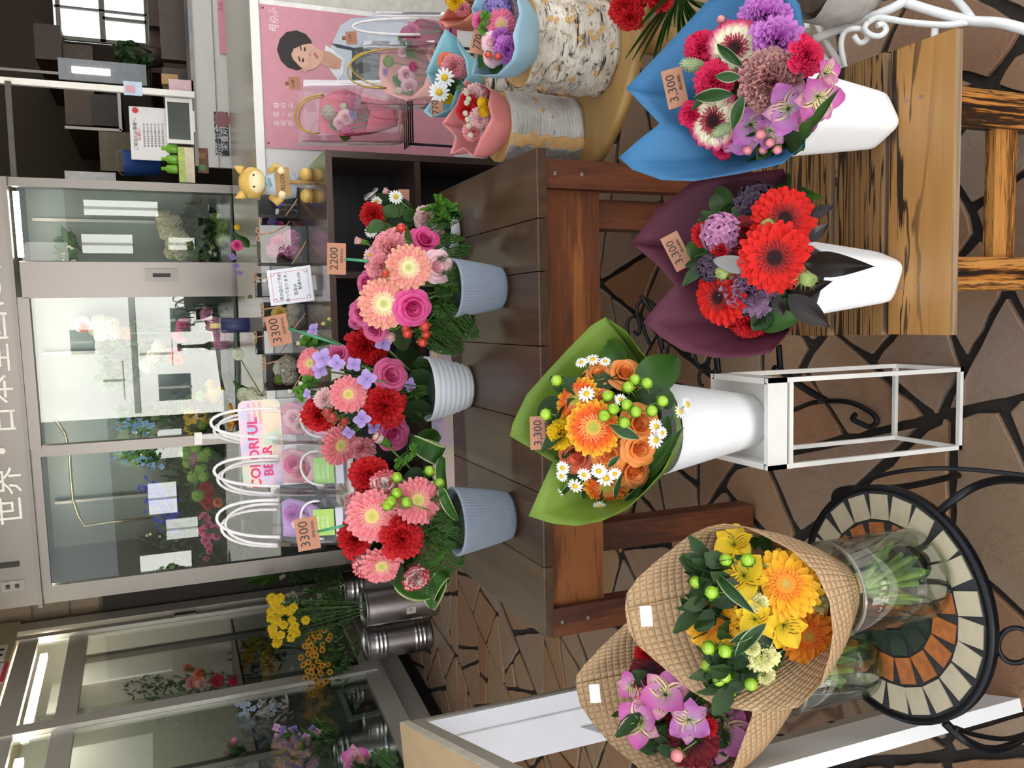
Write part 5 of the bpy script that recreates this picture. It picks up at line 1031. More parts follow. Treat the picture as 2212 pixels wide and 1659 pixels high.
# small dish arrangement behind the right pot
c = pot_at(1000, 500, .05); A = thing('flower_arrangement', 'small arrangement in a white scalloped dish with a clear bow', 'flower arrangement', c)
M = Matrix.Translation(c); MB().lathe([(.03, 0), (.055, .01), (.072, .04), (.07, .042), (.05, .02)], 48, 0, M, lambda a, z: 1+.04*cos(12*a)*(z > .02), True).build('dish', mat('f0f1f4', .4, var=.02), A)
MB().lathe([(.05, .02), (.03, .05), (.001, .06)], 24, 0, M).build('floral_foam', M_FOAM, A)
arrange(A, [('car.red', 804, 464, 58, (-.3, 0)), ('car.blush', 928, 472, 64, (.2, -.2), -.06), ('dai', 855, 424, 30, (.1, -.4), -.02), ('dai', 800, 500, 26, (-.3, 0)), ('bud.blush', 836, 414, 26, (-.9, -.5)), ('dai', 813, 434, 24, (-.2, -.5), .03), ('car.blush', 940, 500, 46, (.3, 0), -.04)], 2.30, (860, 460), 80, .06,
 [('ovate', 850, 470, 870, 430, 34), ('ovate', 840, 470, 850, 440, 40), ('ovate', 850, 490, 830, 510, 40), ('dark', 840, 450, 900, 480, 70, .03), ('ovate', 870, 460, 905, 470, 30), ('dark', 880, 490, 950, 500, 60, .04), ('ovate', 830, 480, 815, 440, 36), ('dark', 800, 440, 860, 460, 60, .05)], c+Vector((0, 0, .04)))
for k, (dx, dy) in enumerate(((-18, -8), (0, -22))):
    leafm = MB(); leafm.grid([[(P(808+dx*s*1.2+(j-1)*9*sin(pi*s), 428+dy*s-(j-1)*9*sin(pi*s), w=2.36-.03*sin(pi*s)), s, 0.) for j in range(3)] for s in [i/8 for i in range(9)]]); leafm.build('ribbon_loop', glass('clear_ribbon', .25, (.9, .92, .95, 1), .15), A)
price(A, 872, 434, 2.38, 50, 24, 0, '1,100', None, name='price_card', sz=.45)
# ================================================================ SMALL WRAPPED BOUQUETS ON THE LOGS
def mini(label, rim, neck, nr, ci, co, items, w0, c, R, leaves=(), extra=None):
    o = thing('mini_bouquet', label, 'bouquet', neck)
    wrapper(o, rim, neck, nr, paper('paper_'+ci, ci, co, .4), .35)
    arrange(o, items, w0, c, R, .05, leaves, neck+Vector((0, 0, .03)), .5)
    return o
t1 = LOG1[1]; w1 = (t1-CC).dot(CF)
m1 = mini('light blue wrapped mini bouquet with a pink gerbera on the thick birch log', [(1018, 18, w1-.02), (1035, 70, w1-.03), (1030, 120, w1-.05), (1018, 160, w1-.06), (1045, 163, w1-.10), (1075, 160, w1-.14), (1105, 130, w1-.18), (1112, 105, w1-.19), (1108, 75, w1-.19), (1122, 30, w1-.18), (1115, -10, w1-.16), (1080, -40, w1-.08), (1035, -20, w1-.03)], t1+Vector((0, 0, .004)), .06, '8fb9cc', 'a6c9da',
 [('ger.rosy', 1084, 52, 62, (.2, 0)), ('car.orchid', 1098, 108, 60, (.3, .2), -.02), ('car.mauve', 1085, 85, 50, (.1, .1)), ('clu.lilac', 1076, 18, 66), ('ros.blush', 1060, 92, 46, (-.2, 0)), ('ros.blush', 1064, 128, 40, (0, .3)), ('ber.red', 1054, 119, 15, (-.2, .4), -.03), ('ber.red', 1076, 123, 16, (0, .4), -.03), ('ros.blush', 1102, 20, 50), ('ros.pink', 1040, 45, 40, (0, 0), .03)], w1-.11, (1075, 70), 80,
 [('pars', 1060, 50, 1028, 38, 36, -.01), ('ovate', 1065, 128, 1022, 140, 26), ('ovate', 1085, 135, 1055, 158, 28), ('dark', 1075, 70, 1050, 130, 60, .05)])
price(m1, 1036, 92, w1-.06, 50, 36, -12, '770', 'お好きな', sz=.62)
t3 = LOG3[1]; w3 = (t3-CC).dot(CF)
m2 = mini('light blue wrapped mini bouquet with white daisies on the log behind', [(920, 155, w3-.02), (950, 85, w3-.01), (962, 62, w3), (985, 80, w3-.02), (990, 100, w3-.06), (1005, 130, w3-.1), (1010, 165, w3-.12), (985, 195, w3-.14), (972, 235, w3-.13), (930, 253, w3-.08), (915, 240, w3-.05), (942, 205, w3-.04)], t3+Vector((0, 0, .004)), .05, '6fb4bf', 'a3cdd9',
 [('car.pink', 984, 145, 56, (.2, 0)), ('dai', 960, 168, 40, (-.1, .1), -.02), ('dai', 948, 200, 42, (-.1, .3), -.02), ('car.gold', 968, 215, 24), ('ros.coral', 965, 130, 40)], w3-.09, (965, 165), 60, [('dark', 970, 170, 990, 210, 40, .02)])
price(m2, 944, 232, w3-.07, 40, 26, 4, '770', None, sz=.8)
t2 = LOG2[1]; w2 = (t2-CC).dot(CF)
m3 = mini('pink wrapped mini bouquet with a yellow flower on the short grey birch log', [(955, 266, w2-.02), (985, 225, w2-.02), (1005, 172, w2-.03), (1020, 180, w2-.06), (1047, 185, w2-.10), (1060, 196, w2-.14), (1054, 225, w2-.16), (1062, 255, w2-.16), (1048, 280, w2-.15), (1036, 300, w2-.13), (1021, 338, w2-.09), (1000, 318, w2-.07), (972, 333, w2-.04), (985, 295, w2-.03)], t2+Vector((0, 0, .004)), .055, 'e58a88', 'ecb0b2',
 [('car.blush', 1025, 202, 52), ('pom.yellow', 1044, 222, 26, (.2, 0), -.02), ('pom.yellow', 1046, 240, 26, (.2, .1), -.02), ('car.blush', 1040, 258, 50, (.2, .2)), ('car.pink', 1024, 285, 48, (0, .3)), ('car.white', 1048, 282, 40, (.3, .4)), ('car.red', 1008, 240, 46), ('car.red', 1010, 220, 40)] + [('clu.white', x, y, 12, (-.2, 0), -.03) for x, y in ((1008, 202), (1012, 214), (1008, 222), (1005, 245), (1010, 258), (1012, 272), (1016, 292))], w2-.10, (1030, 245), 60, [('lance', 1010, 200, 980, 175, 20), ('dark', 1030, 200, 1035, 270, 60, .04)])
m4 = mini('salmon wrapped mini bouquet with an orange flower at the back of the round table', [(948, 44, w3+.05), (975, 10, w3+.05), (985, -40, w3+.03), (1030, -40, w3-.02), (1030, 20, w3-.05), (1000, 45, w3-.05), (965, 58, w3)], P(1070, 10, w=w3+.08), .045, 'e0765c', 'e6a08e',
 [('car.gold', 985, 4, 40), ('ros.coral', 980, 0, 36), ('car.pink', 1000, 20, 34)], w3-.0, (985, 5), 50)
# tin pot under the salmon bouquet so that it stands on the round table
q = P(1070, 10, w=w3+.08); tb = thing('tin_pot', 'small grey tin pot holding the salmon bouquet behind the thick log', 'pot', (q.x, q.y, LZ))
MB().lathe([(.04, 0), (.052, max(.05, q.z-LZ-.002))], 28, 0, Matrix.Translation((q.x, q.y, LZ))).build('pot_body', M_CHROME, tb)
# red carnations with grey grass leaves at the right edge
rc = thing('red_carnations', 'bunch of red carnations with grey green leaves hanging at the right edge', 'flowers', P(1430, -60, w=1.75))
arrange(rc, [('car.red', 1350, 18, 76, (-.2, .2)), ('car.red', 1362, 42, 60, (0, .5)), ('car.red', 1430, -12, 70), ('car.red', 1390, -30, 70), ('bud.red', 1390, 6, 30, (0, .8))], 1.72, (1380, 10), 60, .03,
 [('lance', 1470, -20, 1385+k*17, 40+14*((k*7) % 9)-k, 9, .01*k-.03) for k in range(11)] + [('lance', 1480, -30, 1352+k*14, 110+3*k, 4, .02) for k in range(3)], P(1450, -80, w=1.78), stem='3f5a52')

# ================================================================ POSTER, BAGS, FIGURINE, GIFT BOXES
py = KY+.008
def onP(x, y, Y): return P(x, y, Y=Y)
po = thing('poster', 'pink poster of a dark haired person in a pale shirt on the white counter front', 'poster', (.92, py, .3))
M_PINKP = mat('cf8f9d', .45, var=.04); 
PX0, PX1, PZ1, PZ0 = P(575, 318, Y=KY).x, P(575, 8, Y=KY).x, KZ-.042, .15
MB().box((PX0, py-.001, PZ0), (PX1, py, PZ1)).build('sheet', M_PINKP, po)
MB().box((PX1, py-.0012, PZ0), (PX1+.02, py, PZ1)).build('white_margin', mat('eeebe8', .5), po)
for x in (PX0+.02, PX1-.015): MB().ball((x, py-.003, PZ1-.012), .005, 8).build('pin', M_SCREW, po)
def pz(pts, Y): return [(p.x, p.z) for p in (P(x, y, Y=Y) for x, y in pts)]
def flat(nm, pts, m, lay, par=po):
    o = pz(pts, py); F = Matrix(((1, 0, 0, 0), (0, 0, -1, py-.0012-lay*.0006), (0, 1, 0, 0), (0, 0, 0, 1)))
    a = sum(o[i][0]*o[(i+1) % len(o)][1]-o[(i+1) % len(o)][0]*o[i][1] for i in range(len(o)))
    return MB().prism(o if a > 0 else o[::-1], 0, .0005, 0, F).build(nm, m, par)
def ell(cx, cy, rx, ry, n=20, rot=0): return [(cx+rx*cos(2*pi*k/n)*cos(rot)-ry*sin(2*pi*k/n)*sin(rot), cy+rx*cos(2*pi*k/n)*sin(rot)+ry*sin(2*pi*k/n)*cos(rot)) for k in range(n)]
flat('shirt', [(715, 100), (735, 55), (760, 40), (830, 35), (880, 40), (885, 190), (800, 178), (735, 172), (718, 150), (712, 120)], mat('c3ccd8', .6, var=.04), 0)
flat('apron', [(760, 104), (800, 100), (885, 96), (885, 178), (760, 176)], mat('4b5250', .6), 1)
flat('collar', [(703, 98), (722, 110), (745, 128), (740, 160), (730, 175), (712, 150), (700, 130)], mat('dfe4ea', .6), 2)
flat('strap', [(714, 94), (730, 96), (765, 104), (765, 110), (728, 103)], mat('39434c', .6), 3)
flat('neck', [(690, 108), (712, 112), (738, 130), (735, 150), (718, 150), (695, 140)], mat('c99a86', .6), 3)
flat('hair', [(598, 108), (604, 85), (618, 70), (640, 66), (660, 74), (672, 88), (674, 100), (650, 150), (640, 152), (622, 146), (607, 132)], mat('2a2425', .6, var=.2), 4)
flat('face', [(626, 110), (632, 102), (655, 92), (672, 95), (684, 104), (698, 116), (696, 132), (684, 146), (668, 152), (648, 145), (632, 128)], mat('d9ac98', .6), 5)
flat('fringe', [(622, 125), (622, 98), (640, 82), (664, 86), (674, 94), (655, 97), (634, 106), (628, 120), (640, 142), (632, 140)], mat('2a2425', .6), 6)
for x, y in ((654, 131), (658, 107)): flat('eye', ell(x, y, 2.2, 5, 10, .15), mat('2c2220', .5), 7)
for x, y in ((646, 128), (649, 104)): flat('eyebrow', ell(x, y, 1.5, 7, 10, -.25), mat('2c2220', .5), 7)
flat('nose', ell(669, 119, 3, 2.4, 8), mat('c48f7c', .6), 7); flat('mouth', ell(682, 121, 2.2, 8, 12, -.5), mat('b0605c', .5), 7)
flat('ear', ell(657, 152, 7, 4, 10, .3), mat('cf9f8b', .6), 4)
FZ = Matrix(((1, 0, 0, 0), (0, 0, -1, py-.0018), (0, 1, 0, 0), (0, 0, 0, 1)))
def ptext(s, x, y, size, m, par=po, rot=0):
    p = P(x, y, Y=py-.002); return text(s, size, Matrix.Translation((p.x, p.y, p.z)) @ Matrix.Rotation(pi/2, 4, 'X') @ Matrix.Rotation(rot, 4, 'Z'), m, par)
M_WINK = mat('f6e9ea', .5)
ptext('母のふ', 590, 42, .034, M_WINK); ptext('ありがとう', 599, 42, .014, M_WINK)
for k, s in enumerate(('お花の', '花たち', '母の日')): pass
for k, (y, s) in enumerate(((228, '母のふ'), (247, '花・た'), (266, 'お花が'))):
    for j, ch in enumerate(s): ptext(ch, 598+j*15, y, .026, M_WINK)

# clear carrier bags hanging by the poster, pink wrapped flowers inside
M_BAG = glass('clear_bag', .055, (.97, .95, .96, 1), .06); M_GOLD = mat('b99a3e', .3, m=.7); M_TUBEW = mat('d9d6d6', .35)
def loop(par, x0, y0, x1, y1, xt, w, m, r=.003, dw=0, nm='handle'):
    a, b = P(x0, y0, w=w), P(x1, y1, w=w+dw); t = P(xt, (y0+y1)/2, w=w+dw/2); pts = []
    for k in range(17):
        s = k/16; base = a.lerp(b, .5-.5*cos(pi*s)*1.0); up = t-a.lerp(b, .5); pts.append(base+up*sin(pi*s)**.75)
    return MB().tube(pts, r, 6).build(nm, m, par)
def clearbag(label, x0, x1, y0, y1, w, depth, hand, m=M_BAG, grp=None):
    """bag whose top edge is at image x0, bottom at x1, right side y0, left side y1"""
    a, b, c, d = P(x0, y0, w=w), P(x0, y1, w=w), P(x1, y1, w=w), P(x1, y0, w=w); bk = Vector((0, depth, 0)); o = thing('carrier_bag', label, 'bag', (c+d)/2, grp)
    q = MB(); rows = []
    ring = [b, a, a+bk, b+bk]; low = [c, d, d+bk, c+bk]
    for k in range(9):
        s = k/8; r_ = []
        for i in range(4):
            for j in range(4):
                u = j/4; p = ring[i].lerp(ring[(i+1) % 4], u).lerp(low[i].lerp(low[(i+1) % 4], u), s); n = noise.noise(p*14)*.006; r_.append((p+Vector((n, n, n)), s, 0.))
        rows.append(r_)
    ids = q.grid(rows, 0, True); q.face(ids[-1][::-1]); q.build('bag_sheet', m, o)
    for h in hand: loop(o, *h[:5], h[5], h[6], h[7] if len(h) > 7 else .003)
    return o
M_WPINK = paper('pink_wrap', 'd9455f', 'e0788a', .4); M_WPEACH = paper('peach_wrap', 'eea79a', 'f2bcb2', .4)
def bagflowers(label, rim, neck, m, items, c, R, w0):
    n = P(*neck[:2], w=neck[2]); o = thing('wrapped_flowers', label, 'bouquet', n); wrapper(o, rim, n, .03, m, .3); arrange(o, items, w0, c, R, .03, [('pars', c[0], c[1]+20, c[0]-20, c[1]+45, 40)], n); return o
wA = 3.12
clearbag('clear bag with gold handles holding the hot pink wrapped flowers, in front of the poster', 655, 880, 172, 303, wA, .12, [(700, 205, 690, 288, 638, wA-.01, M_GOLD), (700, 210, 690, 288, 645, wA+.1, M_GOLD)])
bagflowers('hot pink wrapped flowers inside the clear bag nearest the shelf', [(690, 215, 3.2), (715, 200, 3.22), (745, 192, 3.2), (775, 205, 3.18), (800, 240, 3.15), (790, 285, 3.13), (740, 293, 3.13), (688, 285, 3.16)], (860, 255, 3.2), M_WPINK, [('ros.blush', 748, 255, 34), ('clu.beige', 708, 242, 30), ('ros.blush', 735, 268, 30), ('flo.mauve', 762, 248, 22), ('clu.hotpink', 760, 220, 34), ('clu.hotpink', 750, 285, 26), ('clu.white', 742, 230, 16)], (740, 250), 45, 3.14)
wB = 2.95
clearbag('clear bag with gold handles holding the peach wrapped flowers, in front of the poster', 785, 940, 88, 222, wB, .12, [(860, 105, 835, 190, 752, wB-.01, M_GOLD), (862, 188, 830, 110, 760, wB+.1, M_GOLD)])
bagflowers('peach wrapped flowers inside the clear bag at the poster middle', [(822, 118, 3.0), (845, 100, 3.02), (880, 95, 3.0), (915, 105, 2.98), (930, 140, 2.96), (915, 185, 2.95), (880, 218, 2.95), (830, 200, 2.98), (818, 160, 3.0)], (1000, 165, 3.02), M_WPEACH, [('clu.lime', 838, 132, 24), ('ros.blush', 878, 162, 36), ('ros.blush', 885, 190, 36), ('clu.hotpink', 893, 145, 22), ('flo.mauve', 832, 156, 18), ('clu.white', 862, 198, 16), ('ros.blush', 870, 110, 24)], (875, 150), 50, 2.95)
wC = 2.9
bc = clearbag('clear bag with a white tube handle holding a crimson packet, right of the poster', 812, 965, 25, 100, wC, .10, [(905, 40, 908, 75, 762, wC-.01, M_TUBEW, .0045)])
bagflowers('crimson wrapped packet inside the clear bag with the white handle', [(875, 60, 2.95), (905, 40, 2.96), (945, 50, 2.94), (965, 80, 2.92), (940, 92, 2.9), (890, 88, 2.92)], (985, 70, 2.95), paper('crimson_wrap', 'a8405e', 'b8506c'), [('clu.hotpink', 880, 72, 30), ('ros.pink', 892, 64, 26)], (890, 70), 40, 2.92)
for x, y, w, par in ((755, 82, wB-.02, 0), (632, 180, wA-.02, 0)):
    pl = thing('price_clip', 'small brown price card clipped to the clear bag '+('in the poster middle' if x > 700 else 'nearest the shelf'), 'price card', P(x, y, w=w))
    price(pl, x+4, y, w, 28, 24, 6, '3,300', None, sz=.32); MB().box((-.006, -.006, -.002), (.006, .006, .002)).build('clip', mat('7a4a30', .5), pl, frame(P(x-12, y, w=w-.003), CR, -CD))

# cat figurine holding a board
fb = P(672, 402, z=CZ); k = 1/pxm(fb); cat = thing('cat_figurine', 'yellow cat figurine in pale blue overalls holding a wooden welcome board', 'figurine', fb)
M_CAT = mat('d9b25c', .45, var=.18); M_CATL = mat('efdcae', .5); M_OVER = mat('b4c0c8', .5, var=.05); M_BRD = mat('a9824e', .6, var=.15)
U = lambda dx, dz, dy=0: fb+Vector((dx*k, dy*k, dz*k))
MB().lathe([(.001, 30*k), (26*k, 34*k), (30*k, 55*k), (26*k, 80*k), (16*k, 96*k), (.001, 98*k)], 24, 0, Matrix.Translation(fb)).build('overalls', M_OVER, cat)
hd_ = MB().ball((0, 0, 0), 1, 20, 0, Matrix.Translation(U(2, 122)) @ Matrix.Diagonal((33*k, 26*k, 28*k, 1))).build('head', M_CAT, cat)
MB().ball((0, 0, 0), 1, 16, 0, Matrix.Translation(U(2, 116, -14)) @ Matrix.Diagonal((24*k, 16*k, 20*k, 1))).build('muzzle', M_CATL, hd_)
for s in (-1, 1):
    MB().lathe([(11*k, 0), (7*k, 10*k), (.001, 20*k)], 12, 0, Matrix.Translation(U(2+s*24, 140)) @ Matrix.Rotation(s*.45, 4, 'Y')).build('ear', M_CAT, hd_)
    MB().ball(U(2+s*12, 122, -28), 2.2*k, 8).build('eye', M_BLACK, hd_)
    MB().ball((0, 0, 0), 1, 14, 0, Matrix.Translation(U(s*22, 12, -6)) @ Matrix.Diagonal((15*k, 18*k, 13*k, 1))).build('foot', M_CAT, cat)
    MB().tube([U(s*24, 84), U(s*36, 72, -8), U(s*26, 64, -24)], [9*k, 9*k, 8*k], 10).build('arm', M_CAT, cat); MB().ball(U(s*24, 66, -28), 10*k, 10).build('paw', M_CATL, cat)
    MB().lathe([(15*k, 0), (16*k, 3*k)], 16, 0, Matrix.Translation(U(s*22, 0, -4)), cap1=True).build('sole', M_BRD, cat)
MB().tube([U(0, 92, -20), U(2, 88, -24)], 9*k, 8).build('scarf', mat('8fb0c4', .5), cat)
bd = MB().box((-29*k, -4*k, -15*k), (29*k, 0, 15*k), 0, Matrix.Translation(U(2, 64, -30)) @ Matrix.Rotation(-.05, 4, 'Y')).build('board', M_BRD, cat)
text('WELCOME', 12*k, Matrix.Translation(U(2, 64, -34.5)) @ Matrix.Rotation(pi/2, 4, 'X'), mat('4a2f1a', .6), bd); MB().tube([U(2, 50, -31), U(2, 2, -31)], 4*k, 8).build('post', M_BRD, cat)

# black gift boxes with preserved flowers on the shelf top
M_BOXB = mat('18161a', .35, var=.1); M_RAFF = mat('c49a78', .6, var=.15); M_LID = glass('clear_box', .10, (.97, .97, .98, 1))
def giftbox(label, x, y0, y1, h, dy, fl, yaw=0):
    """box front bottom edge at image x between y0 (right) and y1 (left); h px tall"""
    a, b = P(x, y1, z=CZ+.0005), P(x, y0, z=CZ+.0005); wd = (b-a).length; c = (a+b)/2; H = h/pxm(c); D = wd*.85
    M = Matrix.Translation(c) @ Matrix.Rotation(yaw, 4, 'Z'); o = thing('gift_box', label, 'gift box', c, 'preserved flower boxes')
    MB().box((-wd/2, D*.72, 0), (wd/2, D, H), 0, M).build('box_back', M_BOXB, o); MB().box((-wd/2, 0, 0), (wd/2, D*.72, .006), 0, M).build('box_base', M_BOXB, o)
    MB().box((-wd/2, 0, .006), (-wd/2+.004, D*.72, H), 0, M).build('box_side', M_BOXB, o)
    q = MB(); w = wd/2-.001
    for f in (((-w, 0, .006), (w, 0, .006), (w, 0, H), (-w, 0, H)), ((w, 0, .006), (w, D*.72, .006), (w, D*.72, H), (w, 0, H)), ((-w, 0, H), (w, 0, H), (w, D*.72, H), (-w, D*.72, H))): q.face([q.vert(M @ Vector(p)) for p in f], 0, False)
    q.build('clear_cover', M_LID, o)
    for i, (kd, fx, fz, d) in enumerate(fl):
        p = M @ Vector((fx*wd/2, D*.35, fz*H)); flower(o, kd, zframe(p, (CC-p).normalized()+Vector((0, 0, .1)), i, d*wd/2*SCL.get(kd[:3], 1)), i)
    MB().tube([M @ Vector((-wd/2, -.002, H*.35)), M @ Vector((-wd*.1, -.003, H*.12)), M @ Vector((wd*.1, -.002, .004))], .0028, 5).build('raffia_tie', M_RAFF, o)
    MB().tube([M @ Vector((wd*.25, -.002, H)), M @ Vector((wd*.32, -.004, H*.7)), M @ Vector((wd*.5, -.002, H*.45))], .0028, 5).build('raffia_tie', M_RAFF, o)
    for s in (-1, 1): MB().tube(spline([M @ Vector((wd*.25, -.004, H+.002)), M @ Vector((wd*.25+s*.014, -.008, H+.014)), M @ Vector((wd*.25+s*.024, -.006, H+.004)), M @ Vector((wd*.25, -.004, H+.002))], 4), .0026, 5).build('raffia_bow', M_RAFF, o)
    return o
giftbox('black box with a hot pink preserved rose, right of the white notice card', 664, 488, 570, 98, 0, [('ros.hot', .05, .55, .52), ('clu.pink', -.25, .3, .45), ('clu.pink', .4, .3, .45), ('clu.pink', -.3, .7, .4)])
giftbox('dark box with blue wrapping behind the cat figurine', 645, 405, 466, 80, 0, [('flo.blue', 0, .5, .4), ('clu.pink', .3, .6, .3)])
giftbox('black box with purple flowers behind the hot pink rose box', 628, 462, 500, 60, 0, [('clu.lilac', 0, .6, .6), ('ros.hot', -.2, .35, .4)])
giftbox('black box with a yellow preserved rose behind the 3300 card', 662, 652, 712, 88, 0, [('ros.lemon', .1, .6, .6), ('clu.beige', -.3, .35, .5), ('clu.lime', -.4, .7, .4), ('clu.beige', .4, .3, .5)])
giftbox('black box with white flowers partly behind the white notice card', 628, 590, 640, 70, 0, [('ros.white', -.2, .5, .5), ('clu.white', .3, .5, .5)])
giftbox('black box with a white preserved rose at the left end of the shelf', 660, 765, 838, 82, 0, [('ros.white', .1, .5, .62), ('clu.white', -.3, .4, .5), ('clu.lime', -.45, .65, .3), ('clu.white', .4, .4, .5)])
giftbox('black box with dusty pink flowers left of the yellow rose box', 628, 715, 762, 70, 0, [('clu.pink', 0, .5, .7), ('clu.dusk', .3, .4, .4)])
# notice card in an acrylic foot
nc = P(683, 610, z=CZ+.0005); kk = 1/pxm(nc); no_ = thing('notice_card', 'white notice card with a pink scroll border leaning on the shelf top', 'sign', nc)
Mc = frame(P(628, 617, w=(nc-CC).dot(CF)-.03), CR*cos(.22)+CD*sin(.22)*-1 if False else (CR-CD*-.0), -CD) @ Matrix.Rotation(.13, 4, 'Z')
MB().box((-38*kk, -47*kk, 0), (38*kk, 47*kk, .002)).build('card', mat('e9eaf2', .5, var=.02), no_, Mc)
M_PB = mat('d98a88', .5)
for a, b in (((-27, 38.6), (27, 39.6)), ((-27, -39.6), (27, -38.6)), ((-31, -33), (-30, 33)), ((30, -33), (31, 33))): MB().box((a[0]*kk, a[1]*kk, .002), (b[0]*kk, b[1]*kk, .0026)).build('border', M_PB, no_, Mc)
for sx in (-1, 1):
    for sy in (-1, 1):
        q = MB()
        q.tube([((sx*(28+3.5*cos(t)))*kk, sy*(36+4*sin(t))*kk, .0026) for t in [i*.7 for i in range(9)]], .7*kk, 4); q.build('corner_scroll', M_PB, no_, Mc)
for j, (s, y, x) in enumerate((('母の日のご予約', 21, 0), ('承っております。', 8, 0), ('当店は', -10, -10), ('配達もOK', -20, 8))): text(s, 8.5*kk, Mc @ Matrix.Translation((x*kk, y*kk, .0024)), M_INK, no_)
MB().box((-16*kk, -55*kk, -.012), (16*kk, -46*kk, .008)).build('acrylic_foot', M_LID, no_, Mc)
# small flowers standing on the counter, navy bottle
for lab, it in (('yellow and red single flowers in a slim tube on the counter', [('pom.yellow', 512, 490, 13), ('ros.hot', 512, 530, 24), ('flo.mauve', 503, 555, 16), ('flo.mauve', 510, 575, 16), ('flo.mauve', 518, 590, 14)]), ('white pompon flowers standing on the counter', [('pom.white', 515, 763, 26), ('pom.white', 526, 852, 30), ('pom.white', 545, 850, 30), ('pom.green', 540, 640, 10)])):
    g = P(it[1][1]+40, it[1][2], z=KZ); o = thing('counter_flowers', lab, 'flowers', g); w0 = (g-CC).dot(CF)
    arrange(o, it, w0-.02, (it[1][1], it[1][2]), 60, .0, [('dark', 540, it[1][2], 510, it[1][2]-20, 20), ('ovate', 540, it[1][2]+5, 500, it[1][2]-30, 14)], g)
nb_ = P(538, 702, z=KZ); kq = 1/pxm(nb_); o = thing('navy_bottle', 'navy blue cylindrical bottle with a cream neck standing on the counter', 'bottle', nb_)
MB().lathe([(15*kq, 0), (16*kq, 2*kq), (16*kq, 56*kq), (14*kq, 58*kq)], 28, 0, Matrix.Translation(nb_), cap1=True).build('body', mat('1c2456', .35, var=.1), o)
MB().lathe([(6*kq, 58*kq), (6*kq, 80*kq)], 16, 0, Matrix.Translation(nb_), cap1=True).build('neck', mat('d9c88c', .5), o)

# three clear handled bags with a printed header card, standing left of the middle pot
hb = []
for i, (label, y0, y1, w, lp) in enumerate((('clear handled bag with pink tissue, right of the three hung in a row', 862, 958, 2.50, (882, 945, 455, 900, 960, 462)), ('clear handled bag with a pale green card, in the middle of the three', 962, 1062, 2.47, (985, 1050, 462, 1000, 1070, 470)), ('clear handled bag with lilac tissue and a lime card, left of the three', 1070, 1178, 2.44, (1080, 1160, 468, 1100, 1180, 478)))):
    o = clearbag(label, 598, 748, y0, y1, w, .09, [(603, lp[0], 605, lp[1], lp[2], w-.01, M_TUBEW, .0048), (600, lp[3], 602, lp[4], lp[5], w+.07, M_TUBEW, .0048), (602, lp[0]+8, 603, lp[4]-4, lp[5]+9, w+.06, M_TUBEW, .0045)])
    loop(o, 690, y0+12, 700, y1-14, 650, w-.02, M_TUBEW, .0036, 0, 'inner_handle'); hb.append(o)
    f = thing('wrapped_soap_flowers', ('pink', 'rose pink', 'lilac')[i]+' tissue wrapped gift inside the '+('right', 'middle', 'left')[i]+' clear handled bag', 'gift', P(730, (y0+y1)/2, w=w+.04))
    wrapper(f, [(608, y0+14, w+.05), (625, y0+6, w+.06), (660, y0+15, w+.05), (672, (y0+y1)/2, w+.03), (655, y1-18, w+.03), (612, y1-20, w+.04)], P(700, (y0+y1)/2, w=w+.05), .02, paper('tissue_'+str(i), ('d98aa4', 'e0a0ac', 'b08ac8')[i], ('e8b4c4', 'e8bcc4', 'c8a8dc')[i], .35), .3)
    arrange(f, [(('ros.blush', 'ros.pink', 'car.orchid')[i], 632, y0+40, 40), (('car.blush', 'car.pink', 'ros.blush')[i], 650, y0+60, 36)], w+.03, (640, y0+45), 40, .0)
    cd = MB().box((-28*.00135, -22*.00135, 0), (28*.00135, 22*.00135, .002)).build('card', mat(('e2a8bc', '9cc878', 'a8cc60')[i], .5, var=.1), o, frame(P(700, (y0+y1)/2+4, w=w-.008), CR-CD*.06, -CD))
    if i: 
        for j, s in enumerate(('GIVE THE', 'SCENT OF', 'HAPPINESS')): text(s, .0095, WM[cd.name] @ Matrix.Translation((-.002, .016-j*.014, .0025)), mat('e9f0d0', .5), cd)
    MB().box((-30*.00135, -8*.00135, 0), (30*.00135, 8*.00135, .03)).build('box_base', mat('d3cfe0', .5), o, frame(P(738, (y0+y1)/2, w=w+.02), CR-CD*.06, -CD))
# header board
hp = P(558, 958, w=2.56); ho_ = thing('display_stand', 'pastel display stand with a pink lettered header board and tier of clear bags', 'display stand', (-.3, 2.42, TBZ))
t = NT('pastel_print'); t.set(.4); gq = t.noise(t.coord(scale=(9, 9, 9)), 1, 1); t.base(t.ramp(gq, [(.3, '9cc4e8'), (.45, 'e8c8dc'), (.58, 'f3dcc0'), (.72, 'b8dcc8')])); M_PASTEL = t.m
Mh = frame(hp, CR-CD*.075, -CD); kk = 1/pxm(hp)
out = []
for cx, cy, a0 in ((80, 24, 0), (-80, 24, 90), (-80, -40, 180), (80, -40, 270)):
    for j in range(5): a = radians(a0+j*22.5); out.append(((cx+14*cos(a))*kk, (cy+14*sin(a))*kk))
pb = MB().prism(out, 0, .004).build('board', M_PASTEL, ho_, Mh)
M_HOT = mat('e0407c', .4)
text_chars('COLORFUL', 30*kk, Mh @ Matrix.Translation((-20*kk, 8*kk, .0045)), M_HOT, ho_, al='CENTER', ext=.0004, bold=.0012); text_chars('BEAR', 28*kk, Mh @ Matrix.Translation((-38*kk, -20*kk, .0045)), M_HOT, ho_, al='CENTER', ext=.0004, bold=.0012)
for j, s in enumerate(('GIVE THE', 'SCENT OF', 'HAPPINESS')): text(s, 10*kk, Mh @ Matrix.Translation((66*kk, (14-j*12)*kk, .0045)), mat('d98a9c', .4), ho_)
zt_ = P(748, 1020, w=2.47).z-.004
MB().box((-.56, 2.38, TBZ), (-.10, 2.452, TBZ+.045)).build('base', M_PASTEL, ho_)

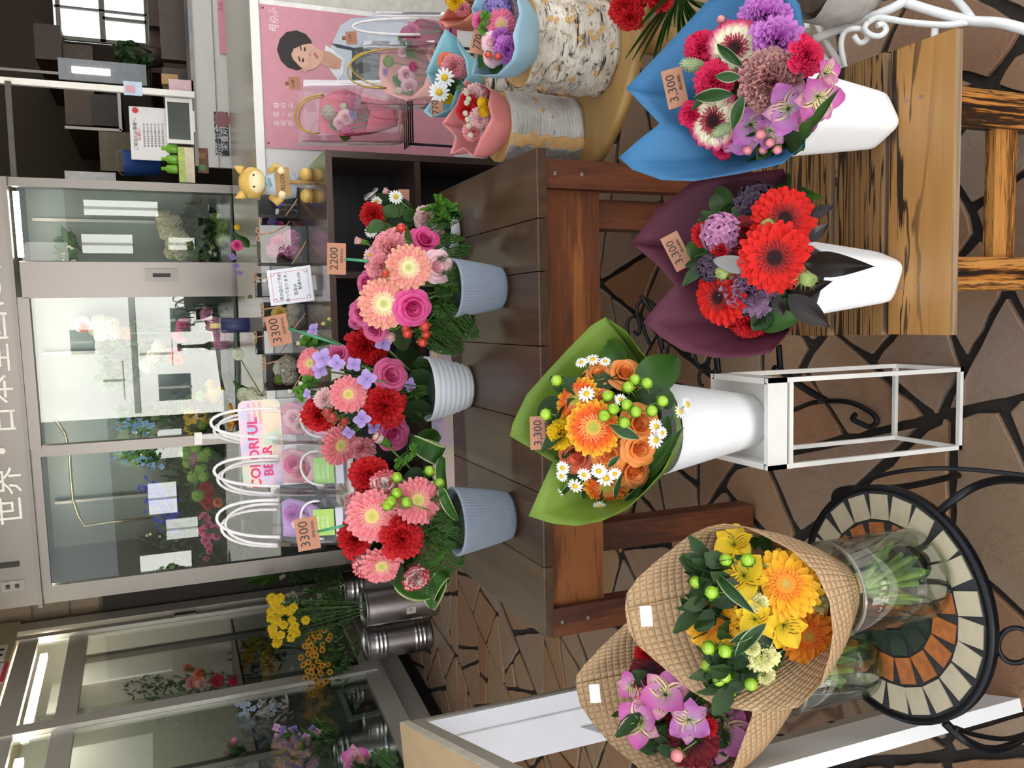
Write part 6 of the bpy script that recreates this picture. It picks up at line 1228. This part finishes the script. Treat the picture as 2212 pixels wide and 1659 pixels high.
for x_ in (-.50, -.16): MB().tube([(x_, 2.446, TBZ+.04), (x_, 2.446, zt_)], .004, 6).build('post', M_PAINT, ho_)
MB().tube([(hp.x, 2.55, zt_), (hp.x, hp.y+.004, hp.z)], .004, 6).build('post', M_PAINT, ho_)
MB().box((-.57, 2.40, zt_-.008), (-.08, 2.64, zt_)).build('tier', M_PAINT, ho_)
gb = thing('gold_tassel', 'bunch of gold foil strands on a stick behind the handled bags', 'decoration', (P(520, 905, w=2.72).x, 3.0, CZ))
q = MB()
for i in range(26): a = ru(-.9, .9); q.tube([P(520, 905+8*sin(i), w=2.72), P(505, 905+20*sin(a), w=2.70+ru(-.02, .02)), P(488+ru(0, 16), 905+44*sin(a), w=2.70+ru(-.03, .03))], .0022, 4)
stuff(q.build('strands', mat('c08a1e', .25, m=.9), gb)); gp_ = P(520, 905, w=2.72); MB().tube([gp_, Vector((gp_.x, 3.0, CZ))], .004, 6).build('stick', M_GOLD, gb)

# black wire rack that carries the clear bags by the poster
rk = thing('wire_rack', 'black wire rack standing on the floor under the clear bags by the poster', 'rack', (.95, 3.1, 0))
for bagn, (x1, y0, y1, w) in (('a', (880, 172, 303, wA)), ('b', (940, 88, 222, wB)), ('c', (965, 25, 100, wC))):
    a_, b_ = P(x1, y1, w=w), P(x1, y0, w=w); z = min(a_.z, b_.z)-.012
    for k in range(5): yy = a_.y+.005+k*.028; MB().tube([(a_.x-.01, yy, z), (b_.x+.01, yy, z)], .003, 6).build('wire', M_IRON, rk)
    for x in (a_.x, b_.x): MB().tube([(x, a_.y+.06, z), (x, a_.y+.06, 0)], .005, 6).build('leg', M_IRON, rk)
# ================================================================ METAL BUCKETS AND CUT FLOWERS
def bucket(label, bx_, by_, r, h, ribs=(), z=0, p=None, tag_=False):
    c = p or P(bx_, by_, z=z)+Vector((0, r*.9, 0)); o = thing('flower_bucket', label, 'bucket', c, 'metal flower buckets'); M = Matrix.Translation(c)
    pr = [(r*.97, 0), (r, .006)]; k = .012
    while k < h-.01:
        b = max([.004*max(0, 1-abs(k-q)/.009) for q in ribs]+[0]); pr.append((r+b, k)); k += .005
    pr += [(r+.003, h-.004), (r+.003, h), (r-.003, h), (r-.004, h-.02), (r-.004, h*.5), (.001, h*.5)]
    MB().lathe(pr, 48, 0, M).build('bucket_body', M_CHROME, o)
    if tag_:
        a = radians(-100); F = frame(c+Vector((cos(a)*(r+.001), sin(a)*(r+.001), h*.40)), (-sin(a), cos(a), 0), (0, 0, 1))
        s = MB().box((-.022, -.028, 0), (.022, .028, .0008)).build('sticker', mat('b9b4ab', .6, var=.2), o, F); text('O', .03, F @ Matrix.Rotation(-pi/2, 4, 'Z') @ Matrix.Translation((0, 0, .001)), M_INK, s)
    return c
B1 = bucket('plain steel flower bucket with a worn sticker beside the plank table', 948, 1300, .112, .43, (), tag_=True)
B2 = bucket('ribbed steel flower bucket against the left showcase sill', 936, 1378, .098, .40, (.05, .075, .10, .29, .315, .34))
B3 = bucket('ribbed steel flower bucket half hidden behind the plain bucket', 880, 1262, .11, .42, (.30, .33, .36))
B4 = bucket('dark steel flower bucket behind the clear handled bags', 850, 1180, .12, .52, (.4, .44))
def bunch(label, items, base, c, R, w0, leaves=(), fol=None, nm='cut_flowers', cat='flowers', m=None, dome=.02, stem='3c5a2c', group=None):
    o = thing(nm, label, cat, base, group); arrange(o, items, w0, c, R, dome, leaves, Vector(base)+Vector((0, 0, .02)), .35, stem)
    if fol: foliage(o, fol[0], fol[1], fol[2], fol[3], fol[4], m or C_FERN, fol[5] if len(fol) > 5 else .07, seed=len(items))
    return o
def W(p): return (Vector(p)-CC).dot(CF)
top = lambda b, h: b+Vector((0, 0, h))
rs = random.Random(3)
yel = [(586, 1292), (600, 1297), (605, 1291), (592, 1305), (597, 1312), (585, 1320), (604, 1315), (609, 1322), (584, 1335), (596, 1338), (600, 1345), (612, 1350), (588, 1360), (590, 1370), (606, 1372), (598, 1388), (630, 1340), (636, 1352), (632, 1362), (640, 1368), (628, 1378), (626, 1318), (634, 1312), (660, 1340)]
bunch('bunch of yellow daisy mums in the plain steel bucket', [('dai.yellow', x, y, 19 if i % 3 else 23, (-.2, rs.uniform(-.4, .4))) for i, (x, y) in enumerate(yel)], top(B1, .22), (640, 1330), 100, W(B1)-.1, (), ([(690, 1330, 80, 60), (720, 1310, 60, 40), (640, 1340, 30, 40)], W(B1), 420, .045, .008))
whi = [(602, 1222), (606, 1230), (612, 1244), (600, 1216), (607, 1248), (616, 1232), (609, 1205), (622, 1285), (632, 1280), (640, 1294), (616, 1302), (642, 1308), (628, 1330), (660, 1274), (636, 1287), (688, 1302), (690, 1285)]
bunch('bunch of white button mums in the half hidden bucket', [('pom.white', x, y, 9 if i < 7 else 11, (-.2, 0)) for i, (x, y) in enumerate(whi)], top(B3, .22), (640, 1250), 100, W(B3)-.15, (), ([(650, 1225, 60, 24), (690, 1245, 60, 40), (720, 1275, 50, 40)], W(B3)-.1, 380, .04, .006))
brz = [(670, 1370), (686, 1366), (700, 1362), (683, 1374), (713, 1374), (672, 1379), (676, 1383), (709, 1382), (666, 1386), (690, 1376), (696, 1393), (658, 1397), (672, 1396), (668, 1404), (696, 1404), (680, 1402), (665, 1414), (675, 1416), (682, 1416), (650, 1420), (666, 1430), (655, 1436), (675, 1440), (664, 1450), (672, 1452), (678, 1462), (660, 1466), (658, 1476), (668, 1482), (664, 1490), (672, 1496), (690, 1444), (696, 1438), (692, 1456), (708, 1436), (712, 1452), (684, 1484), (690, 1490), (694, 1478), (680, 1500), (656, 1486), (704, 1470), (682, 1470), (687, 1430)]
bunch('bunch of small bronze mums with brown centres in the ribbed bucket by the sill', [('dai.bronze', x, y, 13, (-.2, rs.uniform(-.5, .5))) for x, y in brz], top(B2, .2), (680, 1430), 80, W(B2)-.12, (), ([(730, 1400, 56, 40), (715, 1440, 50, 40), (690, 1430, 30, 60)], W(B2)-.04, 420, .04, .007))
bunch('yellow button mums with dark ti leaves behind the clear handled bags', [('pom.yellow', x, y, d, (-.2, .1)) for x, y, d in ((565, 1150, 20), (566, 1165, 20), (563, 1185, 22), (576, 1172, 22), (587, 1192, 24), (563, 1210, 24), (577, 1207, 26), (568, 1200, 22))], top(B4, .3), (600, 1180), 80, W(B4)-.05, [('lance', 600, 1225, 530, 1232, 26), ('lance', 590, 1240, 528, 1258, 22), ('lance', 610, 1230, 560, 1268, 24), ('dark', 640, 1150, 560, 1140, 40), ('dark', 640, 1200, 540, 1120, 36, .05)], ([(640, 1170, 40, 50)], W(B4), 160, .06, .01))

# ---- flowers inside the main showcase
DY = .38
def PB(x, y, dy=DY):        # point on an upright plane dy metres behind the showcase glass
    o = M1 @ Vector((0, dy, 0)); return PL(x, y, (o.x, o.y), (cos(A7), sin(A7)))
def fridge(label, items, c, leaves=(), fol=None, m=None, dy=DY, stem='3f5f34'):
    b = PB(560, c[1]); base = Vector((b.x, b.y, .466)); w0 = W(PB(c[0], c[1], dy))
    return bunch(label, items, base, c, 90, w0, leaves, (fol, w0+.05, 130*len(fol), .075, .015, .05) if fol else None, m=m, stem=stem, dome=0)
fridge('cream hydrangea heads inside the right pane of the flower showcase', [('clu.beige', x, y, d) for x, y, d in ((355, 470, 36), (370, 480, 44), (365, 500, 44), (385, 510, 44), (378, 530, 40), (400, 520, 36), (370, 545, 30), (390, 545, 34), (355, 490, 30))], (375, 505), (), [(430, 500, 40, 30)], C_DLEAF)
fridge('lime green viburnum heads inside the right pane of the flower showcase', [('clu.lime', x, y, d) for x, y, d in ((466, 472, 26), (478, 490, 30), (470, 505, 28), (486, 510, 26), (492, 485, 24), (476, 520, 24))], (478, 495), (), [(440, 480, 40, 40), (460, 550, 30, 30)], C_DLEAF)
fridge('spray of small white flowers inside the right pane of the flower showcase', [('flo.white', x, y, 12) for x, y in ((150, 535), (155, 550), (140, 560), (145, 570), (158, 540), (138, 552), (150, 580), (160, 565), (135, 575), (455, 545), (465, 550), (450, 560), (460, 535))], (150, 556), (), [(155, 530, 14, 26), (450, 560, 30, 30), (160, 570, 10, 16)], C_FERN)
fridge('white and green tall flowers inside the middle door of the flower showcase', [('clu.white', x, y, d) for x, y, d in ((215, 696, 34), (240, 705, 40), (220, 720, 36), (250, 720, 36), (205, 715, 26), (335, 770, 34), (345, 750, 30), (320, 790, 34))] + [('ros.blush', 175, 700, 34), ('ros.coral', 180, 708, 20)], (230, 715), (), [(260, 770, 40, 50), (300, 740, 40, 40), (270, 810, 40, 20)], C_FERN, .5)
fridge('pink roses and lilies inside the middle door of the flower showcase', [('ros.hot', 398, 705, 36), ('ros.hot', 388, 725, 30), ('ros.pink', 378, 762, 24), ('clu.pink', 450, 680, 34), ('clu.pink', 468, 705, 40), ('clu.pink', 478, 735, 40), ('clu.pink', 490, 715, 32), ('ros.coral', 372, 775, 26), ('ros.coral', 385, 780, 22)], (430, 720), (), [(440, 720, 50, 40), (460, 690, 40, 30)], C_DLEAF, .3)
fridge('yellow and orange flowers inside the left end of the middle door', [('pom.yellow', x, y, d) for x, y, d in ((455, 830, 22), (460, 842, 22), (468, 850, 22), (450, 855, 20), (474, 840, 18), (462, 862, 20))] + [('pom.lime', 436, 855, 26), ('pom.lime', 438, 918, 24), ('pom.green', 388, 872, 26), ('pom.green', 410, 862, 22), ('pom.green', 400, 880, 22), ('als.yellow', 412, 900, 36), ('als.yellow', 414, 922, 34), ('ros.coral', 420, 880, 26), ('ros.blush', 430, 897, 26), ('car.gold', 445, 905, 24)], (430, 875), (), [(440, 870, 60, 50), (470, 900, 50, 50), (420, 910, 40, 30)], C_DLEAF, .25)
def spike(x0, y0, x1, y1, k, n, d, wob=9):
    return [(k, x0+(x1-x0)*i/n+rs.uniform(-wob, wob)*(.4+.6*i/n), y0+(y1-y0)*i/n+rs.uniform(-wob, wob), d*(.6+.5*i/n), (rs.uniform(-.5, .3), rs.uniform(-.6, .6))) for i in range(n)]
fridge('pale blue delphinium spikes either side of the door post', spike(245, 915, 330, 925, 'flo.sky', 30, 13, 14)+spike(240, 978, 340, 1000, 'flo.sky', 26, 13, 16), (290, 950), (), [(320, 900, 60, 26), (320, 980, 40, 20)], C_FERN, .35)
fridge('deep blue delphinium spikes inside the left door of the flower showcase', spike(305, 1045, 370, 1075, 'flo.blue', 40, 14, 18)+spike(315, 1090, 390, 1110, 'flo.blue', 40, 14, 18)+spike(335, 1130, 370, 1140, 'flo.blue', 22, 13, 14), (350, 1080), (), [(420, 1060, 50, 60), (410, 1130, 50, 50), (480, 1080, 60, 80), (440, 1180, 50, 40), (400, 1000, 40, 40)], C_DLEAF, .35)
fridge('green viburnum with a red striped tulip behind the left door glass', [('clu.lime', x, y, d) for x, y, d in ((402, 978, 30), (424, 966, 28), (440, 985, 30), (435, 1010, 28), (418, 1030, 26), (440, 1028, 24), (405, 1000, 22), (428, 1072, 26), (450, 975, 22))]+[('als.pink', 428, 990, 38)], (425, 1000), (), [(450, 1000, 30, 40)], C_LEAF, .22)
fridge('dark red carnations and pink spray roses behind the left door glass', [('car.red', 445, 1050, 28), ('car.red', 455, 1066, 30), ('car.red', 440, 1078, 24), ('car.red', 450, 1090, 22), ('ros.coral', 472, 1085, 22)]+[('ros.pink', x, y, d) for x, y, d in ((442, 1118, 24), (448, 1135, 22), (438, 1148, 22), (448, 1156, 24), (444, 1168, 20), (450, 1180, 18), (465, 1142, 20), (468, 1158, 20), (452, 1192, 14), (446, 1208, 12))], (450, 1110), (), [(490, 1110, 40, 70), (480, 1190, 40, 40), (520, 1150, 40, 60), (510, 1040, 40, 40)], C_DLEAF, .2)
fridge('dark foliage with tiny white flowers at the far left of the showcase', [('flo.white', rs.uniform(300, 400), rs.uniform(1150, 1235), 7) for _ in range(26)], (360, 1200), (), [(350, 1180, 36, 30), (380, 1210, 30, 30), (330, 1220, 24, 14)], C_DLEAF, .5)
# pictures and price card standing in the showcase
pcd = thing('price_card', 'brown price card on a stick inside the middle door of the showcase', 'price card', PB(272, 720, .2)); price(pcd, 272, 720, W(PB(272, 720, .2)), 26, 22, 0, '770', None, sz=.4); MB().tube([PB(283, 720, .201), PB(470, 716, .201)], .003, 6).build('card_stick', M_PICKG, pcd)

# ---- bunches behind the left showcase glass
def PS(x, y, d=.25):
    o = M2 @ Vector((0, -d, 0)); e = M2.to_3x3() @ Vector((1, 0, 0)); return PL(x, y, (o.x, o.y), (e.x, e.y))
b5 = PS(852, 1600, .17); b5.z = .318; bucket('ribbed steel flower bucket standing inside the left showcase', 0, 0, .10, .34, (.06, .27, .30), p=b5)
def inner(label, items, c, fol, d=.25, m=None, base=None, leaves=()):
    w0 = W(PS(c[0], c[1], d)); b = base or PS(c[0]+160, c[1], d); b = Vector((b.x, b.y, max(.32, b.z)))
    return bunch(label, items, b, c, 90, w0, leaves, (fol, w0+.02, 160, .05, .008, .08), m=m, dome=0)
inner('grey blue statice bunch inside the left showcase', [('clu.dusk' if i % 9 == 0 else 'clu.beige', 520+rs.uniform(-18, 80), 1545+rs.uniform(-40, 70), 9) for i in range(0)]+[('flo.steel', rs.uniform(505, 605), rs.uniform(1518, 1650), 13, (rs.uniform(-.6, .3), rs.uniform(-.6, .6))) for _ in range(90)], (550, 1570), [(580, 1570, 50, 60), (600, 1550, 40, 40)], .07, C_GREYL, top(b5, .15))
inner('lilac stock bunch in the bucket inside the left showcase', [('flo.pinkish' if i % 3 else 'flo.mauve', rs.uniform(590, 692), rs.uniform(1570, 1665), 19) for i in range(60)], (640, 1610), [(660, 1610, 60, 40), (700, 1600, 30, 40)], .06, C_FERN, top(b5, .15))
inner('pink statice at the far edge of the left showcase', [('clu.pink', 500+rs.uniform(-8, 8), 1600+i*5, 14) for i in range(12)], (500, 1625), [(520, 1630, 20, 20)], .08)
inner('yellow and orange flowers in the far door of the left showcase', [('pom.yellow', 468, 1385, 26), ('pom.yellow', 500, 1375, 22), ('car.gold', 545, 1395, 34), ('car.gold', 560, 1375, 30), ('car.gold', 470, 1400, 26), ('car.gold', 535, 1420, 30), ('car.gold', 520, 1440, 26), ('pom.yellow', 580, 1400, 22)], (520, 1400), [(560, 1410, 60, 50)], .4, C_DLEAF)
inner('pink and coral flowers in the far door of the left showcase', [('ros.coral', 430, 1455, 22), ('ros.coral', 405, 1443, 18), ('car.pink', 415, 1475, 28), ('car.blush', 435, 1475, 24), ('car.hot', 470, 1470, 28), ('car.hot', 505, 1470, 22)], (440, 1460), [(440, 1470, 70, 30), (330, 1480, 60, 30)], .4, C_DLEAF)
inner('pink lily with a fern at the front of the left showcase', [('als.pink', 768, 1640, 60, (-.3, 0)), ('als.pink', 775, 1660, 60), ('ros.pink', 786, 1634, 24)], (770, 1650), [(790, 1660, 20, 10)], -.06, C_DLEAF, PS(875, 1660, -.02), [('fern', 850, 1660, 805, 1622, 30), ('lance', 790, 1650, 755, 1622, 24), ('fern', 860, 1650, 825, 1620, 24)])
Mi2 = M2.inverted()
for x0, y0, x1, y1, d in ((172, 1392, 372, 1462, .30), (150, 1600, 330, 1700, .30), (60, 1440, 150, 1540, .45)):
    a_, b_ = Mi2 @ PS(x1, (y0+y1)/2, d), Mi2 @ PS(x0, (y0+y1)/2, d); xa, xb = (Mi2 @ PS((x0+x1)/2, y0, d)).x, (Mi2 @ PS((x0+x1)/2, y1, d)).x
    b2('glare_panel', (min(xa, xb), -d-.01, min(a_.z, 2.2)), (max(xa, xb), -d, min(b_.z, 2.24)), mat('eef0f2', .5, var=.02))  # white boards added to stand in for bright reflections in the door glass
# acrylic photo frame leaning on the inside of the glass
pf = PS(778, 1515, .035); af = thing('acrylic_frame', 'clear acrylic photo frame leaning behind the left showcase glass', 'photo frame', pf)
Mf = frame(pf, M2.to_3x3() @ Vector((-1, 0, 0)), (0, 0, 1)); Mf = Mf if (Mf.to_3x3() @ Vector((0, 0, 1))).x > 0 else frame(pf, M2.to_3x3() @ Vector((1, 0, 0)), (0, 0, 1))
MB().box((-.17, -.105, -.004), (.17, .105, 0)).build('acrylic_sheet', mat('93a09a', .2, var=.05), af, Mf); MB().box((-.125, -.075, .0), (.125, .075, .002)).build('photo', mat('3d3638', .4, var=.4, sc=30), af, Mf)
for i in range(5): MB().lathe([(.016, .0022), (.022, .003), (.010, .0035)], 12, 0, Mf @ Matrix.Translation((-.08+i*.04, .02*((i*3) % 4-1.5), 0)), cap0=False, cap1=True).build('printed_flower', mat(('8a6a70', '9a9496', 'a59a9c')[i % 3], .5), af)

# ================================================================ SHOP INTERIOR BEHIND THE COUNTER
def rect(nm, x0, y0, x1, y1, Y, d, m, par, off=0):
    """board facing the viewer: picture box at distance Y, thickness d"""
    xm, ym = (x0+x1)/2, (y0+y1)/2; xa, xb = P(xm, y1, Y=Y).x, P(xm, y0, Y=Y).x; za, zb = P(x1, ym, Y=Y).z, P(x0, ym, Y=Y).z
    return MB().box((xa, Y+off, za), (xb, Y+off+d, zb)).build(nm, m, par)
def rthing(nm, label, cat, x0, y0, x1, y1, Y, d, m, part='body', grp=None):
    p = P(x1, (y0+y1)/2, Y=Y); o = thing(nm, label, cat, p, grp); rect(part, x0, y0, x1, y1, Y, d, m, o); return o
M_CAB = mat('3f3128', .5, var=.15); M_CABL = mat('54442f', .6)
YB = 5.2
bc_ = thing('back_counter', 'white panelled back counter beyond the service counter', 'counter', (1.6, YB, 0))
zl = P(422, 200, Y=YB).z
MB().box((.88, YB, 0), (2.9, YB+.03, zl)).build('front_panel', mat('cbc8c4', .5, var=.03), bc_); MB().box((.88, YB-.012, P(465, 200, Y=YB).z-.004), (2.9, YB, P(465, 200, Y=YB).z)).build('seam', mat('8a8784', .6), bc_)
MB().box((.88, YB-.02, zl), (2.9, YB+.5, zl+.02)).build('top', mat('8f8a85', .4), bc_)
for k, x in enumerate((.98, 1.58, 2.2)): MB().box((x, YB+.42, zl+.02), (x+.55, YB+.5, zl+.16)).build('drawer_box', M_CAB, bc_)
ps = thing('black_sign', 'black sign with chalky white lettering on the back counter panel', 'sign', P(479, 290, Y=YB-.006)); rect('board', 464, 242, 494, 336, YB-.006, .005, mat('24262c', .6), ps)
def stext(s, x, y, size, Y, m, par): p = P(x, y, Y=Y); return text(s, size, Matrix.Translation(p) @ Matrix.Rotation(pi/2, 4, 'X'), m, par)
stext('切花 延命剤', 473, 296, .042, YB-.0075, mat('d8d8dc', .6), ps); stext('栄養剤', 486, 300, .045, YB-.0075, mat('d8d8dc', .6), ps)
MB().lathe([(.032, 0), (.045, .001)], 20, 0, Matrix.Translation(P(479, 258, Y=YB-.007)) @ rotx(pi/2) , cap1=True).build('flower_mark', mat('8a5a5c', .6), ps)
bs = rthing('brown_plaque', 'small brown plaque with a green dot on the back counter', 'sign', 427, 320, 450, 374, YB-.006, .005, mat('6a3c26', .5), 'plaque'); MB().lathe([(.018, 0), (.018, .001)], 18, 0, Matrix.Translation(P(438, 362, Y=YB-.0065)) @ rotx(pi/2), cap1=True).build('green_dot', mat('3f8a44', .5), bs); stext('花', 438, 336, .04, YB-.0075, mat('c09060', .6), bs)
pp = rthing('pink_notice', 'pink notice with a yellow dot on the back counter panel', 'poster', 471, -40, 530, 118, YB-.008, .004, mat('d08a9a', .5, var=.04), 'sheet'); MB().lathe([(.05, 0), (.05, .001)], 24, 0, Matrix.Translation(P(520, 2, Y=YB-.009)) @ rotx(pi/2), cap1=True).build('yellow_dot', mat('e8c43a', .5), pp); stext('ロ', 512, 32, .06, YB-.0095, mat('efd5da', .5), pp); stext('さん', 477, 14, .03, YB-.0095, mat('a05a6a', .5), pp)
pn = rthing('paper_notice', 'white printed notice standing on the back counter', 'sign', 281, 232, 364, 346, YB+.02, .004, mat('e3e2e4', .5, var=.02), 'sheet'); MB().lathe([(.016, 0), (.016, .001)], 16, 0, Matrix.Translation(P(292, 238, Y=YB+.0185)) @ rotx(pi/2), cap1=True).build('red_dot', mat('c83c44', .5), pn)
stext('ご来店のお客様へ', 293, 290, .022, YB+.0185, M_INK, pn); stext('お願い', 301, 290, .024, YB+.0185, mat('c04a50', .5), pn)
for j in range(6): stext('新型感染症対策のため', 312+j*8, 292, .013, YB+.0185, mat('6a6668', .6), pn)
tb_ = rthing('tablet', 'white tablet screen on the back counter edge', 'tablet', 359, 212, 417, 310, YB-.06, .015, mat('e6e5e2', .3, var=.01), 'case'); rect('screen', 363, 221, 410, 301, YB-.062, .002, mat('2c3330', .15), tb_); rect('foot', 412, 240, 421, 285, YB-.055, .06, M_PAINT, tb_)
ub_ = P(346, 356, Y=YB+.15); o = thing('blue_bucket', 'blue plastic bucket behind the paper notice', 'bucket', ub_); kq = 1/pxm(ub_); MB().lathe([(22*kq, 0), (28*kq, 70*kq), (29*kq, 72*kq), (26*kq, 70*kq)], 28, 0, Matrix.Translation(ub_)).build('bucket_body', mat('1f3f7c', .4), o); MB().tube([ub_+Vector((28*kq*cos(t), -28*kq*.3, 70*kq+16*kq*sin(t))) for t in [i*pi/10 for i in range(11)]], .003, 6).build('handle', M_STEELD, o)
for i, y in enumerate((322, 345, 366)):
    p = P(384, y, Y=YB+.02); k = 1/pxm(p); o = thing('green_bottle', 'small green bottle on the back counter, '+('nearest the tablet', 'in the middle of three', 'nearest the showcase')[i], 'bottle', p, 'green bottles beside the tablet'); MB().lathe([(9*k, 0), (10*k, 4*k), (9*k, 20*k), (4*k, 25*k), (4*k, 33*k)], 18, 0, Matrix.Translation(p), cap1=True).build('bottle_body', mat('7cba3c', .3, var=.1), o)
cbx = rthing('leaflet_box', 'cream leaflet box with a green printed band beside the green bottles', 'box', 386, 318, 420, 394, YB-.05, .08, mat('e0d4b8', .5), 'box'); rect('band', 386, 318, 400, 394, YB-.052, .002, mat('b8cc6a', .5, var=.2), cbx)
bt_ = rthing('blue_tray', 'blue plastic tray on the back counter', 'tray', 405, 10, 423, 90, YB+.05, .15, mat('2a5fb0', .4), 'tray')
kb = rthing('cardboard_box', 'small tan cardboard box on the back counter beside the white post', 'box', 349, 160, 385, 182, YB+.06, .06, mat('b08f62', .7), 'box'); kb2 = rthing('pink_leaflets', 'stack of pink and white leaflets beside the white post', 'leaflets', 365, 172, 418, 205, YB-.02, .03, mat('d8b4bc', .6), 'leaflet_stack')
# posts and rails
wp = thing('white_post', 'slim white post rising from the back counter', 'post', P(420, 205, Y=YB-.1)); a_, b_ = P(420, 204, Y=YB-.1), P(0, 165, Y=YB-.1)
MB().box((a_.x-.016, YB-.1, a_.z), (a_.x+.016, YB-.07, 2.75)).build('post', M_PAINT, wp); st = rect('post_label', 267, 176, 307, 206, YB-.104, .003, mat('b9cfe4', .5), wp)
rect('label_text_band', 272, 184, 292, 200, YB-.1055, .001, mat('cf9aa8', .5), st)
rl = thing('dark_rail', 'dark metal rail across the top of the shop opening', 'rail', P(25, 290, Y=YB-.12)); rect('rail', 17, 175, 30, 402, YB-.14, .03, mat('4a4540', .4), rl)
sr = thing('steel_rail', 'bright steel rail frame hanging behind the white post', 'rail', P(262, 230, Y=YB+.5)); rect('rail', 255, 194, 262, 282, YB+.5, .02, M_STEEL, sr); rect('rail', 140, 275, 262, 281, YB+.5, .02, M_STEEL, sr)
# back of the shop: glowing panel standing in for a reflection, lamp panel, cabinets
wn = struct(MB().box((P(215, 92, Y=7.6).x, 7.6, P(316, 40, Y=7.6).z), (P(215, -160, Y=7.6).x, 7.64, P(116, 40, Y=7.6).z)).build('reflection_panel', mat('eef2f4', .3, emit=1.1, var=.02)))
for x0, y0, x1, y1 in ((116, -160, 126, 90), (210, -160, 222, 90), (308, -160, 318, 94), (116, 84, 316, 92), (116, 20, 316, 24), (222, 40, 316, 46)): rect('reflection_bar', x0, y0, x1, y1, 7.57, .03, mat('7a7a74', .5), wn)
lp = thing('lamp_panel', 'grey hanging panel with a bright tube lamp behind the white post', 'lamp', P(315, 155, Y=6.2)); rect('panel', 126, 132, 316, 178, 6.2, .02, mat('7f848c', .4), lp); rect('tube', 155, 146, 238, 160, 6.19, .015, mat('fff4dc', .5, emit=2.5), lp); rect('cord_cover', 0, 150, 126, 156, 6.2, .01, M_STEELD, lp)
for i, (x0, y0, x1, y1, Y, c) in enumerate(((74, 52, 132, 128, 7.3, '3a2a24'), (132, 96, 200, 135, 7.4, '4a3a2a'), (200, 205, 262, 272, 7.2, '2a211d'), (140, 195, 205, 270, 7.3, '4c3a2c'), (320, -20, 420, 60, 6.4, '3e2a20'), (326, 68, 420, 160, 6.5, '4a2c1c'), (215, 285, 300, 370, 7.2, '6f6550'))):
    rthing('cabinet', ('tall dark cabinet at the upper back of the shop', 'tan shelf cabinet beside the glowing reflection panel', 'black recessed cabinet below the steel rail', 'brown cabinet above the black recess', 'dark brown low cabinet under the glowing reflection panel', 'reddish brown low cabinet behind the white post', 'cream cabinet behind the blue bucket')[i], 'cabinet', x0, y0, x1, y1, Y, 8.79-Y, mat(c, .5, var=.2), 'body')
wb = rthing('white_board', 'tilted white board beside the showcase edge at the back of the shop', 'board', 140, 371, 250, 392, 5.9, .02, mat('cfcfcf', .5), 'board')
bp = thing('shop_plant', 'leafy green plant in front of the glowing reflection panel', 'plant', P(345, 125, Y=6.3)); foliage(bp, [(295, 120, 22, 22), (320, 125, 20, 18)], W(P(300, 120, Y=6.3)), 90, .12, .03, C_DLEAF)
MB().lathe([(.06, 0), (.08, .14)], 20, 0, Matrix.Translation(P(352, 125, Y=6.3)), cap1=True).build('pot', M_CAB, bp)
# ceiling lamp tubes of the shop
for i, (x, y) in enumerate(((1.6, 6.4), (2.6, 6.8))):
    o = thing('ceiling_lamp', 'white strip lamp on the shop ceiling '+('near the showcase', 'near the glowing reflection panel')[i], 'lamp', (x, y, 2.7), 'shop ceiling lamps'); MB().box((x-.5, y-.03, 2.7), (x+.5, y+.03, 2.75)).build('lamp_body', M_PAINT, o); MB().box((x-.48, y-.02, 2.685), (x+.48, y+.02, 2.7)).build('tube', mat('fff2dc', .5, emit=6), o)
# white spray bottle between bags and showcase
p = P(485, 955, w=3.3); p = Vector((p.x, 3.85, KZ)); sp = thing('spray_bottle', 'white spray bottle nozzle behind the handled bags, standing on the counter', 'bottle', p)
t_ = P(420, 945, Y=3.85); MB().lathe([(.03, 0), (.032, .08), (.014, .12), (.012, t_.z-KZ-.03)], 20, 0, Matrix.Translation((t_.x, 3.85, KZ)), cap1=True).build('bottle_body', M_PAINT, sp)
MB().box((-.03, -.012, -.03), (.02, .012, 0), 0, Matrix.Translation((t_.x, 3.85, t_.z))).build('trigger_head', M_PAINT, sp)
